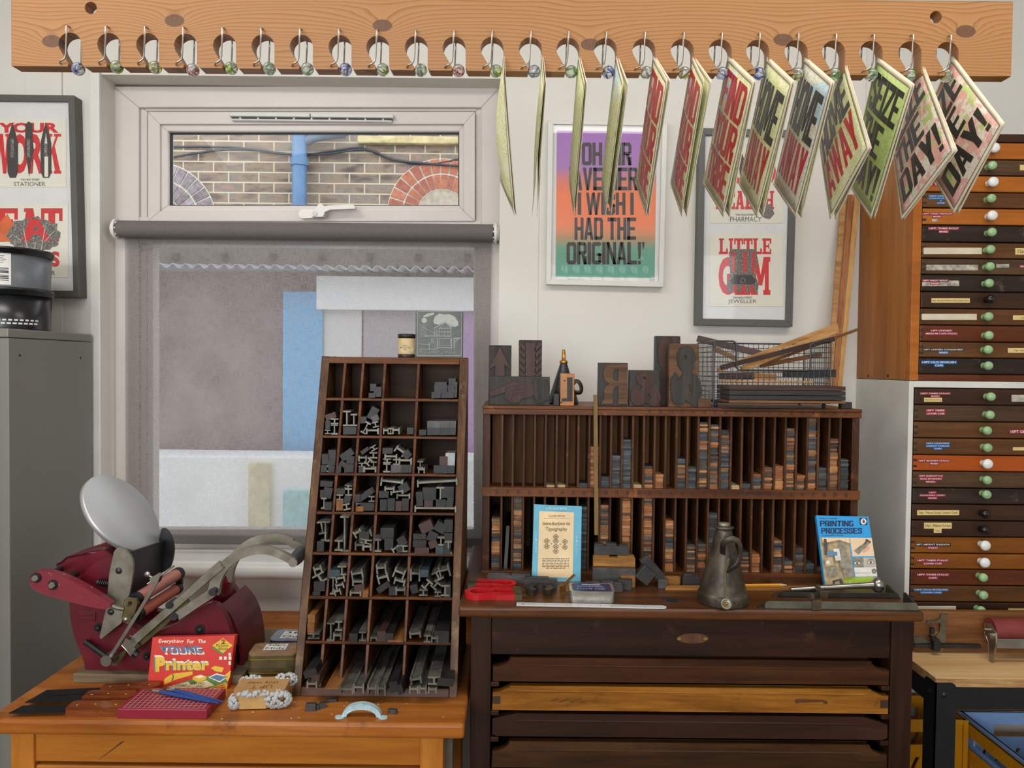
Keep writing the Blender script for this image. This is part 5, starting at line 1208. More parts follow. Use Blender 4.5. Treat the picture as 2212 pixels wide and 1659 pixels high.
q0, q1 = PZ(738, 1550, BT), PZ(822, 1553, BT); dl = thing('drawer_pull', 'pale blue painted metal drawer pull lying on the pine bench', 'handle', ((q0.x + q1.x) / 2, q0.y, BT))
PBL = plain('pale_blue_paint', 'b5d2dc', .4, var=.12, scale=80)
b = MB(PBL); w_ = q1.x - q0.x; cx_ = (q0.x + q1.x) / 2
o_ = arc(cx_, BT + .001, w_ / 2, 0, 180, 20, .0255); i_ = arc(cx_, BT + .001, w_ / 2 - .009, 180, 0, 20, .0145)
b.prism(o_ + i_, q0.y, q0.y + .013, lambda p: Vector((p.x, p.z, p.y))); b.build('grip', dl, bevel=.003, seg=3)
for x, s_ in ((q0.x, -1), (q1.x, 1)):
    b = MB(PBL); b.prism(circle(x + s_ * .004, q0.y, .009, 14, .007), BT, BT + .002); b.build('foot', dl, bevel=.0006)
b = MB(plain('grey_sheet_steel', '6d675c', .45, .4, var=.15)); x0 = P(958, 1620, 1.50).x; z1 = P(967, 1592, 1.50).z; b.bx(x0, x0 + .018, 1.50, 1.53, 0, z1); b.bx(x0 - .002, x0 + .020, 1.498, 1.532, z1 - .004, z1)
tag(b.build('steel_post', bevel=.001), 'thin grey steel post standing between the pine bench and the dark cabinet', 'post')
# ------------------------------------------------------------------ sloping furniture rack
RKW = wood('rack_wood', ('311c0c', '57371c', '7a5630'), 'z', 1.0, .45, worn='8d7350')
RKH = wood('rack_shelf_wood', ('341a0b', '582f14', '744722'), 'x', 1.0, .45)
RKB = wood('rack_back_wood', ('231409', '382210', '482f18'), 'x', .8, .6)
fx0, fx1 = -0.4455, -0.1065; fy0, fy1 = 1.555, 1.79; fz0 = BT; fz1 = P(852, 772, 1.79).z; FBK = 1.862
FO = Vector((fx0, fy0, fz0)); FN = Vector((1, 0, 0)).cross(Vector((0, fy1 - fy0, fz1 - fz0))).normalized()
fyz = lambda z: fy0 + (fy1 - fy0) * (z - fz0) / (fz1 - fz0)
fr = thing('furniture_rack', 'tall sloping dark wooden rack of compartments full of metal spacers, on the pine bench', 'rack', ((fx0 + fx1) / 2, 1.72, BT))
ST = .0165
for x0, x1 in ((fx0, fx0 + ST), (fx1 - ST, fx1)):
    b = MB(RKW); b.prism([(fy0, fz0), (FBK, fz0), (FBK, fz1), (fy1, fz1)], x0, x1, lambda p: Vector((p.z, p.x, p.y))); b.build('side_board', fr, bevel=.0015)
zr = lambda y: PPL(850, y, FO, FN).z
b = MB(RKH); zt = zr(786); b.hexa([(fx0 + ST, fyz(zt), zt), (fx1 - ST, fyz(zt), zt), (fx1 - ST, fy1, fz1), (fx0 + ST, fy1, fz1)], [(fx0 + ST, FBK, zt), (fx1 - ST, FBK, zt), (fx1 - ST, FBK, fz1), (fx0 + ST, FBK, fz1)]); b.build('top_board', fr, bevel=.0015)
zb8 = zr(1486)
b = MB(RKH); b.hexa([(fx0 + ST, fy0, fz0), (fx1 - ST, fy0, fz0), (fx1 - ST, fyz(zb8), zb8), (fx0 + ST, fyz(zb8), zb8)], [(fx0 + ST, FBK, fz0), (fx1 - ST, FBK, fz0), (fx1 - ST, FBK, zb8), (fx0 + ST, FBK, zb8)]); b.build('bottom_board', fr, bevel=.0015)
SHY = [861, 942, 1023, 1107, 1195, 1290, 1387]
SZ = [zr(y) for y in SHY] + [zb8]
tops = [zr(786)] + [z - .006 for z in SZ[:-1]]
for z in SZ[:-1]:
    b = MB(RKH); b.bx(fx0 + ST, fx1 - ST, fyz(z) + .0005, FBK - .008, z - .006, z); b.build('shelf', fr, bevel=.0012)
FRAC = [.125, .263, .430, .686]; iw = fx1 - fx0 - 2 * ST
CXS = [fx0 + ST] + [fx0 + ST + iw * f for f in FRAC] + [fx1 - ST]
for r in range(8):
    for f in CXS[1:-1]:
        b = MB(RKH); z0, z1 = SZ[r], tops[r]; p = [(fyz(z0) + .001, z0), (FBK - .008, z0), (FBK - .008, z1), (fyz(z1) + .001, z1)]
        b.prism(p, f - .0026, f + .0026, lambda p: Vector((p.z, p.x, p.y))); b.build('divider', fr, bevel=.0008)
gap = {2: .004, 3: .007}
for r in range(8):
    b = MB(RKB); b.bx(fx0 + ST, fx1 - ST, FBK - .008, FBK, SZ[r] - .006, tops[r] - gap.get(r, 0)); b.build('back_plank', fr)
for z in (.80, .95, 1.1, 1.25, 1.4):
    pass
FDRK = plain('dark_zinc', '272625', .45, .2, var=.3, scale=45); FGRY = plain('grey_zinc', '454442', .42, .25, var=.25, scale=45); FMET = plain('dull_cast_metal', '8a887e', .40, .45, var=.3, scale=28, c2='35342f'); FEND = plain('bright_cast_end', '7a776a', .45, .3, var=.15, scale=60)
FRED = plain('reddish_block', '402924', .5, .1, var=.2, scale=40); FWOD = wood('furniture_wood', ('5f3a1c', '85562c', '9c6c3c'), 'y', 2.0, .5); FLGT = plain('pale_zinc', '8f9293', .4, .4, var=.15, scale=40); FBLU = plain('bluish_block', '35434a', .45, .2, var=.2, scale=40)
def pI(w, h): f, t = min(.22 * h, .0035), max(.18 * w, .0016); return [(-w / 2, -h / 2), (w / 2, -h / 2), (w / 2, -h / 2 + f), (t / 2, -h / 2 + f), (t / 2, h / 2 - f), (w / 2, h / 2 - f), (w / 2, h / 2), (-w / 2, h / 2), (-w / 2, h / 2 - f), (-t / 2, h / 2 - f), (-t / 2, -h / 2 + f), (-w / 2, -h / 2 + f)]
def pU(w, h): t, f = min(.18 * w, .0035), min(.22 * h, .0035); a = h * .12; return [(-w / 2, -h / 2), (-w / 2 + t, -h / 2), (-w / 2 + t, a - f / 2), (w / 2 - t, a - f / 2), (w / 2 - t, -h / 2), (w / 2, -h / 2), (w / 2, h / 2), (w / 2 - t, h / 2), (w / 2 - t, a + f / 2 + .001), (-w / 2 + t, a + f / 2 + .001), (-w / 2 + t, h / 2), (-w / 2, h / 2)]
C2 = [  # row, compartment, pieces (kind, cx, cy, w, h, turn) in a 3.77x enlargement
(0, 2, 'B702,743,45,55 B693,808,52,35 B749,752,58,26 B749,793,58,52'), (0, 4, 'B1253,752,103,54 B1253,712,95,22 B1346,697,55,52 B1336,750,48,52 B1396,727,40,54 B1215,805,72,50 B1308,803,100,50 B1390,790,48,68'),
(1, 0, 'r355,978,85,45,20 I388,1018,62,46 B333,1048,38,66 I330,1105,46,36 I388,1085,55,84'), (1, 1, 'I487,995,62,126 I548,1008,52,100 B515,1096,105,58'),
(1, 2, 'B622,1008,48,52 B700,955,62,100,-28 G728,995,56,46,25 I640,1072,46,100,-28 I735,1045,52,46,12 U712,1100,105,48'), (1, 3, 'U805,1099,44,50 I845,1098,34,52 U888,1097,60,54 B1018,1097,50,52'),
(1, 4, 'B1105,1110,55,42 G1195,1045,104,54 B1195,1102,104,56 G1288,1045,78,54 B1288,1102,78,56 G1370,1045,80,54 B1370,1102,78,56'),
(2, 0, 'B310,1328,50,82 B375,1290,58,74 B372,1352,62,46 B300,1405,48,56 I338,1405,24,54 B378,1408,50,56'), (2, 1, 'B490,1290,110,56,35 B530,1335,62,60 B455,1368,52,38,-35 B420,1408,28,58 B518,1403,74,64'),
(2, 2, 'B635,1258,70,28,35 I725,1238,58,38,30 U615,1322,70,48 I730,1296,64,52 I665,1348,56,56,-40 I610,1374,58,34 I705,1372,48,52 B612,1412,54,46 U698,1412,108,46'),
(2, 3, 'B820,1260,80,44 U920,1262,90,58,-35 B1012,1290,62,56,40 U845,1312,104,50 I815,1340,66,36 I890,1350,54,48 U978,1345,108,56 I812,1397,58,76 G888,1406,80,60 B985,1406,108,62'), (2, 4, 'I1085,1372,48,64 U1095,1418,54,50 r1275,1342,62,72 B1250,1411,108,62 L1365,1330,74,100 B1365,1411,78,60')]
C3 = [  # the lower rows in a 3.07x enlargement
(3, 0, 'B262,140,80,36,-5 B285,200,54,70,-10 B232,205,22,48 I245,268,38,76 B293,287,44,52'), (3, 1, 'B358,188,54,36 I350,228,44,38 W350,283,44,64 I420,160,50,22,-8 I412,193,46,52 B405,246,42,50,-15 I418,292,48,42,12'),
(3, 2, 'B520,215,110,36,35 B575,192,60,34,30 B468,235,34,50 U480,275,46,22 W482,306,50,32 B560,292,88,50 I585,240,40,40'), (3, 3, 'U695,130,150,56,-6 B800,168,66,56,30 U680,178,68,44 B643,210,62,42 U730,196,88,26,8 U785,222,92,36 B640,280,44,72 B692,277,46,80 r741,287,38,62 B786,277,42,80'),
(3, 4, 'U997,130,270,46,4 B880,240,42,92,5 B945,205,88,80 I1018,208,54,96 B1090,196,84,72 r940,270,56,42 B1020,268,62,48 B1078,272,46,44 B1118,255,40,44 U985,307,280,42'),
(4, 0, 'I232,430,56,86,10 I270,455,58,136 B222,555,44,66'), (4, 1, 'I343,548,54,72 I400,470,58,238'), (4, 2, 'U470,468,56,48,30 B512,490,66,66 U557,470,54,48,15 U478,553,58,56 U540,562,58,44 I525,522,76,30,-10'),
(4, 3, 'I603,548,44,86 B600,496,36,36 B665,470,86,76 B676,540,56,76 U722,572,54,36,30 B765,520,56,56,30 B745,575,36,36,20 I803,570,58,46'), (4, 4, 'r925,425,86,66,25 B1018,430,74,64,-30 B963,490,60,64,-25 B1108,420,54,80 B880,490,84,34 B880,536,88,44 r895,582,94,38 r970,540,54,46,20 I1022,520,48,60 B1085,490,54,44 B1065,545,46,42 b1012,582,48,48 B1060,592,42,36 I1106,565,48,86'),
(5, 0, 'U205,712,56,56,15 I218,765,86,62,30 B215,820,72,62 B195,868,48,24'), (5, 1, 'b315,735,68,46 I305,815,42,120 I387,715,58,64 U370,772,66,44,10 U350,817,56,40,15 U335,857,46,46,15'), (5, 2, 'U465,742,80,62,10 U470,795,76,44 r482,832,66,46,10 U455,868,78,34 W520,872,38,46'),
(5, 3, 'U625,705,68,64,5 U637,768,76,64,15 B640,826,92,36,35 B700,850,44,56 U755,735,76,72,-20 U748,790,76,44,-15 U758,852,68,54'), (5, 4, 'U850,745,68,84 b912,735,54,46 I1000,750,66,62,25 U1048,722,74,76,15 I930,810,54,64,-40 I985,812,54,54,-40 B845,838,46,54,15 I905,862,56,44 I1050,848,56,74 B1098,850,42,90 I1000,872,44,34'),
(6, 0, 'W162,1036,46,54 W158,1096,44,60 I175,1150,78,38'), (6, 1, 'I290,1122,52,124 I345,1082,48,66 U342,1152,56,46'), (6, 2, 'B440,1178,54,56 I505,1152,48,66'), (6, 3, 'U575,1168,46,28 r628,1152,52,66 B680,1160,48,56 W762,1184,100,10'), (6, 4, 'U850,1140,78,46,5 I930,1168,46,52 U980,1172,46,50 B1060,1170,96,80'),
(7, 0, 'B155,1398,86,44,20 r188,1432,54,50 U165,1474,72,46'), (7, 1, 'W308,1496,120,8'), (7, 2, 'U395,1510,92,54 U475,1498,74,66'), (7, 3, 'U563,1508,64,74 U626,1508,58,74 B708,1490,54,74,8 B752,1505,32,64,15'), (7, 4, 'U842,1508,64,50 U855,1444,76,52,10 U902,1506,50,58 I976,1446,84,56 U965,1510,60,40 B1050,1456,104,50,-5')]
PLEN = [.045, .05, .06, .075, .10, .15, .20, .25]
KN_ = {'B': 'dark solid metal spacer', 'G': 'grey solid metal spacer', 'L': 'pale grey metal block', 'r': 'reddish-brown spacer', 'b': 'bluish metal spacer', 'W': 'bare wooden spacer', 'I': 'cast metal I-section spacer', 'U': 'cast metal H-section spacer'}
cont = []
for lst, sc_, ox, oy in ((C2, 3.7705, 620, 640), (C3, 3.073, 620, 1000)):
    for row, comp, s in lst:
        items = []
        for it in s.split():
            v = [float(x) for x in it[1:].split(',')]; items.append([it[0]] + v + [0] * (5 - len(v)))
        items.sort(key=lambda q: q[1])
        for n_, (kd, cx, cy, w_, h_, an) in enumerate(items):
            px, py = ox + cx / sc_, oy + cy / sc_
            pj = -.045 if row == 7 else -.006
            o = FO + Vector((0, pj, 0)); p = PPL(px, py, o, FN)
            k = p.y / FPX / sc_; w2, h2 = w_ * k, h_ * k
            ca, sa = abs(math.cos(R(an))), abs(math.sin(R(an))); ex, ez_ = (w2 * ca + h2 * sa) / 2, (w2 * sa + h2 * ca) / 2
            p.z = max(min(p.z, tops[row] - ez_ - .001), SZ[row] + ez_ + .0004)
            lo_, hi_ = CXS[comp] + .0034 + ex, CXS[comp + 1] - .0034 - ex
            if row < 7 and lo_ < hi_: p.x = min(max(p.x, lo_), hi_)
            L_ = min(PLEN[row] * (.8 + .4 * rng.random()), FBK - .012 - p.y)
            L_ = max(L_, .03)
            if w2 > .075: L_ = min(L_, .05)
            m_ = {'B': FDRK, 'G': FGRY, 'L': FLGT, 'r': FRED, 'b': FBLU, 'W': FWOD}.get(kd, FMET)
            rot = Matrix.Rotation(R(-an), 3, 'Y')
            M = lambda q, p=p, rot=rot: p + rot @ Vector((q.x, q.z, q.y))
            b = MB(m_)
            pl = pI(w2, h2) if kd == 'I' else pU(w2, h2) if kd == 'U' else [(-w2 / 2, -h2 / 2), (w2 / 2, -h2 / 2), (w2 / 2, h2 / 2), (-w2 / 2, h2 / 2)]
            b.prism(pl, 0, L_, M)
            if kd in 'IU' and rng.random() < .5: b.use(FEND); b.flat(pl, M, (), -.0002)
            o = b.build('printing_spacer', bevel=.0006 if kd not in 'IU' else .0, base=p)
            lab = KN_[kd]; tag(o, '%s, %s from left in %s compartment of rack row %d' % (lab, ORD[n_], ORD[comp], row + 1), 'spacer', 'metal and wooden spacers in the sloping rack')
# things on top of the rack
YT_ = 1.825
t = thing('ink_tin', 'small round tin with a cream paper label on top of the sloping rack', 'tin', (P(878, 770, YT_).x, YT_, fz1)); o = t.location; rr_ = 18 * YT_ / FPX; hh = 51 * YT_ / FPX
b = MB(plain('tin_brown', '3a2c24', .4, .4)); b.lathe([(0, 0), (rr_, 0), (rr_ * 1.03, .002), (rr_ * 1.03, .006), (rr_ * .99, .007), (rr_ * .99, hh - .008), (0, hh - .008)], o, n=40); b.build('body', t)
b = MB(plain('tin_lid_dark', '2c2a28', .4, .5)); b.lathe([(rr_ * .99, hh - .010), (rr_ * 1.05, hh - .009), (rr_ * 1.05, hh - .001), (rr_ * .9, hh), (0, hh - .001)], o, n=40); b.build('lid', t)
def Mt(p): a = R(p.x); q = rr_ * 1.0 + .0003 + p.z; return Vector((o.x + math.sin(a) * q, o.y - math.cos(a) * q, o.z + p.y))
b = MB(plain('cream_label_paper', 'd0b98c', .6, var=.06, scale=60)); wrap(b, -100, .0085, 100, hh - .011, Mt, 0, 24); b.use(PENK); b.text('SUPERIOR', -20, .027, 12, .0295, Mt, .0003); b.text('PALE GOLD TEXT', -40, .022, 34, .0255, Mt, .0003); b.text('INK', -10, .0175, 6, .0205, Mt, .0003)
b.use(plain('label_tear', 'efe6d0', .7)); b.flat([(40, .012), (52, .016), (58, .024), (50, .022), (44, .018)], Mt, (), .0004); b.build('paper_label', t)
EB = plain('engraved_zinc', '4a4d48', .4, .35, var=.15, scale=50); EL = plain('engraved_line', '9fa29c', .5, .2, var=.1, scale=200)
c = [P(897, 770, YT_), P(999, 771, YT_), P(1000, 673, YT_), P(898, 671, YT_)]
eb = thing('engraved_block', 'square engraved metal printing block with a timber house, on top of the sloping rack', 'block', (c[0] + c[1]) / 2 * 1.0)
dz = fz1 - min(c[0].z, c[1].z)
b = MB(EB); b.hexa([q + Vector((0, 0, dz if k < 2 else 0)) for k, q in enumerate(c)], [q + Vector((0, .022, dz if k < 2 else 0)) for k, q in enumerate(c)]); b.build('block', eb, bevel=.0012)
M = lambda p: P(620 + p.x / 3.7705, 640 + p.y / 3.7705, YT_ - .0003 - p.z)
b = MB(EL)
def ln(pts, w=3, closed=False):
    for i in range(len(pts) - (0 if closed else 1)):
        (x0, y0), (x1, y1) = pts[i], pts[(i + 1) % len(pts)]; l = math.hypot(x1 - x0, y1 - y0) or 1; nx, ny = -(y1 - y0) / l * w / 2, (x1 - x0) / l * w / 2
        b.flat([(x0 + nx, y0 + ny), (x1 + nx, y1 + ny), (x1 - nx, y1 - ny), (x0 - nx, y0 - ny)], M)
b.flat([(1192, 200), (1205, 165), (1240, 140), (1280, 150), (1320, 145), (1365, 165), (1392, 205), (1398, 235), (1370, 250), (1330, 240), (1285, 205), (1240, 230), (1200, 225)], M); b.flat([(1110, 160), (1150, 140), (1200, 132), (1195, 150), (1140, 168), (1112, 170)], M); b.flat(circle(1117, 197, 22, 14), M)
ln([(1195, 262), (1290, 208), (1345, 255)], 5); ln([(1240, 262), (1290, 212), (1335, 262)], 3); ln([(1240, 262), (1335, 262)], 4); ln([(1200, 275), (1200, 322)], 3); ln([(1240, 262), (1240, 325)], 3); ln([(1335, 262), (1335, 325)], 4); ln([(1120, 322), (1335, 325)], 5); ln([(1100, 250), (1240, 320)], 2); ln([(1240, 290), (1335, 290)], 3)
for x in (1262, 1276, 1290, 1304, 1318): ln([(x, 262), (x, 238 + abs(x - 1290) * .7)], 2)
for x in (1215, 1228, 1260, 1285, 1310): ln([(x, 275), (x, 322)], 2)
ln([(1225, 335), (1225, 430)], 4); ln([(1340, 335), (1340, 425)], 4); ln([(1225, 420), (1340, 420)], 4); ln([(1240, 345), (1330, 345), (1330, 400), (1240, 400)], 2, True); ln([(1355, 345), (1410, 340)], 6); ln([(1362, 345), (1362, 425)], 5); ln([(1368, 372), (1398, 345)], 4); ln([(1158, 375), (1158, 430)], 4); ln([(1070, 432), (1220, 430)], 3); ln([(1175, 350), (1190, 350), (1190, 378), (1175, 378)], 2, True); ln([(1070, 385), (1155, 395)], 2)
for k in range(9): ln([(1080 + k * 34, 452 + (k % 3) * 8), (1102 + k * 34, 450 + (k % 2) * 10)], 2)
for k in range(8): ln([(1075, 230 + k * 14), (1120 + k * 4, 236 + k * 13)], 1.5)
ln([(1062, 124), (1424, 124), (1420, 484), (1062, 484)], 3, True)
b.build('engraving', eb)
# ------------------------------------------------------------------ dark composing cabinet (table) 
TZ = .955; TF = 1.545; tx0, tx1 = -.1045, P(1998, 1330, TF).x; TBK = 2.08
TTOP = wood('worn_dark_top', ('311c11', '5c361b', '7a4d25'), 'x', .6, .35, worn='2b1a12', bump=.2)
TDK = wood('dark_oak_rail', ('190d07', '2d180e', '3e2316'), 'x', .8, .42, worn='5c3a26'); TDV = wood('dark_oak_post', ('190d07', '2f1a10', '402719'), 'z', .8, .42)
TD1 = wood('drawer_red_brown', ('251105', '412310', '563319'), 'x', .8, .4, worn='30180a'); TD2 = wood('drawer_golden', ('5c3310', '96601f', 'b57c30'), 'x', .9, .38, worn='5a3714'); TD3 = wood('drawer_purple_brown', ('1f110b', '341e14', '442a1f'), 'x', .7, .42); TD4 = wood('drawer_brown', ('221308', '412812', '5a3b23'), 'x', .9, .42, worn='2e1a0c')
tb = thing('composing_cabinet', 'dark wooden composing cabinet with a worn top and long shallow drawers', 'cabinet', ((tx0 + tx1) / 2, 1.8, 0))
b = MB(TTOP); b.bx(tx0, tx1, TF, TBK, TZ - .022, TZ); b.build('worktop', tb, bevel=.006, seg=3)
LF = 1.562; l0, l1 = P(1016, 1500, LF).x, P(1060, 1500, LF).x; r0, r1 = P(1923, 1500, LF).x, P(1970, 1500, LF).x
for x0, x1 in ((l0, l1), (r0, r1)):
    for y0 in (LF, TBK - .07): b = MB(TDV); b.bx(x0, x1, y0, y0 + .045, 0, TZ - .022); b.build('leg', tb, bevel=.002)
    b = MB(TDV); b.bx((x0 + x1) / 2 - .012 + (.01 if x0 < 0 else -.0), (x0 + x1) / 2 + .012, LF + .045, TBK - .07, .1, TZ - .022); b.build('side_panel', tb)
zq = lambda y, Y=LF: P(1480, y, Y).z
b = MB(TDK); b.bx(l1, r0, LF + .006, LF + .026, zq(1420), TZ - .022); ap = b.build('apron', tb, bevel=.001)
b = MB(plain('worn_patch', '5c3a20', .5, var=.3, scale=60)); M = pm(LF + .0057); b.flat(circle(1497, 1379, 34, 24, 11), M); b.use(plain('worn_hole', '8a6d3c', .5)); b.flat(circle(1467, 1380, 5, 10, 3), M, (), .0002); b.flat(circle(1524, 1380, 5, 10, 3), M, (), .0002); b.build('worn_patch', ap)
b = MB(CARC); b.bx(l1 - .002, r0 + .002, TBK - .04, TBK - .03, .1, zq(1420)); b.build('back_panel', tb)
DRW = [(1425, 1438, 1475, TD1, 1, 'red-brown drawer front'), (1486, 1493, 1537, TD2, 1, 'golden-brown drawer front, the palest'), (1545, 1557, 1594, TD3, 2, 'purple-brown drawer front'), (1606, 1620, 1661, TD4, 1, 'brown drawer front'), (1675, 1690, 1735, TD1, 1, ''), (1745, 1760, 1800, TD3, 1, '')]
DF = LF + .004; d0, d1 = l1 + .004, r0 - .002
for i, (ya, yb, yc, m_, k, lab) in enumerate(DRW):
    za, zb_, zc = zq(ya, DF), zq(yb, DF), zq(yc, DF); s_ = .036 if k == 1 else .02
    b = MB(m_)
    if k == 1: pl = [(d0, zc), (d1, zc), (d1, zb_ - .006), (d1 - s_ * .35, zb_ - .005), (d1 - s_ * .8, zb_ + .002), (d1 - s_, za - .002), (d1 - s_, za), (d0 + s_, za), (d0 + s_, za - .002), (d0 + s_ * .8, zb_ + .002), (d0 + s_ * .35, zb_ - .005), (d0, zb_ - .006)]
    else: pl = [(d0, zc + .004), (d0 + .01, zc), (d1 - .01, zc), (d1, zc + .004), (d1, zb_ - .004), (d1 - .05, za), (d0 + .05, za), (d0, zb_)]
    b.prism(pl, DF, DF + .016, lambda p: Vector((p.x, p.z, p.y)))
    d_ = b.build('drawer', tb, bevel=.002)
    if lab: d_['label'] = lab
    b = MB(m_); b.hexa([(d0 + .05, DF - .0015, zb_ - .003), (d1 - .05, DF - .0015, zb_ - .003), (d1 - .05, DF + .002, zb_ - .0005), (d0 + .05, DF + .002, zb_ - .0005)], [(d0 + .05, DF + .004, zb_ - .003), (d1 - .05, DF + .004, zb_ - .003), (d1 - .05, DF + .004, zb_ - .0005), (d0 + .05, DF + .004, zb_ - .0005)]); b.build('bead', d_)
    b = MB(CARC); b.bx(d0 + .01, d1 - .01, DF + .016, DF + .40, zc + .004, zc + .010); b.build('tray', d_)
    for x0, x1 in ((l1, l1 + .017), (r0 - .017, r0)):
        b = MB(TDV); b.bx(x0, x1, DF - .003, DF + .40, zc - .011, zc - .0015); b.build('runner', tb, bevel=.001)
    b = MB(plain('joint_brown', '3a2414', .6))
    if i == 1:
        for x0 in (d0, d1 - .016): b.bx(x0, x0 + .016, DF - .0006, DF + .002, zc + .012, zc + .028)
        b.use(plain('worn_dark_mark', '5a3412', .5)); M = pm(DF - .0004); b.flat(circle(1722, 1515, 5, 12, 5), M, (), .0003); b.flat([(1722, 1510), (1780, 1512), (1782, 1516), (1726, 1518)], M, (), .0002); b.flat(circle(1783, 1517, 5, 10, 4), M, (), .0003)
        for x in range(1195, 1265, 8): b.flat(circle(x, 1510 + (x % 3) * 3, 5, 8, 1.2), M, (), .0002)
        b.build('worn_marks', d_)

# ------------------------------------------------------------------ wooden case of narrow slots
CF = 1.80; cx0, cx1 = P(1043, 960, CF).x, P(1858, 960, CF).x; CBK = 2.05
CSW = wood('case_side_wood', ('2b1508', '492612', '5d361b'), 'z', .9, .45, worn='7a4a2a'); CRW = wood('case_rail_wood', ('43200c', '683c1d', '824f29'), 'x', .9, .42, worn='b0703e'); CDW = wood('case_divider_wood', ('2c170a', '4d2e18', '684324'), 'z', 1.4, .5, worn='96623a'); CBW = wood('case_back_wood', ('4a2a0e', '754a1e', '8d6029'), 'z', 1.0, .55)
zc = lambda y: P(1450, y, CF).z
zt0, zt1, zm0, zm1, zl0, zl1 = zc(880), zc(899), zc(1056), zc(1076), zc(1236), zc(1253)
cs = thing('slotted_case', 'long dark wooden case with two tiers of narrow numbered slots, on the composing cabinet', 'case', ((cx0 + cx1) / 2, 1.9, TZ))
for x0, x1 in ((cx0, cx0 + .0175), (cx1 - .0175, cx1)):
    b = MB(CSW); b.bx(x0, x1, CF + .004, CBK, TZ + .0006, zt0 - .004); b.build('side_board', cs, bevel=.0015)
b = MB(CRW); b.bx(cx0 - .002, cx1 + .002, CF - .004, CBK, zt0 - .008, zt0); b.build('top_board', cs, bevel=.002)
INKM = plain('stencilled_number', '2b1710', .6)
def numbers(lst, y0, y1, par):
    b = MB(INKM); M = lambda p: P(p.x, p.y, CF - .0042 - p.z)
    for t_, x, dy in lst: b.text(t_, x - 3.6, y1 + dy, x + 3.6, y0 + dy, M, .0002, .02)
    b.build('slot_numbers', par)
rt = MB(CRW).bx(cx0 - .001, cx1 + .001, CF - .004, CF + .012, zt1, zt0 - .008).build('rail', cs, bevel=.0015)
ml = MB(CRW).bx(cx0 - .001, cx1 + .001, CF - .004, CF + .012, zm1, zm0).build('rail', cs, bevel=.0015)
MB(CRW).bx(cx0 + .0175, cx1 - .0175, CF + .012, CBK - .008, zm1 + .004, zm1 + .012).build('shelf', cs)
MB(CRW).bx(cx0 - .001, cx1 + .001, CF - .004, CF + .012, zl1, zl0).build('rail', cs, bevel=.0015)
MB(CRW).bx(cx0 + .0175, cx1 - .0175, CF + .012, CBK - .008, zl0 - .008, zl0).build('shelf', cs)
MB(CRW).bx(cx0 + .001, cx1 - .001, CF + .003, CF + .014, TZ + .0006, zl1).build('plinth', cs)
MB(CBW).bx(cx0 + .0175, cx1 - .0175, CBK - .008, CBK, TZ + .0006, zt0 - .008).build('back_board', cs)
sx0, sx1 = P(1061, 960, CF).x, P(1839, 960, CF).x; PIT = (sx1 - sx0) / 33; DT = .0052
FZU, FZL = zm0, zl0
MB(CRW).bx(cx0 + .0175, cx1 - .0175, CF + .012, CBK - .008, FZU - .006, FZU).build('shelf', cs)
MB(CBW).bx(sx0 + .001, sx0 + PIT * 19 - .004, CF + .066, CF + .072, FZU, zt1 + .004).build('shallow_back', cs)
for i in range(1, 33):
    x = sx0 + PIT * i
    b = MB(CDW); b.bx(x - DT / 2, x + DT / 2, CF + .001, CF + .066 if i < 19 else CBK - .009, FZU, zt1); b.build('divider', cs, bevel=.0006, seg=1)
    b = MB(CDW); b.bx(x - DT / 2, x + DT / 2, CF + .001, CBK - .009, FZL, zm1); b.build('divider', cs, bevel=.0006, seg=1)
xs = lambda i: 1061 + 23.58 * (i + .5)
numbers([(str(28 + i), xs(i), .0095 * (xs(i) - 1450) + .5) for i in range(33)], 1061, 1070, ml)
numbers([(str(i - 5), xs(i), .0095 * (xs(i) - 1450) - 1) for i in range(14, 33)], 885, 894, rt)
SDK = [plain('slate_strip_%d' % i, c, .55, .1, var=.2, scale=80) for i, c in enumerate(('454a4d', '3a3c3d', '54595b', '33302e'))]
SOR = [plain('orange_strip_%d' % i, c, .6, 0, var=.18, scale=80) for i, c in enumerate(('a5683a', 'b8804c', '8f5830'))]
SBR = [plain('brown_strip_%d' % i, c, .6, 0, var=.25, scale=80) for i, c in enumerate(('6b4a30', '4f382a', '8a6844'))]
STN = plain('tan_strip', 'b59a70', .6, var=.1)
UP = {5: (1049, 't', 0), 6: (1047, 't', 0), 8: (1046, 'd', 0), 9: (971, 'o', 0), 10: (1031, 'd', 0), 11: (985, 'd', 0), 12: (950, 'd', .1), 13: (1047, 't', 0), 14: (1008, 'm', .35), 15: (1023, 'o', 0), 17: (989, 'm', .3), 18: (1008, 'd', 0), 19: (918, 'm', .3), 20: (924, 'm', .3), 21: (924, 'm', .2), 22: (1047, 't', 0), 23: (1043, 'd', 0), 24: (1022, 'm', .4), 25: (1005, 'm', .4), 26: (1009, 'o', 0), 27: (929, 'm', .45), 28: (1025, 'm', .2), 29: (906, 'm', .15), 30: (1012, 'd', 0), 31: (941, 'm', .6), 32: (993, 'd', 0)}
LOW = {0: (1117, 'm', .4), 2: (1075, 'm', .35), 8: (1098, 'd', 0), 10: (1093, 'm', .4), 12: (1079, 'o', .3), 14: (1078, 'm', .6), 16: (1126, 'm', .4), 18: (1177, 'm', .2), 19: (1176, 'm', .45), 20: (1108, 'd', 0), 23: (1193, 'm', .4), 24: (1200, 'o', 0), 26: (1167, 'm', .2), 27: (1212, 'm', .3), 28: (1187, 'm', .2), 29: (1219, 'd', 0), 30: (1224, 'm', .3)}
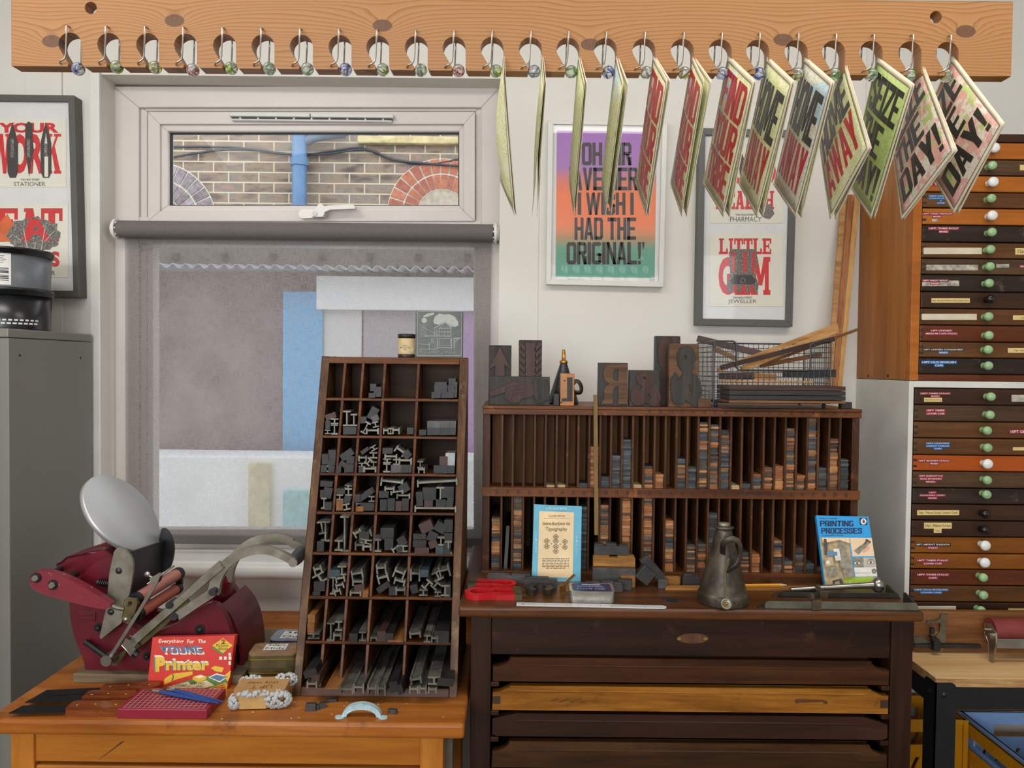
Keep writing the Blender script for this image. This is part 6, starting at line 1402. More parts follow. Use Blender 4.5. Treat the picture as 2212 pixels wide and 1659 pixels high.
def pick(kind, fr):
    q = rng.random()
    if kind == 't': return STN, 'tan wooden'
    if kind == 'o' and q > fr * .6: return rng.choice(SOR), 'orange wooden'
    if kind == 'm' and q < fr: return rng.choice(SOR), 'orange wooden'
    if kind in 'mo' and q < fr + .3: return rng.choice(SBR), 'brown wooden'
    return rng.choice(SDK), 'slate-dark'
protos = {}
def slip(m_, th, D=.17):
    k = (m_.name, round(th, 4), D)
    if k not in protos:
        b = MB(m_); b.box((0, D / 2, th / 2 - .00015), (PIT - DT - .0012, D, th - .0003)); o = b.build('spacing_strip', local=True); COL.objects.unlink(o); protos[k] = o.data
    return protos[k]
n_up = 0
for i, (yt, kind, fr_) in UP.items():
    x = sx0 + PIT * (i + .5); zt_ = P(xs(i), yt, CF + .004).z; n = max(1, round((zt_ - FZU) / .0051)); z = FZU + .0002
    slotnm = ('slot marked %d' % (i - 5)) if i >= 14 else '%s slot from the left' % ORD[i]
    for k in range(n):
        th = (.0051 if n > 2 else .0045) * rng.choice((.75, 1, 1, 1.25)); m_, nm = pick(kind, fr_)
        o = bpy.data.objects.new('spacing_strip', slip(m_, th, .054 if i < 19 else .17)); COL.objects.link(o); n_up += 1
        o.location = (x + (rng.random() - .5) * .0008, CF + .004 + rng.random() * .006, z); z += th
        pos = 'on the bottom' if k == 0 else 'topmost' if k == n - 1 else '%s up' % ORD[k]
        if n == 1: pos = 'lying alone'
        tag(o, '%s strip %s in upper-tier %s' % (nm, pos, slotnm), 'strip', 'strips in the upper tier of the slotted case')
b = None; lb = {}
big = MB(SDK[0])
for i, (yt, kind, fr_) in LOW.items():
    x = sx0 + PIT * (i + .5); zt_ = P(xs(i), yt, CF + .004).z; z = FZL
    while z < zt_ - .002:
        th = .0051 * rng.choice((.75, 1, 1, 1.25)); m_, nm = pick(kind, fr_); big.use(m_)
        big.box((x + (rng.random() - .5) * .0008, CF + .088 + rng.random() * .006, z + th / 2), (PIT - DT - .0012, .17, th - .0004)); z += th
tag(big.build('spacing_strips'), 'stacks of thin wooden and slate-dark strips filling the lower tier of slots', 'strips', kind='stuff')
b = MB(plain('leaning_slate_board', '34302c', .5, var=.2)); x = sx0 + PIT * 1.5; b.hexa([(x - .006, CF + .01, FZL + .001), (x + .002, CF + .01, FZL + .001), (x + .0068, CF + .03, FZL + .10), (x - .0012, CF + .03, FZL + .10)], [(x - .006, CF + .2, FZL + .001), (x + .002, CF + .2, FZL + .001), (x + .0068, CF + .2, FZL + .10), (x - .0012, CF + .2, FZL + .10)])
tag(b.build('slate_board'), 'dark board leaning inside the second lower-tier slot from the left', 'board')
p0, p1 = P(1282, 1155, CF - .012), P(1291, 853, CF - .012)
b = MB(wood('olive_stick', ('5a4526', '7a6036', '8f7444'), 'z', 1.5, .4)); b.hexa([P(1284, 1156, CF - .015), P(1293, 1156, CF - .015), P(1291, 853, CF - .011), P(1282, 853, CF - .011)], [q + Vector((0, .006, 0)) for q in (P(1284, 1156, CF - .015), P(1293, 1156, CF - .015), P(1291, 853, CF - .011), P(1282, 853, CF - .011))])
tag(b.build('measuring_stick', bevel=.0008), 'tall olive-brown wooden stick standing upright against the slotted case front', 'stick')

# ------------------------------------------------------------------ wood type standing on the case
CT = zt0
WTD = wood('wood_type_ground', ('1d1714', '2f2823', '3f362f'), 'z', 2.0, .5); WTR = wood('wood_type_face', ('2b1a15', '442c24', '553a30'), 'z', 2.0, .42); WTB = wood('wood_type_brown', ('3a2614', '5f4128', '7a5a3a'), 'x', 2.0, .42); WTK = plain('wood_type_black', '26221f', .5, var=.2, scale=40); WTG = wood('wood_type_grey', ('24211f', '3a3632', '4a443e'), 'z', 2.0, .5)
def tblock(name, label, x0, y0, x1, y1, Y, th, gm, group='wood type blocks on top of the slotted case'):
    a, c = P(x0, y1, Y), P(x1, y0, Y); t = thing(name, label, 'block', ((a.x + c.x) / 2, Y + th / 2, CT), group)
    MB(gm).bx(a.x, c.x, Y, Y + th, CT, c.z).build('block', t, bevel=.001)
    return t
def relief(t, mat, polys, Y, d=.004, name='raised_face', S=3.77, ox=1000, oy=680):
    b = MB(mat)
    for pl in polys:
        hs = ()
        if isinstance(pl, tuple): pl, hs = pl
        f = lambda L: [(lambda w: (w.x, w.z))(P(ox + x / S, oy + y / S, Y)) for x, y in L]
        b.prism(f(pl), Y - d, Y + .0003, lambda p: Vector((p.x, p.z, p.y)), [f(h) for h in hs])
    return b.build(name, t, bevel=.0005, seg=1)
t = tblock('wood_type_block', 'dark wood type block with a raised upward arrow head, behind the pointing hand block', 1055, 746, 1105, 874, 1.868, .022, WTD)
relief(t, WTR, [[(302, 255), (382, 432), (340, 408), (340, 520), (262, 520), (262, 415), (217, 440)]], 1.868)
t = tblock('wood_type_block', 'dark wood type block with raised chevron feathers, behind the pointing hand block', 1120, 735, 1171, 874, 1.868, .022, WTD)
pl = [[(508, 225), (590, 225), (590, 520), (508, 520)]]
for k in range(5):
    y = 215 + k * 58; pl += [[(456, y), (510, y + 48), (510, y + 82), (456, y + 38)], [(640, y), (588, y + 48), (588, y + 82), (640, y + 38)]]
relief(t, WTR, pl, 1.868)
t = tblock('wood_type_block', 'wide dark block with a raised pointing hand and cuff', 1056, 814, 1188, 874, 1.83, .022, WTG)
relief(t, WTR, [[(216, 640), (232, 620), (320, 585), (390, 548), (470, 545), (560, 555), (575, 570), (580, 655), (545, 668), (500, 680), (470, 688), (455, 715), (415, 718), (385, 712), (362, 690), (342, 672), (340, 645), (345, 630), (300, 645), (240, 662), (220, 660)]], 1.83)
relief(t, WTG, [[(575, 530), (600, 518), (660, 515), (690, 560), (705, 640), (700, 690), (655, 705), (615, 725), (600, 700), (580, 660)]], 1.83, .005, 'cuff')
b = MB(WTK)
for pts in ([(345, 640), (352, 605), (390, 585), (460, 578)], [(368, 690), (370, 640), (410, 612), (480, 604)], [(392, 712), (395, 665), (425, 640), (490, 635)]):
    b.tube([P(1000 + x / 3.77, 680 + y / 3.77, 1.8258) for x, y in smoothpts(pts, 4)], .0006, 6)
for k in range(7): b.tube([P(1000 + (605 + k * 14) / 3.77, 680 + 525 / 3.77, 1.8248), P(1000 + (612 + k * 14) / 3.77, 680 + 700 / 3.77, 1.8248)], .0005, 5)
b.build('carved_lines', t)
t = tblock('type_block', 'small plain dark block between the pointing hand and the copper block', 1196, 851, 1208, 875, 1.825, .02, WTK)
t = tblock('type_block', 'copper-faced block with a black mirrored L recess', 1210, 807, 1241, 876, 1.822, .024, plain('copper_face', 'a06b3c', .4, .3, var=.12, scale=40))
relief(t, WTK, [[(848, 510), (892, 510), (892, 705), (804, 705), (804, 680), (848, 680)]], 1.822, .0006, 'dark_letter'); relief(t, WTK, [circle(828, 536, 7, 10), circle(802, 715, 7, 10)], 1.822, .0006, 'nail_hole')
def Rm(x0, y0, x1, y1):
    f = lambda L: [(x1 - (x1 - x0) * u, y1 - (y1 - y0) * v) for u, v in L]
    return [(f([(0, 0), (.36, 0), (.36, .44), (.5, .42), (.56, .36), (.58, 0), (1, 0), (.92, .14), (.92, .36), (.82, .46), (.72, .5), (.85, .56), (.94, .66), (.95, .84), (.86, .95), (.7, 1), (0, 1)]), [f([(.36, .56), (.48, .57), (.55, .62), (.55, .8), (.48, .86), (.36, .87)])])]
def Amp(x0, y0, x1, y1):
    f = lambda L: [(x0 + (x1 - x0) * u, y1 - (y1 - y0) * v) for u, v in L]
    return [(f(arc(.5, .80, .30, 210, -40, 18, .2)[0:1] + arc(.5, .80, .30, 200, -20, 16, .20) + [(.72, .62), (.66, .54)] + arc(.76, .25, .24, 80, -90, 10, .27) + [(.62, .03), (.5, .09), (.38, .02)] + arc(.24, .25, .24, 270, 180, 6, .25) + [(.0, .42), (.15, .56), (.3, .44), (.4, .56), (.24, .66)]), [f(circle(.46, .80, .055, 10, .045)), f([(.56, .3), (.62, .36), (.68, .22), (.6, .18)])])]
t = tblock('wood_type_block', 'brown wood type block with a raised mirrored R, left of the small ampersand', 1292, 784, 1356, 874, 1.83, .023, WTK); relief(t, WTB, Rm(1130, 400, 1340, 722), 1.83)
t = tblock('wood_type_block', 'grey-brown wood type block with a small raised ampersand', 1359, 800, 1427, 876, 1.826, .023, WTG); relief(t, WTR, Amp(1362, 458, 1608, 738), 1.826)
t = tblock('wood_type_block', 'tall dark wood type block with a mirrored R, behind the two ampersand blocks', 1414, 726, 1469, 873, 1.868, .023, WTK); relief(t, WTR, Rm(1575, 180, 1768, 722), 1.868)
t = tblock('wood_type_block', 'tallest wood type block with a large raised dark ampersand beside the wire basket', 1444, 743, 1510, 877, 1.822, .023, WTB); relief(t, WTG, Amp(1690, 250, 1940, 738), 1.822)
t = tblock('type_block', 'small brown wooden block at the foot of the wire basket', 1508, 861, 1536, 877, 1.815, .018, WTB); t = tblock('type_block', 'small black block alone at the right end of the case top', 1818, 869, 1841, 880, 1.815, .02, WTK)
# ridged oil can
YC_ = 1.91; p0 = P(1219, 872, YC_); oc = thing('oil_can', 'black ridged conical oil can with a brass spout, behind the copper block', 'can', (p0.x, YC_, CT)); k_ = YC_ / FPX
OILB = plain('black_ridged_metal', '3d3e41', .38, .6, var=.3, scale=30); zT = P(1212, 786, YC_).z; hh = zT - CT; rB = 33 * k_; rT = 7 * k_
pr_ = [(0, 0), (rB, 0), (rB, .006)]
for k in range(44):
    u = k / 44; pr_.append((rB * .96 + (rT - rB * .96) * u + (.0022 if k % 2 else 0), .008 + (hh - .008) * u))
b = MB(OILB); b.lathe(pr_ + [(rT, hh), (0, hh)], (p0.x - .003, YC_, CT), n=36); b.build('body', oc)
b = MB(BRASS); b.lathe([(rT, hh - .002), (rT * 1.3, hh + .003), (rT * 1.25, hh + .007), (.005, hh + .010), (.0042, hh + .030), (.003, hh + .036), (0, hh + .036)], (p0.x - .003, YC_, CT), n=24); b.build('spout', oc)
b = MB(plain('dark_handle_strap', '4a3a2c', .4, .6)); b.tube([P(x, y, YC_ - .004) for x, y in smoothpts([(1238, 830), (1243, 823), (1251, 826), (1256, 838), (1253, 848), (1242, 847)], 4)], .0034, 8, flatk=1.8); b.build('handle', oc)

# ------------------------------------------------------------------ wire basket of wooden strips
WIR = plain('grey_wire', '4c4e52', .35, .7, var=.1); kx0, kx1 = P(1543, 800, 1.832).x, P(1794, 800, 1.832).x; KY0, KY1 = 1.832, 2.0; kz0 = CT + .011; kz1 = P(1660, 738, KY0).z
bk = thing('wire_basket', 'grey wire mesh basket with a scooped front, holding loose wooden strips', 'basket', ((kx0 + kx1) / 2, 1.92, CT))
cu0, cu1, cuz = P(1590, 800, KY0).x, P(1750, 800, KY0).x, P(1660, 800, KY0).z
def grid(name, xs_, zs_, M, r=.0008, skip=None):
    b = MB(WIR)
    for x in xs_:
        za, zb_ = zs_[0], zs_[-1]
        if skip and skip[0] < x < skip[1]: zb_ = skip[2]
        b.cyl(M(x, za), M(x, zb_), r, n=5, caps=False)
    for z in zs_:
        if skip and z > skip[2]:
            b.cyl(M(xs_[0], z), M(skip[0], z), r, n=5, caps=False); b.cyl(M(skip[1], z), M(xs_[-1], z), r, n=5, caps=False)
        else: b.cyl(M(xs_[0], z), M(xs_[-1], z), r, n=5, caps=False)
    b.build(name, bk)
lin = lambda a, c, n: [a + (c - a) * i / n for i in range(n + 1)]
zs_ = lin(kz0, kz1, 12)
grid('front_mesh', lin(kx0, kx1, 21), zs_, lambda x, z: (x, KY0, z), skip=(cu0, cu1, cuz)); grid('back_mesh', lin(kx0, kx1, 21), zs_, lambda x, z: (x, KY1, z))
grid('side_mesh', lin(KY0, KY1, 13), zs_, lambda y, z: (kx0, y, z)); grid('side_mesh', lin(KY0, KY1, 13), zs_, lambda y, z: (kx1, y, z)); grid('base_mesh', lin(kx0, kx1, 21), lin(KY0, KY1, 10), lambda x, y: (x, y, kz0))
b = MB(WIR); b.tube([(kx0, KY0, kz1), (kx0, KY1, kz1), (kx1, KY1, kz1), (kx1, KY0, kz1), (cu1 + .008, KY0, kz1), (cu1, KY0, kz1 - .006), (cu1, KY0, cuz + .006), (cu1 - .006, KY0, cuz), (cu0 + .006, KY0, cuz), (cu0, KY0, cuz + .006), (cu0, KY0, kz1 - .006), (cu0 - .008, KY0, kz1), (kx0, KY0, kz1)], .0022, 8); b.build('rim', bk)
for x in (kx0, kx1):
    for y in (KY0, KY1): b = MB(WIR); b.cyl((x, y, kz0), (x, y, kz1), .002, n=8); b.build('corner_post', bk)
for x in (kx0 + .006, kx1 - .012):
    for y in (KY0 + .006, KY1 - .006): b = MB(WIR); b.sphere((x, y, CT + .0055), .0055, 12); b.build('ball_foot', bk)
SPA = wood('pale_strip_wood', ('8a5c30', 'b58650', 'c99c66'), 'x', 1.6, .5); SPD = wood('dark_strip_wood', ('2c1d18', '44302a', '553d34'), 'x', 1.6, .45); SPM = wood('mid_strip_wood', ('5a3820', '7a5230', '8f6640'), 'x', 1.6, .45)
def strip(lab, A, Ya, B, Yb, hpx, th, m_, name='wooden_strip'):
    a1, b1 = P(*A, Ya), P(*B, Yb); d = (b1 - a1).normalized(); u = Vector((0, 0, 1)); u = (u - d * u.dot(d)).normalized(); n = d.cross(u); k = hpx * (Ya + Yb) / 2 / FPX / 2
    b = MB(m_); b.hexa([a1 - u * k, b1 - u * k, b1 + u * k, a1 + u * k], [q + n * th for q in (a1 - u * k, b1 - u * k, b1 + u * k, a1 + u * k)]); tag(b.build(name, bevel=.0006), lab, 'strip', 'strips in the wire basket')
strip('pale wooden strip rising highest to the right out of the wire basket', (1549, 800), 1.90, (1806, 703), 1.93, 9, .008, SPA)
strip('broad pale strip second highest at the right of the wire basket', (1600, 798), 1.875, (1808, 712), 1.90, 12, .008, SPA)
strip('thin brown strip poking farthest right out of the wire basket', (1640, 790), 1.94, (1851, 712), 1.96, 6, .005, SPM)
strip('dark strip crossing the basket from lower left to upper right', (1556, 794), 1.86, (1800, 732), 1.89, 10, .008, SPD)
strip('dark strip sticking up at the left end of the wire basket', (1506, 731), 1.97, (1650, 766), 1.93, 14, .007, SPD)
strip('mid-brown strip sloping down to the right at the left of the basket', (1540, 752), 1.95, (1590, 775), 1.94, 10, .007, SPM)
strip('brown strip lying low across the right half of the basket', (1640, 790), 1.96, (1772, 766), 1.97, 9, .008, SPM)
strip('short thick pale block in the middle of the basket front', (1624, 813), 1.862, (1672, 814), 1.862, 14, .02, SPA)
strip('long pale strip lying level near the front of the basket', (1558, 824), 1.846, (1752, 825), 1.846, 5, .014, SPA)
for k, (y, h_, m_, nm, Ya) in enumerate(((835, 9, SPD, 'upper', 1.85), (845, 9, WTK, 'middle', 1.85), (855, 9, WTK, 'lower', 1.85), (863, 5, SPM, 'bottom', 1.85))): strip('%s dark strip lying level along the basket front' % nm if nm != 'bottom' else 'brown strip on the floor of the basket', (1550, y), Ya, (1788, y + 2), Ya, h_, .10, m_)
strip('black strip on the right behind the short pale block', (1690, 806), 1.90, (1788, 806), 1.90, 16, .05, WTK); strip('dark strip on the left behind the short pale block', (1552, 812), 1.90, (1624, 812), 1.90, 14, .05, SPD)
for k, (xa, xb, lab, m_) in enumerate(((1788, 1822, 'left pale lath leaning upright in the corner behind the basket', SPA), (1797, 1834, 'middle reddish lath leaning upright in the corner behind the basket', wood('red_lath', ('7a4426', 'a5683c', 'b57c4c'), 'z', 1.2, .5)), (1805, 1846, 'right pale lath leaning upright in the corner behind the basket', wood('pale_lath', ('a5743c', 'c99a5c', 'd6ad74'), 'z', 1.2, .5)))):
    Y0, Y1 = 2.03, 2.128; a1 = P(xa, 860, Y0); a1.z = CT + .002; a1.x += .004 * k; b1 = P(xb, 425 - 5 * k, Y1); b1.x += .004 * k; w_ = .0115
    b = MB(m_); f = [a1 + Vector((-w_ / 2, 0, 0)), a1 + Vector((w_ / 2, 0, 0)), b1 + Vector((w_ / 2 + .003, 0, 0)), b1 + Vector((-w_ / 2, 0, 0))]; b.hexa(f, [q + Vector((0, .006, 0)) for q in f]); tag(b.build('wooden_lath', bevel=.0008), lab, 'lath', 'laths in the corner behind the basket')
# ------------------------------------------------------------------ books leaning on the slotted case
def c6(x, y): return (980 + x / 4.254, 1060 + y / 4.254)
def c7(x, y): return (1480 + x / 4.096, 1060 + y / 4.096)
PELB = plain('book_turquoise', '5ea9c4', .45, var=.06, scale=30); PELC = plain('book_cream', 'e3c79b', .5, var=.06, scale=20); PAGE = plain('page_edges', 'd8cfb8', .7, var=.08, scale=200); BTXT = plain('book_text', '4f4536', .6); BWHT = plain('book_pale_text', 'cfe2e4', .6)
def YofZ(y, px, z): return PZ(px, y, z).y
yb = YofZ(1256, 1200, TZ)
t, b, M, n, c = leanbox('paperback_book', 'turquoise and cream paperback on typography, leaning on the slotted case', 'book', c6(742, 125), c6(1177, 143), c6(1166, 860), c6(722, 806), yb, yb + .045, .012, PAGE)
b.build('pages', t)
def cover(t, c, n, mat, th, g=.0012):
    b = MB(mat); o = n * .0001
    b.hexa([p + o for p in c], [p - n * .0008 for p in c]); bk_ = [p - n * (th + .0008) for p in c]; b.hexa([p + n * .0008 for p in bk_], bk_); b.hexa([c[0], c[0] - n * th, c[3] - n * th, c[3]], [p + (c[0] - c[1]).normalized() * .0008 for p in (c[0], c[0] - n * th, c[3] - n * th, c[3])])
    return b.build('cover', t)
cv = cover(t, c, n, PELB, .012)
b = MB(PELC); q = lambda L: [c6(*p) for p in L]
b.flat(q([(788, 188), (1104, 200), (1094, 800), (770, 792)]), M, (), .0003); b.use(BTXT)
def bt(s, x0, y0, x1, y1, C=c6, z=.0006, bold=0.0, blk=False, sh=0):
    a, d = C(x0, y1), C(x1, y0)
    if blk: block(b, s, a[0], a[1], d[0], d[1], M, z)
    else: b.text(s, a[0], a[1], d[0], d[1], M, z, bold, False, sh)
bt('OLIVER SIMON', 870, 224, 1020, 244); bt('Introduction to', 820, 284, 1068, 318, bold=.01); bt('Typography', 846, 336, 1042, 378, bold=.01)
b.flat(q([(825, 252), (1062, 258), (1062, 260), (825, 254)]), M, (), .0006)
def ring(cx, cy, r, w=4):
    b.flat(q(circle(cx, cy, r, 14)), M, [q(circle(cx, cy, r - w, 14))], .0006)
for cx, cy in ((855, 462), (938, 462), (1022, 468), (855, 512), (938, 514), (1022, 518), (938, 424), (938, 555)):
    for dx, dy in ((-14, 0), (14, 0), (0, -12), (0, 12)): ring(cx + dx, cy + dy, 13, 3)
    ring(cx, cy, 20, 2.5)
for cx, cy in ((897, 488), (980, 492)): b.flat(q(circle(cx, cy, 5, 8)), M, (), .0006)
for k in range(7):
    y = 622 + k * 14.5; w0, w1 = (812, 1060) if k < 6 else (848, 1024)
    x = w0
    while x < w1 - 8:
        wl_ = 12 + rng.random() * 34; x2 = min(x + wl_, w1); b.flat(q([(x, y), (x2, y + .6), (x2, y + 6), (x, y + 5.4)]), M, (), .0006); x = x2 + 7
b.use(BWHT); bt('A PELICAN BOOK', 848, 155, 1042, 174); bt('BOOK', 968, 824, 1032, 842); b.use(BTXT); bt('3/6', 1098, 838, 1122, 854)
b.use(BWHT)
for s_, x, y0, y1 in (('KOOB NACILEP A'[::-1], 1132, 385, 585), ('A PELICAN BOOK', 757, 375, 570)):
    for k, ch in enumerate(s_):
        if ch != ' ': yy = y0 + (y1 - y0) * k / 14; bt(ch, x - 5, yy, x + 5, yy + 11)
b.build('cover_print', cv)
LBLU2 = plain('book_bright_blue', '2f9bdc', .35, var=.03); LNAV = plain('book_navy_text', '1c2c55', .5)
yb = YofZ(1269, 1840, TZ)
t, b, M, n, c = leanbox('hardback_book', 'bright blue picture hardback titled Printing Processes, leaning at the right end of the slotted case', 'book', c7(1162, 219), c7(1622, 229), c7(1714, 856), c7(1242, 862), yb, yb + .062, .010, PAGE)
b.build('pages', t); cv = cover(t, c, n, LBLU2, .010)
q = lambda L: [c7(*p) for p in L]; b = MB(LNAV)
bt('How it works', 1186, 237, 1342, 252, c7, .0004, .01, False, -.05); bt('PRINTING', 1192, 266, 1490, 316, c7, .0004, 0, True); bt('PROCESSES', 1203, 330, 1564, 380, c7, .0004, 0, True); bt('A LADYBIRD BOOK', 1208, 388, 1400, 402, c7, .0004)
b.flat(q([(1540, 240), (1606, 241), (1612, 304), (1546, 303)]), M, (), .0004); b.use(BWHT); b.flat(q(circle(1577, 273, 25, 18, 28)), M, (), .0008); b.use(plain('logo_red', 'b5392a', .5)); b.flat(q(circle(1578, 275, 12, 14, 15)), M, (), .0010); b.use(LNAV); b.flat(q(circle(1574, 258, 6, 8, 4)), M, (), .0011); b.flat(q([(1576, 262), (1579, 262), (1580, 289), (1577, 289)]), M, (), .0012)
PA = plain('photo_tan', 'b5a07a', .5, var=.2, scale=90); PB = plain('photo_grey', '8d8676', .5, var=.25, scale=110); PCm = plain('photo_cream', 'e6c9a4', .5, var=.04); PD = plain('photo_dark', '4a453e', .5, var=.2); PW = plain('photo_white', 'ddd9cf', .5); PG = plain('photo_lime', 'a9c832', .5, var=.05); PBL2 = plain('photo_blue', '5a83ac', .5)
b.use(PA); b.flat(q([(1190, 415), (1447, 416), (1490, 770), (1420, 860), (1242, 860)]), M, (), .0004)
for m_, L in ((PCm, [(1200, 420), (1440, 420), (1446, 470), (1350, 440), (1210, 470)]), (PB, [(1345, 480), (1395, 480), (1440, 640), (1450, 700), (1360, 690)]), (PW, [(1300, 520), (1350, 515), (1368, 620), (1320, 625)]), (PBL2, [(1240, 540), (1335, 545), (1335, 580), (1245, 575)]), (PD, [(1215, 430), (1238, 430), (1245, 470), (1250, 520), (1240, 575), (1222, 575), (1225, 520), (1212, 480)]), (PB, [(1235, 690), (1330, 670), (1345, 740), (1260, 770)]), (PA, [(1220, 600), (1295, 590), (1300, 660), (1230, 675)]), (PW, [(1235, 625), (1265, 620), (1268, 650), (1240, 655)]), (PB, [(1380, 700), (1470, 690), (1490, 760), (1400, 775)]), (PD, [(1290, 800), (1370, 780), (1400, 850), (1310, 858)]), (PA, [(1310, 815), (1350, 800), (1362, 835), (1325, 845)]), (PB, [(1350, 455), (1390, 450), (1400, 485), (1350, 490)])):
    b.use(m_); b.flat(q(L), M, (), .0007 + .00001 * len(b.f))
b.use(PCm); b.flat(q([(1455, 417), (1650, 419), (1675, 580), (1480, 582)]), M, (), .0004); b.use(PB); b.flat(q([(1490, 530), (1580, 465), (1610, 430), (1645, 455), (1600, 500), (1530, 568)]), M, (), .0008); b.use(PD); b.flat(q([(1585, 470), (1600, 425), (1640, 450), (1632, 462), (1608, 446), (1592, 478)]), M, (), .0010); b.use(plain('photo_skin', 'd6a988', .5)); b.flat(q([(1570, 520), (1625, 488), (1632, 520), (1575, 552)]), M, (), .0009)
b.use(PW); b.flat(q([(1480, 592), (1678, 590), (1700, 758), (1504, 762)]), M, (), .0004)
b.use(PB); b.flat(q([(1480, 592), (1678, 590), (1690, 676), (1492, 680)]), M, (), .0006); b.use(plain('photo_skin_grey', 'b8aca0', .5)); b.flat(q([(1575, 592), (1678, 590), (1690, 676), (1580, 676)]), M, (), .0007)
for cx, cy in ((1520, 642), (1640, 635)):
    b.use(PD); b.flat(q(circle(cx, cy, 34, 16, 15)), M, (), .0009); b.use(PW); b.flat(q(circle(cx, cy, 28, 16, 11)), M, (), .0010); b.use(PD); b.flat(q(circle(cx, cy, 10, 12, 10)), M, (), .0012); b.flat(q(arc(cx, cy + 6, 42, 200, 340, 8, 36) + arc(cx, cy + 2, 40, 340, 200, 8, 28)), M, (), .0011)
b.use(PD); 
for k in range(12): b.flat(q([(1502 + k * 12, 726), (1508 + k * 12, 726), (1508 + k * 12, 731), (1502 + k * 12, 731)]), M, (), .0007)
b.flat(q(circle(1670, 712, 22, 16)), M, (), .0008); b.use(PB); b.flat(q(circle(1670, 712, 17, 16)), M, (), .0010)
b.use(PG); b.flat(q([(1408, 770), (1703, 765), (1714, 850), (1418, 858)]), M, (), .0006); b.use(plain('photo_lime_line', '6d8a1c', .5))
for k in range(14): x = 1430 + k * 19; b.flat(q([(x, 795 + (k * 37) % 40), (x + 14, 790 + (k * 29) % 45), (x + 15, 793 + (k * 29) % 45), (x + 1, 799 + (k * 37) % 40)]), M, (), .0008)
b.use(BWHT); b.flat(q([(1450, 815), (1478, 812), (1482, 838), (1454, 842)]), M, (), .0008)
b.build('cover_print', cv)

# ------------------------------------------------------------------ horseshoe magnets
MRED = plain('red_magnet_enamel', 'b8151c', .3, var=.08); MEND = plain('magnet_end_steel', '5d5638', .45, .4, var=.15); MDRK = plain('dark_magnet', '3f342d', .45, .3, var=.25, scale=40)
def magnet(lab, px, py, ang, L, w, mat, keeper, th=.011):
    o = PZ(px, py, TZ); r = Matrix.Rotation(R(ang), 3, 'Z'); t = thing('horseshoe_magnet', lab, 'magnet', o, 'horseshoe magnets on the composing cabinet')
    Mm = lambda p: o + r @ Vector((p.x, p.y, p.z)); h = w / 2
    out = [(x, y) for x, y in arc(0, 0, h, 90, 270, 16)] + [(L * .38, -h * .80), (L * .5, -h * .95), (L, -h), (L, -h * .40), (L * .55, -h * .40), (L * .42, -h * .22), (L * .36, -h * .30)] + arc(0, 0, h * .60, -75, -285, 14) + [(L * .36, h * .30), (L * .42, h * .22), (L * .55, h * .40), (L, h * .40), (L, h), (L * .5, h * .95), (L * .38, h * .80)]
    b = MB(mat); b.prism(out, 0, th, Mm); b.build('body', t, bevel=.0016)
    if keeper:
        for s_ in (-1, 1): b = MB(MEND); b.prism([(L, s_ * h * .40), (L + .016, s_ * h * .40), (L + .016, s_ * h), (L, s_ * h)], .0005, th + .0008, Mm); b.build('pole_tip', t, bevel=.0008)
    return t
magnet('red horseshoe magnet farther back with its olive ends pointing left', 1090, 1268, 176, .064, .054, MRED, True, .010)
magnet('red horseshoe magnet nearest the left corner of the composing cabinet, ends pointing right', 1033, 1288, 4, .076, .058, MRED, True, .011)
o = PZ(1166, 1284, TZ); t = thing('horseshoe_magnet', 'dark steel horseshoe magnet opening towards the front, right of the red ones', 'magnet', o, 'horseshoe magnets on the composing cabinet')
b = MB(MDRK); b.prism(arc(0, .008, .030, -60, 240, 24, .030) + arc(0, .008, .0145, 240, -60, 20, .0145), 0, .014, lambda p: o + Vector((p.x, p.y, p.z))); b.build('body', t, bevel=.0015)

# ------------------------------------------------------------------ wood and metal pieces on the worktop
TWD = wood('tan_type_block', ('6b451f', '96682f', 'b5854a'), 'x', 2.0, .5)
def piece(lab, px, py, w_, d_, h_, ang, mat, z0=TZ, name='type_sort', steps=None, tilt=0):
    q_ = PZ(px, py, TZ) ; r = Matrix.Rotation(R(ang), 3, 'Z') @ Matrix.Rotation(R(tilt), 3, 'X'); o = Vector((q_.x, q_.y + d_ / 2, z0))
    t = thing(name, lab, 'block', o, 'loose type pieces on the composing cabinet'); b = MB(mat); b.box(o + Vector((0, 0, h_ / 2)), (w_, d_, h_), r); b.build('block', t, bevel=.0008)
    if steps:
        for (u, sw, sh) in steps: b = MB(mat); b.box(o + r @ Vector((u * w_, 0, h_ + sh / 2)), (sw * w_, d_ * .9, sh), r); b.build('raised_step', t, bevel=.0006)
GBK = plain('grey_type_metal', '4b4846', .45, .25, var=.25, scale=50); GB2 = plain('dark_type_metal', '383634', .45, .25, var=.25, scale=50)
piece('long grey type piece lying behind the two red magnets', *c6(505, 852), .098, .020, .018, -5, GBK, steps=[(-.22, .5, .004), (.28, .40, .003)])
piece('stepped dark type piece in front of the turquoise book', *c6(800, 905), .072, .014, .022, -4, GB2, steps=[(-.12, .72, .004)])
piece('tan wooden block under the dark stepped one, right of the turquoise book', *c6(1475, 880), .096, .024, .040, -2, GBK, steps=None, name='type_block')
piece('pale tan wooden block with worn corners in the middle of a small pile', *c6(1475, 860), .095, .022, .020, -3, TWD, TZ + .0402, 'type_block', [(-.3, .36, .004), (.28, .4, .004)])
piece('dark stepped type piece, topmost of the pile right of the turquoise book', *c6(1448, 850), .078, .020, .020, -5, GB2, TZ + .0645, 'type_sort', [(-.36, .26, .004), (0, .3, .006), (.36, .26, .003)])
piece('grey stepped type piece lying behind the silver tin', *c6(1385, 930), .082, .016, .016, -3, GBK, steps=[(-.3, .34, .003), (.1, .3, .006), (.36, .2, .004)])
piece('orange-edged wooden block behind the silver tin', *c6(1600, 890), .032, .016, .026, 2, TWD, name='type_block')
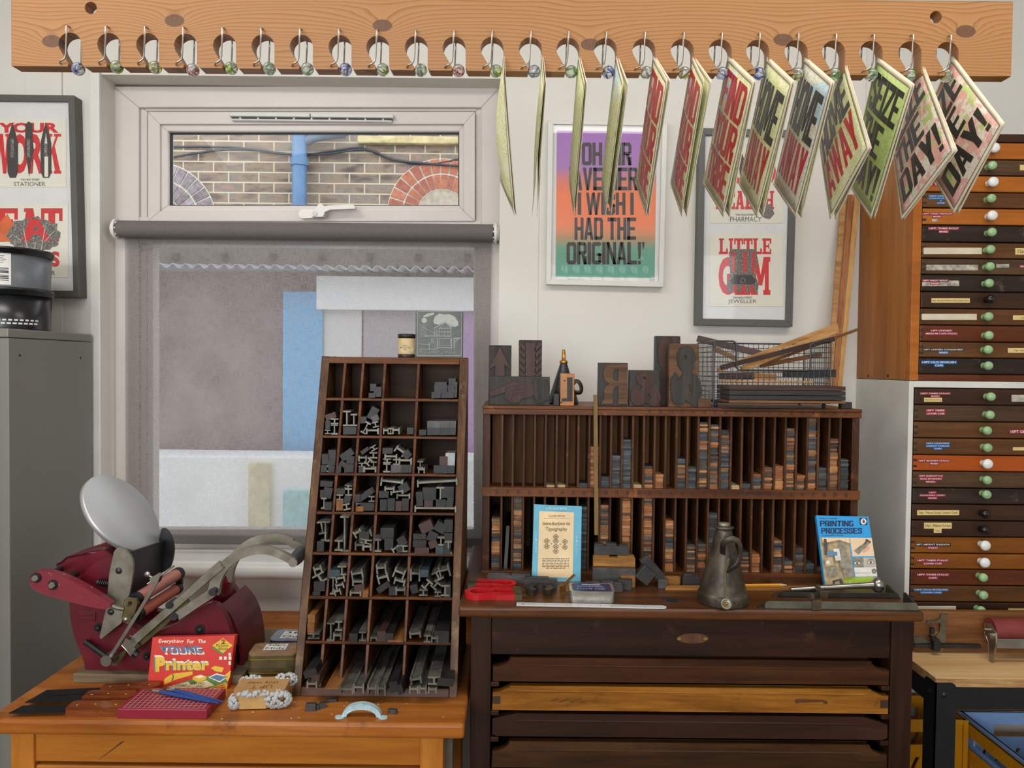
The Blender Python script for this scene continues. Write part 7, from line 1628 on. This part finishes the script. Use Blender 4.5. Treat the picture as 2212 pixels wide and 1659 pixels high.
piece('dark grey sort lying right behind the silver tin', *c6(1580, 915), .03, .018, .022, -12, GB2)
q_ = PZ(*c6(1770, 905), TZ); o = Vector((q_.x, q_.y + .02, TZ))
for lab, cx, cz, w_, h_, a, dy in (('large dark block tilted on its corner right of the small pile', 0, .028, .034, .034, 38, .0), ('long dark block leaning to the right beside the small pile', .018, .040, .022, .062, -42, .012)):
    b = MB(GB2); b.box(o + Vector((cx, dy, cz)), (w_, .022 if dy == 0 else .02, h_), Matrix.Rotation(R(a), 3, 'Y')); tag(b.build('type_sort', bevel=.001), lab, 'block', 'loose type pieces on the composing cabinet')
piece('small grey block right of the tilted dark blocks', *c6(1925, 900), .020, .018, .020, -6, GBK)
piece('small tan wooden block behind the wooden strip', *c6(2000, 870), .040, .014, .018, 0, TWD, name='type_block')
piece('dark lumpy type piece left of the grey metal oil can', *c7(60, 850), .040, .020, .022, -4, GB2, steps=[(-.2, .5, .006), (.25, .4, .004)])
# silver tin with dark blue lid
o = PZ(*c6(1280, 1035), TZ); o.y += .034; t = thing('flat_tin', 'small silver tin with a dark blue printed lid in front of the type pile', 'tin', o); r = Matrix.Rotation(R(-2), 3, 'Z'); Mt2 = lambda p: o + r @ Vector((p.x, p.y, p.z))
b = MB(plain('worn_silver_tin', 'b5b2a8', .3, .7, var=.2, scale=60)); b.prism(rr(.092, .062, .008), 0, .017, Mt2); b.build('body', t, bevel=.0015)
b = MB(plain('tin_silver_rim', 'c2c0b8', .25, .8)); b.prism(rr(.094, .064, .009), .0172, .024, Mt2); ld = b.build('lid', t, bevel=.0025)
b = MB(plain('navy_lid_print', '2c2f58', .35, var=.12, scale=60)); b.flat(rr(.082, .053, .006), Mt2, (), .0243); b.use(plain('lid_silver_text', '9a9cb8', .4)); b.text('STANDARD', -.030, -.002, .026, .008, Mt2, .0246, .02); b.text('STAMP PAD', -.032, -.018, .028, -.008, Mt2, .0246, .02); b.prism(rr(.04, .006, .0029), .0244, .0255, lambda p: Mt2(p + Vector((0, .016, 0)))); b.build('lid_print', ld)
# brass clip, steel rule, cutter, pencil, wood strip
o = PZ(*c6(1005, 945), TZ); t = thing('brass_clip', 'small bent brass clip between the dark magnet and the silver tin', 'clip', o)
b = MB(BRASS); b.hexa([o + Vector(p) for p in ((-.008, 0, .001), (.006, .004, .001), (.005, .002, .022), (-.007, -.002, .018))], [o + Vector(p) for p in ((-.008, .003, .001), (.006, .007, .001), (.005, .005, .022), (-.007, .001, .018))]); b.hexa([o + Vector(p) for p in ((-.004, 0, .015), (.0, -.004, .015), (.028, .012, .036), (.024, .016, .036))], [o + Vector(p) for p in ((-.004, 0, .018), (.0, -.004, .018), (.027, .012, .039), (.023, .016, .039))]); b.tube([o + Vector((.006, .004, .004)), o + Vector((.016, .006, .004)), o + Vector((.020, .010, .018))], .003, 8); b.build('bent_brass', t, bevel=.0006)
A, B_ = PZ(*c6(578, 1045), TZ), PZ(*c6(1955, 1075), TZ); t = thing('steel_rule', 'white scale rule lying along the front edge of the composing cabinet', 'ruler', (A + B_) / 2); d = (B_ - A).normalized(); e = Vector((-d.y, d.x, 0)); L_ = (B_ - A).length
Mr = lambda p: A + d * p.x + e * p.y + Vector((0, 0, p.z))
b = MB(plain('white_scale', 'cdd2d6', .3, var=.03)); b.prism([(0, -.009), (L_ - .009, -.009)] + arc(L_ - .009, 0, .009, -90, 90, 8) + [(0, .009)], 0, .0018, Mr, [circle(L_ - .010, 0, .0026, 10)]); rl = b.build('blade', t)
b = MB(plain('scale_marks', '4a4d52', .6))
for k in range(61):
    x = .006 + (L_ - .03) * k / 60; h = .007 if k % 5 == 0 else .0035; b.rect(x - .0002, .0085 - h, x + .0002, .0085, Mr, .0020)
b.rect(.008, -.001, L_ - .03, -.0004, Mr, .0020)
for k in range(12): b.text(str(k + 1), .012 + (L_ - .035) * k / 12, -.006, .015 + (L_ - .035) * k / 12, -.0025, Mr, .0020)
b.build('scale_print', rl)
o = PZ(*c6(1985, 1010), TZ); b = MB(plain('black_plate', '222223', .5)); b.prism([(-.014, .018), (.0, .021), (.012, .016), (.016, .006), (.028, .004), (.028, -.003), (.016, -.004), (.010, -.014), (-.003, -.017), (-.014, -.013), (-.004, -.005), (-.006, .004), (-.013, .008)], 0, .0022, lambda p: o + p * .92); tag(b.build('spanner_plate'), 'flat black open-ended plate lying right of the white rule', 'plate')
A, B_ = PZ(*c7(-175, 880), TZ), PZ(*c7(1115, 884), TZ); d = (B_ - A).normalized(); e = Vector((-d.y, d.x, 0)); b = MB(wood('flat_tan_strip', ('7a4f24', 'a5743c', 'b88a50'), 'x', 1.2, .5)); Mr2 = lambda p: A + d * p.x + e * p.y + Vector((0, 0, p.z)); b.prism([(0, 0), (.01, .016), ((B_ - A).length, .016), ((B_ - A).length, 0)], 0, .006, Mr2); tag(b.build('wooden_strip', bevel=.0008), 'flat tan wooden strip lying behind the grey metal oil can', 'strip')
PENC = plain('yellow_pencil', 'd99222', .3, var=.04); A, B_, C_ = PZ(*c7(300, 842), TZ + .009), PZ(*c7(840, 834), TZ + .009), PZ(*c7(912, 836), TZ + .009)
t = thing('pencil', 'yellow pencil lying behind the grey metal oil can', 'pencil', A); b = MB(PENC); b.cyl(A, B_, .0036, n=6, smooth=False); b.build('barrel', t); b = MB(plain('pencil_wood', 'd8b48a', .6)); b.cyl(B_, B_ + (C_ - B_) * .8, .0036, .0012, n=12); b.build('sharpened_wood', t); b = MB(PENK); b.cyl(B_ + (C_ - B_) * .78, C_, .0012, .0003, n=8); b.build('lead_tip', t)

# ------------------------------------------------------------------ grey metal oil can with chain
CANM = NT('tarnished_can'); _n = CANM.noise(CANM.coord(), 22, 7, .68); _n2 = CANM.noise(CANM.coord((1, 1, 1), loc=(2, 4, 1)), 40, 5, .7)
_c = CANM.ramp(_n, [(.32, '322b24'), (.5, '4d443a'), (.7, '6e6355')]); _c = CANM.mix(CANM.math('MULTIPLY', CANM.ramp(_n2, [(.55, '000000'), (.66, 'ffffff')]), .7), _c, '2a2a2a'); CANM.col(_c); CANM.set(Roughness=.42, Metallic=.55); CANM = CANM.m
YC2 = 1.603; zb_c = PZ(1561, 1300, TZ); kx_ = zb_c.x; YC2 = zb_c.y; zt_c = P(1563, 1142, YC2).z; hh = zt_c - TZ
oc = thing('metal_oil_can', 'tall tarnished grey metal oil can with a strap handle and cap on a chain', 'can', (kx_, YC2, TZ)); o_ = (kx_, YC2, TZ)
b = MB(CANM); b.lathe([(0, 0), (.0520, 0), (.0525, .003), (.0522, .018), (.0515, .021), (.0488, .023), (.0485, .025), (.0168, hh - .004), (.0165, hh), (0, hh)], o_, n=48); b.build('body', oc)
b = MB(CANM); b.lathe([(.0168, hh - .001), (.0205, hh + .002), (.021, hh + .004), (.012, hh + .007), (0, hh + .007)], o_, n=32); b.build('collar', oc)
b = MB(PSTL); b.lathe([(.010, hh + .005), (.0115, hh + .007), (.0115, hh + .012), (.009, hh + .013), (0, hh + .013)], o_, n=24); b.build('neck', oc)
def Pd(x, y, dy): return P(*c7(x, y), YC2 + dy)
b = MB(CANM); hp_ = smoothpts([(330, 560, -.025), (336, 480, -.042), (365, 440, -.05), (420, 428, -.052), (462, 445, -.05), (488, 500, -.046), (486, 590, -.042), (455, 660, -.044), (410, 690, -.042), (372, 720, -.036)], 4)
b.tube([Pd(*h) for h in hp_], .0062, 10, flatk=.28, up=Vector((.7, -.7, 0))); b.build('handle', oc)
b = MB(plain('chain_brass', '8a7a5c', .35, .7)); 
cp = [Pd(*h) for h in smoothpts([(385, 600, -.046), (372, 660, -.048), (352, 730, -.048), (352, 800, -.05), (356, 880, -.054), (362, 970, -.058)], 6)]
for k in range(len(cp) - 1):
    a_, c_ = cp[k], cp[k + 1]; dv = (c_ - a_); mid = (a_ + c_) / 2; u = dv.normalized(); v = Vector((0, -1, 0)).cross(u).normalized() if k % 2 else Vector((0, -1, .2)).normalized()
    b.tube([mid + u * math.cos(t_ * PI / 6) * dv.length * .68 + v * math.sin(t_ * PI / 6) * .0022 for t_ in range(12)], .0007, 5, closed=True)
b.build('chain', oc)
cp0 = Pd(364, 1002, -.062); b = MB(PSTL); dn = Vector((0, -.75, .45)).normalized(); b.lathe([(0, -.002), (.011, -.002), (.0118, 0), (.0112, .002), (.008, .0025), (.0075, .0015), (0, .0015)], cp0, dn, 28); b.use(BRASS); b.lathe([(.003, .0012), (.0028, .004), (0, .0045)], cp0, dn, 12); b.build('cap', oc)

# ------------------------------------------------------------------ composing sticks and mallet-ended tool
STKM = plain('stick_steel', '7a7868', .35, .65, var=.18, scale=25); STKD = plain('stick_dark_steel', '4a4740', .4, .6, var=.2, scale=25); STKB = plain('stick_bronze', '6b5c48', .38, .6, var=.2, scale=30)
def stick(lab, xl, xr, yl, yr, wall, depth, knee, endw, mat):
    A, B_ = PZ(xl, yl, TZ), PZ(xr, yr, TZ); d = (B_ - A); d.z = 0; L_ = d.length; d.normalize(); e = Vector((-d.y, d.x, 0)); Ms = lambda p: A + d * p.x + e * p.y + Vector((0, 0, p.z))
    t = thing('composing_stick', lab, 'composing stick', (A + B_) / 2, 'composing sticks on the cabinet')
    b = MB(STKD); b.prism([(0, 0), (L_, 0), (L_, depth), (.02, depth), (0, depth * .6)], .0002, .0025, Ms); b.build('bed_plate', t)
    b = MB(mat); b.prism([(0, .0004), (L_, .0004), (L_ - .006, wall), (.006, wall), (0, wall * .7)], 0, .0028, lambda p: Ms(Vector((p.x, p.z, p.y)))); b.build('side_wall', t, bevel=.0006)
    b = MB(STKD); b.prism([(0.003, .0026), (depth, .0026), (depth, wall * 1.5), (.003, wall)], L_ - .010, L_ - .006, lambda p: Ms(Vector((p.z, p.x, p.y)))); b.build('end_wall', t, bevel=.0005)
    b = MB(STKB); kx = L_ * knee; b.prism([(-.004, .0), (.0029, .0), (.0029, wall + .003), (-.004, wall + .003)], kx - .009, kx + .009, lambda p: Ms(Vector((p.z, p.x, p.y)))); b.prism([(.003, .0028), (depth * .96, .0028), (depth * .96, wall * .9), (.003, wall)], kx + .004, kx + .007, lambda p: Ms(Vector((p.z, p.x, p.y)))); b.cyl(Ms(Vector((kx - .004, .012, wall + .001))), Ms(Vector((kx + .0, .03, wall + .003))), .006, n=14); b.build('sliding_knee', t, bevel=.0008)
    b = MB(STKD); b.prism(circle(-.003, .012, .010, 16, .008), .0004, .0022, Ms); b.build('finger_tab', t)
stick('front composing stick with a bronze knee, nearest the right front edge of the cabinet', 1653, 1986, 1316, 1321, .017, .046, .33, .05, STKM)
stick('rear composing stick lying just behind the front one, partly hidden', 1684, 1945, 1291, 1294, .012, .045, .36, .04, STKD)
A, B_ = P(1708, 1281, 1.665), P(1886, 1268, 1.665); A.z = TZ + .008; B_.z = TZ + .020; t = thing('steel_tool', 'polished steel tool with a round ball end lying behind the composing sticks', 'tool', A)
b = MB(STEEL); b.tube([A, A + (B_ - A) * .3, A + (B_ - A) * .8, B_], [.0045, .0055, .0066, .008], 16); b.build('shaft', t)
b = MB(STEEL); b.sphere(B_ + Vector((.010, 0, .0)), .0155, 20, (.85, 1, 1.1)); b.build('ball_end', t)
# ------------------------------------------------------------------ plywood bench on a black steel frame
PLY = wood('plywood_face', ('c4935a', 'e3bc86', 'efd3a4'), 'x', .35, .45, bump=.05); PLYE = wood('plywood_edge', ('7a5230', 'b58a58', 'd8b888'), 'x', 3.0, .6); BSTL = plain('black_powder_coat', '15191c', .45, .1, var=.15, scale=60)
GX0, GX1, GY0, GY1 = .932, 2.02, 1.652, 2.12
gb = thing('plywood_bench', 'pale plywood bench on a black steel angle frame in the right corner', 'workbench', ((GX0 + GX1) / 2, 1.9, 0))
b = MB(PLYE); b.bx(GX0, GX1, GY0, GY1, BZ - .020, BZ - .0012); b.use(PLY); b.bx(GX0, GX1, GY0, GY1, BZ - .0012, BZ); b.build('worktop', gb)
for x, sx in ((GX0 - .002, 1), (GX1 - .045, -1)):
    for y, sy in ((GY0 - .004, 1), (GY1 - .05, -1)):
        b = MB(BSTL)
        if sx > 0 and sy > 0:
            pl = [(x, 0), (x + .046, 0), (x + .046, BZ - .024)] + arc(x + .034, BZ - .022, .012, 0, 90, 5) + [(x, BZ - .010)]
            b.prism(pl, y, y + .003, lambda p: Vector((p.x, p.z, p.y))); pl = [(y, 0), (y + .046, 0), (y + .046, BZ - .024)] + arc(y + .034, BZ - .022, .012, 0, 90, 5) + [(y, BZ - .010)]
            b.prism(pl, x, x + .003, lambda p: Vector((p.z, p.x, p.y)))
        else: b.bx(x, x + .046, y, y + .046, 0, BZ - .02)
        lg = b.build('leg', gb)
        if sx > 0 and sy > 0:
            for c_, ax in (((x + .020, y - .001, BZ - .036), (0, 1, 0)), ((x - .001, y + .020, BZ - .036), (1, 0, 0))): b = MB(plain('black_bolt', '26292c', .3, .5)); b.lathe([(0, -.002), (.004, -.0015), (.006, .001)], c_, ax, 16); b.build('bolt', lg)
b = MB(BSTL); b.bx(GX0 + .003, GX1, GY0 - .0005, GY0 + .003, BZ - .066, BZ - .0205); b.build('front_rail', gb)
for x in (GX0 + .001, GX1 - .004): b = MB(BSTL); b.bx(x, x + .003, GY0 + .003, GY1, BZ - .066, BZ - .0205); b.build('side_rail', gb)
b = MB(BSTL); b.bx(GX0, GX1, GY1 - .003, GY1, BZ - .066, BZ - .0205); b.build('back_rail', gb)
b = MB(PLYE); b.bx(GX0 + .004, GX1 - .004, GY0 + .06, GY1 - .06, .232, .25); b.build('lower_shelf', gb)
# folding crates
YEL = plain('yellow_plastic', 'c98a12', .4, var=.05); BLU = plain('periwinkle_plastic', '8db0e0', .4, var=.05)
def crate(name, lab, x0, x1, y0, y1, z0, z1, mat, th=.004):
    t = thing(name, lab, 'crate', ((x0 + x1) / 2, (y0 + y1) / 2, z0), 'folding crates under the plywood bench')
    MB(mat).bx(x0, x1, y0, y1, z0, z0 + th).build('base', t)
    h = z1 - z0
    def wall(nm, w, M):
        hs = [[(w * .22, h * .76), (w * .78, h * .76), (w * .78, h * .88), (w * .22, h * .88)]]
        n = max(3, int(w / .05))
        for k in range(n):
            a = w * (.12 + .76 * k / n)
            for z_ in (.52, .26): hs.append([(a, h * z_), (a + .010, h * z_), (a + .026, h * (z_ + .13)), (a + .016, h * (z_ + .13))])
        b = MB(mat); b.prism([(0, 0), (w, 0), (w, h), (0, h)], 0, th, M, hs); b.build(nm, t)
        b = MB(mat); b.prism([(0, h - .012), (w, h - .012), (w, h), (0, h)], -.004, th + .002, M)
        for k in range(8): b.prism([(w * (.1 + .1 * k), h - .018), (w * (.16 + .1 * k), h - .018), (w * (.16 + .1 * k), h - .012), (w * (.1 + .1 * k), h - .012)], -.002, 0, M)
        b.build('rim', t)
    wall('front_wall', x1 - x0, lambda p: Vector((x0 + p.x, y0 + p.z, z0 + p.y))); wall('back_wall', x1 - x0, lambda p: Vector((x0 + p.x, y1 - p.z, z0 + p.y)))
    wall('side_wall', y1 - y0, lambda p: Vector((x0 + p.z, y0 + p.x, z0 + p.y))); wall('side_wall', y1 - y0, lambda p: Vector((x1 - p.z, y0 + p.x, z0 + p.y)))
    for x in (x0, x1):
        for y in (y0, y1): MB(mat).box((x, y, (z0 + z1) / 2), (.012, .012, h)).build('corner_post', t)
    return t
zc1 = P(2000, 1553, 1.97).z
crate('folding_crate', 'yellow folding crate behind the left leg of the plywood bench', .985, P(2090, 1600, 1.97).x - .008, 1.97, 2.118, .25, zc1, YEL)
crate('folding_crate', 'yellow folding crate at the right edge, holding the blue crate', 1.20, 1.64, 1.735, 2.05, .25, P(2150, 1612, 1.85).z, YEL)
crate('folding_crate', 'pale blue folding crate nested inside the right-hand yellow crate', 1.215, 1.615, 1.76, 2.03, .2555, P(2150, 1548, 2.0).z, BLU)
# cutter board and brayer on the bench
CBD = wood('cutter_board_wood', ('4a2c18', '7a4f2c', '96683f'), 'x', .8, .45, worn='b5875a'); CAST = plain('cast_grey_iron', '6b6250', .45, .5, var=.25, scale=30)
YK = 1.803; kz = P(2060, 1322, YK).z; kx = P(1975, 1360, YK).x
ct = thing('cutter_board', 'upright wooden board with a cast iron bracket and bolt on the plywood bench', 'tool', (kx + .2, YK, BZ))
MB(CBD).bx(kx, kx + .42, YK, YK + .020, BZ, kz).build('board', ct, bevel=.001)
b = MB(CAST); q = lambda L: [(lambda w_: (w_.x, w_.z))(P(1900 + x / 4.378, 1280 + y / 4.378, YK)) for x, y in L]
b.prism(q([(315, 470), (610, 465), (625, 195), (575, 192), (560, 235), (520, 255), (440, 262), (440, 280), (530, 272), (560, 285), (560, 370), (530, 400), (520, 440), (440, 445), (410, 415), (330, 405), (315, 400)]), YK - .006, YK, lambda p: Vector((p.x, p.z, p.y))); b.build('bracket', ct, bevel=.0015)
b = MB(PDRK); b.prism(q([(310, 502), (930, 508), (930, 480), (560, 470), (310, 472)]), YK - .014, YK - .0002, lambda p: Vector((p.x, p.z, p.y))); b.build('base_strip', ct, bevel=.001)
b = MB(PDRK); b.prism(q([(460, 518), (522, 518), (524, 430), (500, 400), (470, 400), (450, 380), (445, 395), (462, 430)]), YK - .024, YK - .010, lambda p: Vector((p.x, p.z, p.y))); p = P(1900 + 495 / 4.378, 1280 + 375 / 4.378, YK - .018); b.cyl(p - Vector((0, 0, .004)), p + Vector((0, 0, .011)), .0055, n=14); b.build('clamp_bolt', ct, bevel=.0008)
YR_ = 1.760; z_r = P(2180, 1360, YR_).z; x_r = P(2138, 1360, YR_).x; rR = .0265
br = thing('ink_brayer', 'red rubber hand roller in a steel frame on the plywood bench, at the right edge', 'roller', (x_r + .1, YR_, BZ))
b = MB(plain('brick_red_rubber', '7a2f2c', .6, var=.06)); b.cyl((x_r, YR_, z_r), (x_r + .20, YR_, z_r), rR, n=36); b.build('roller', br)
for x in (x_r - .006, x_r + .203):
    b = MB(STEEL); yb_ = YR_ - .03
    b.prism([(YR_ + .008, z_r + .012), (YR_ - .008, z_r + .016), (YR_ - .030, z_r + .002), (YR_ - .034, z_r - .018), (YR_ - .020, BZ), (YR_ - .010, BZ), (YR_ - .006, z_r - .028), (YR_ + .010, z_r - .010)], x, x + .003, lambda p: Vector((p.z, p.x, p.y))); b.build('side_plate', br, bevel=.0006)
b = MB(STEEL); b.bx(x_r - .004, x_r + .205, YR_ - .034, YR_ - .031, z_r - .032, z_r - .010); b.build('frame_strap', br, bevel=.001)
b = MB(STEEL); b.cyl((x_r - .014, YR_, z_r), (x_r + .215, YR_, z_r), .004, n=12); b.cyl((x_r - .015, YR_ - .02, z_r - .008), (x_r - .006, YR_ - .02, z_r - .008), .007, n=6, smooth=False); b.build('axle_nut', br)
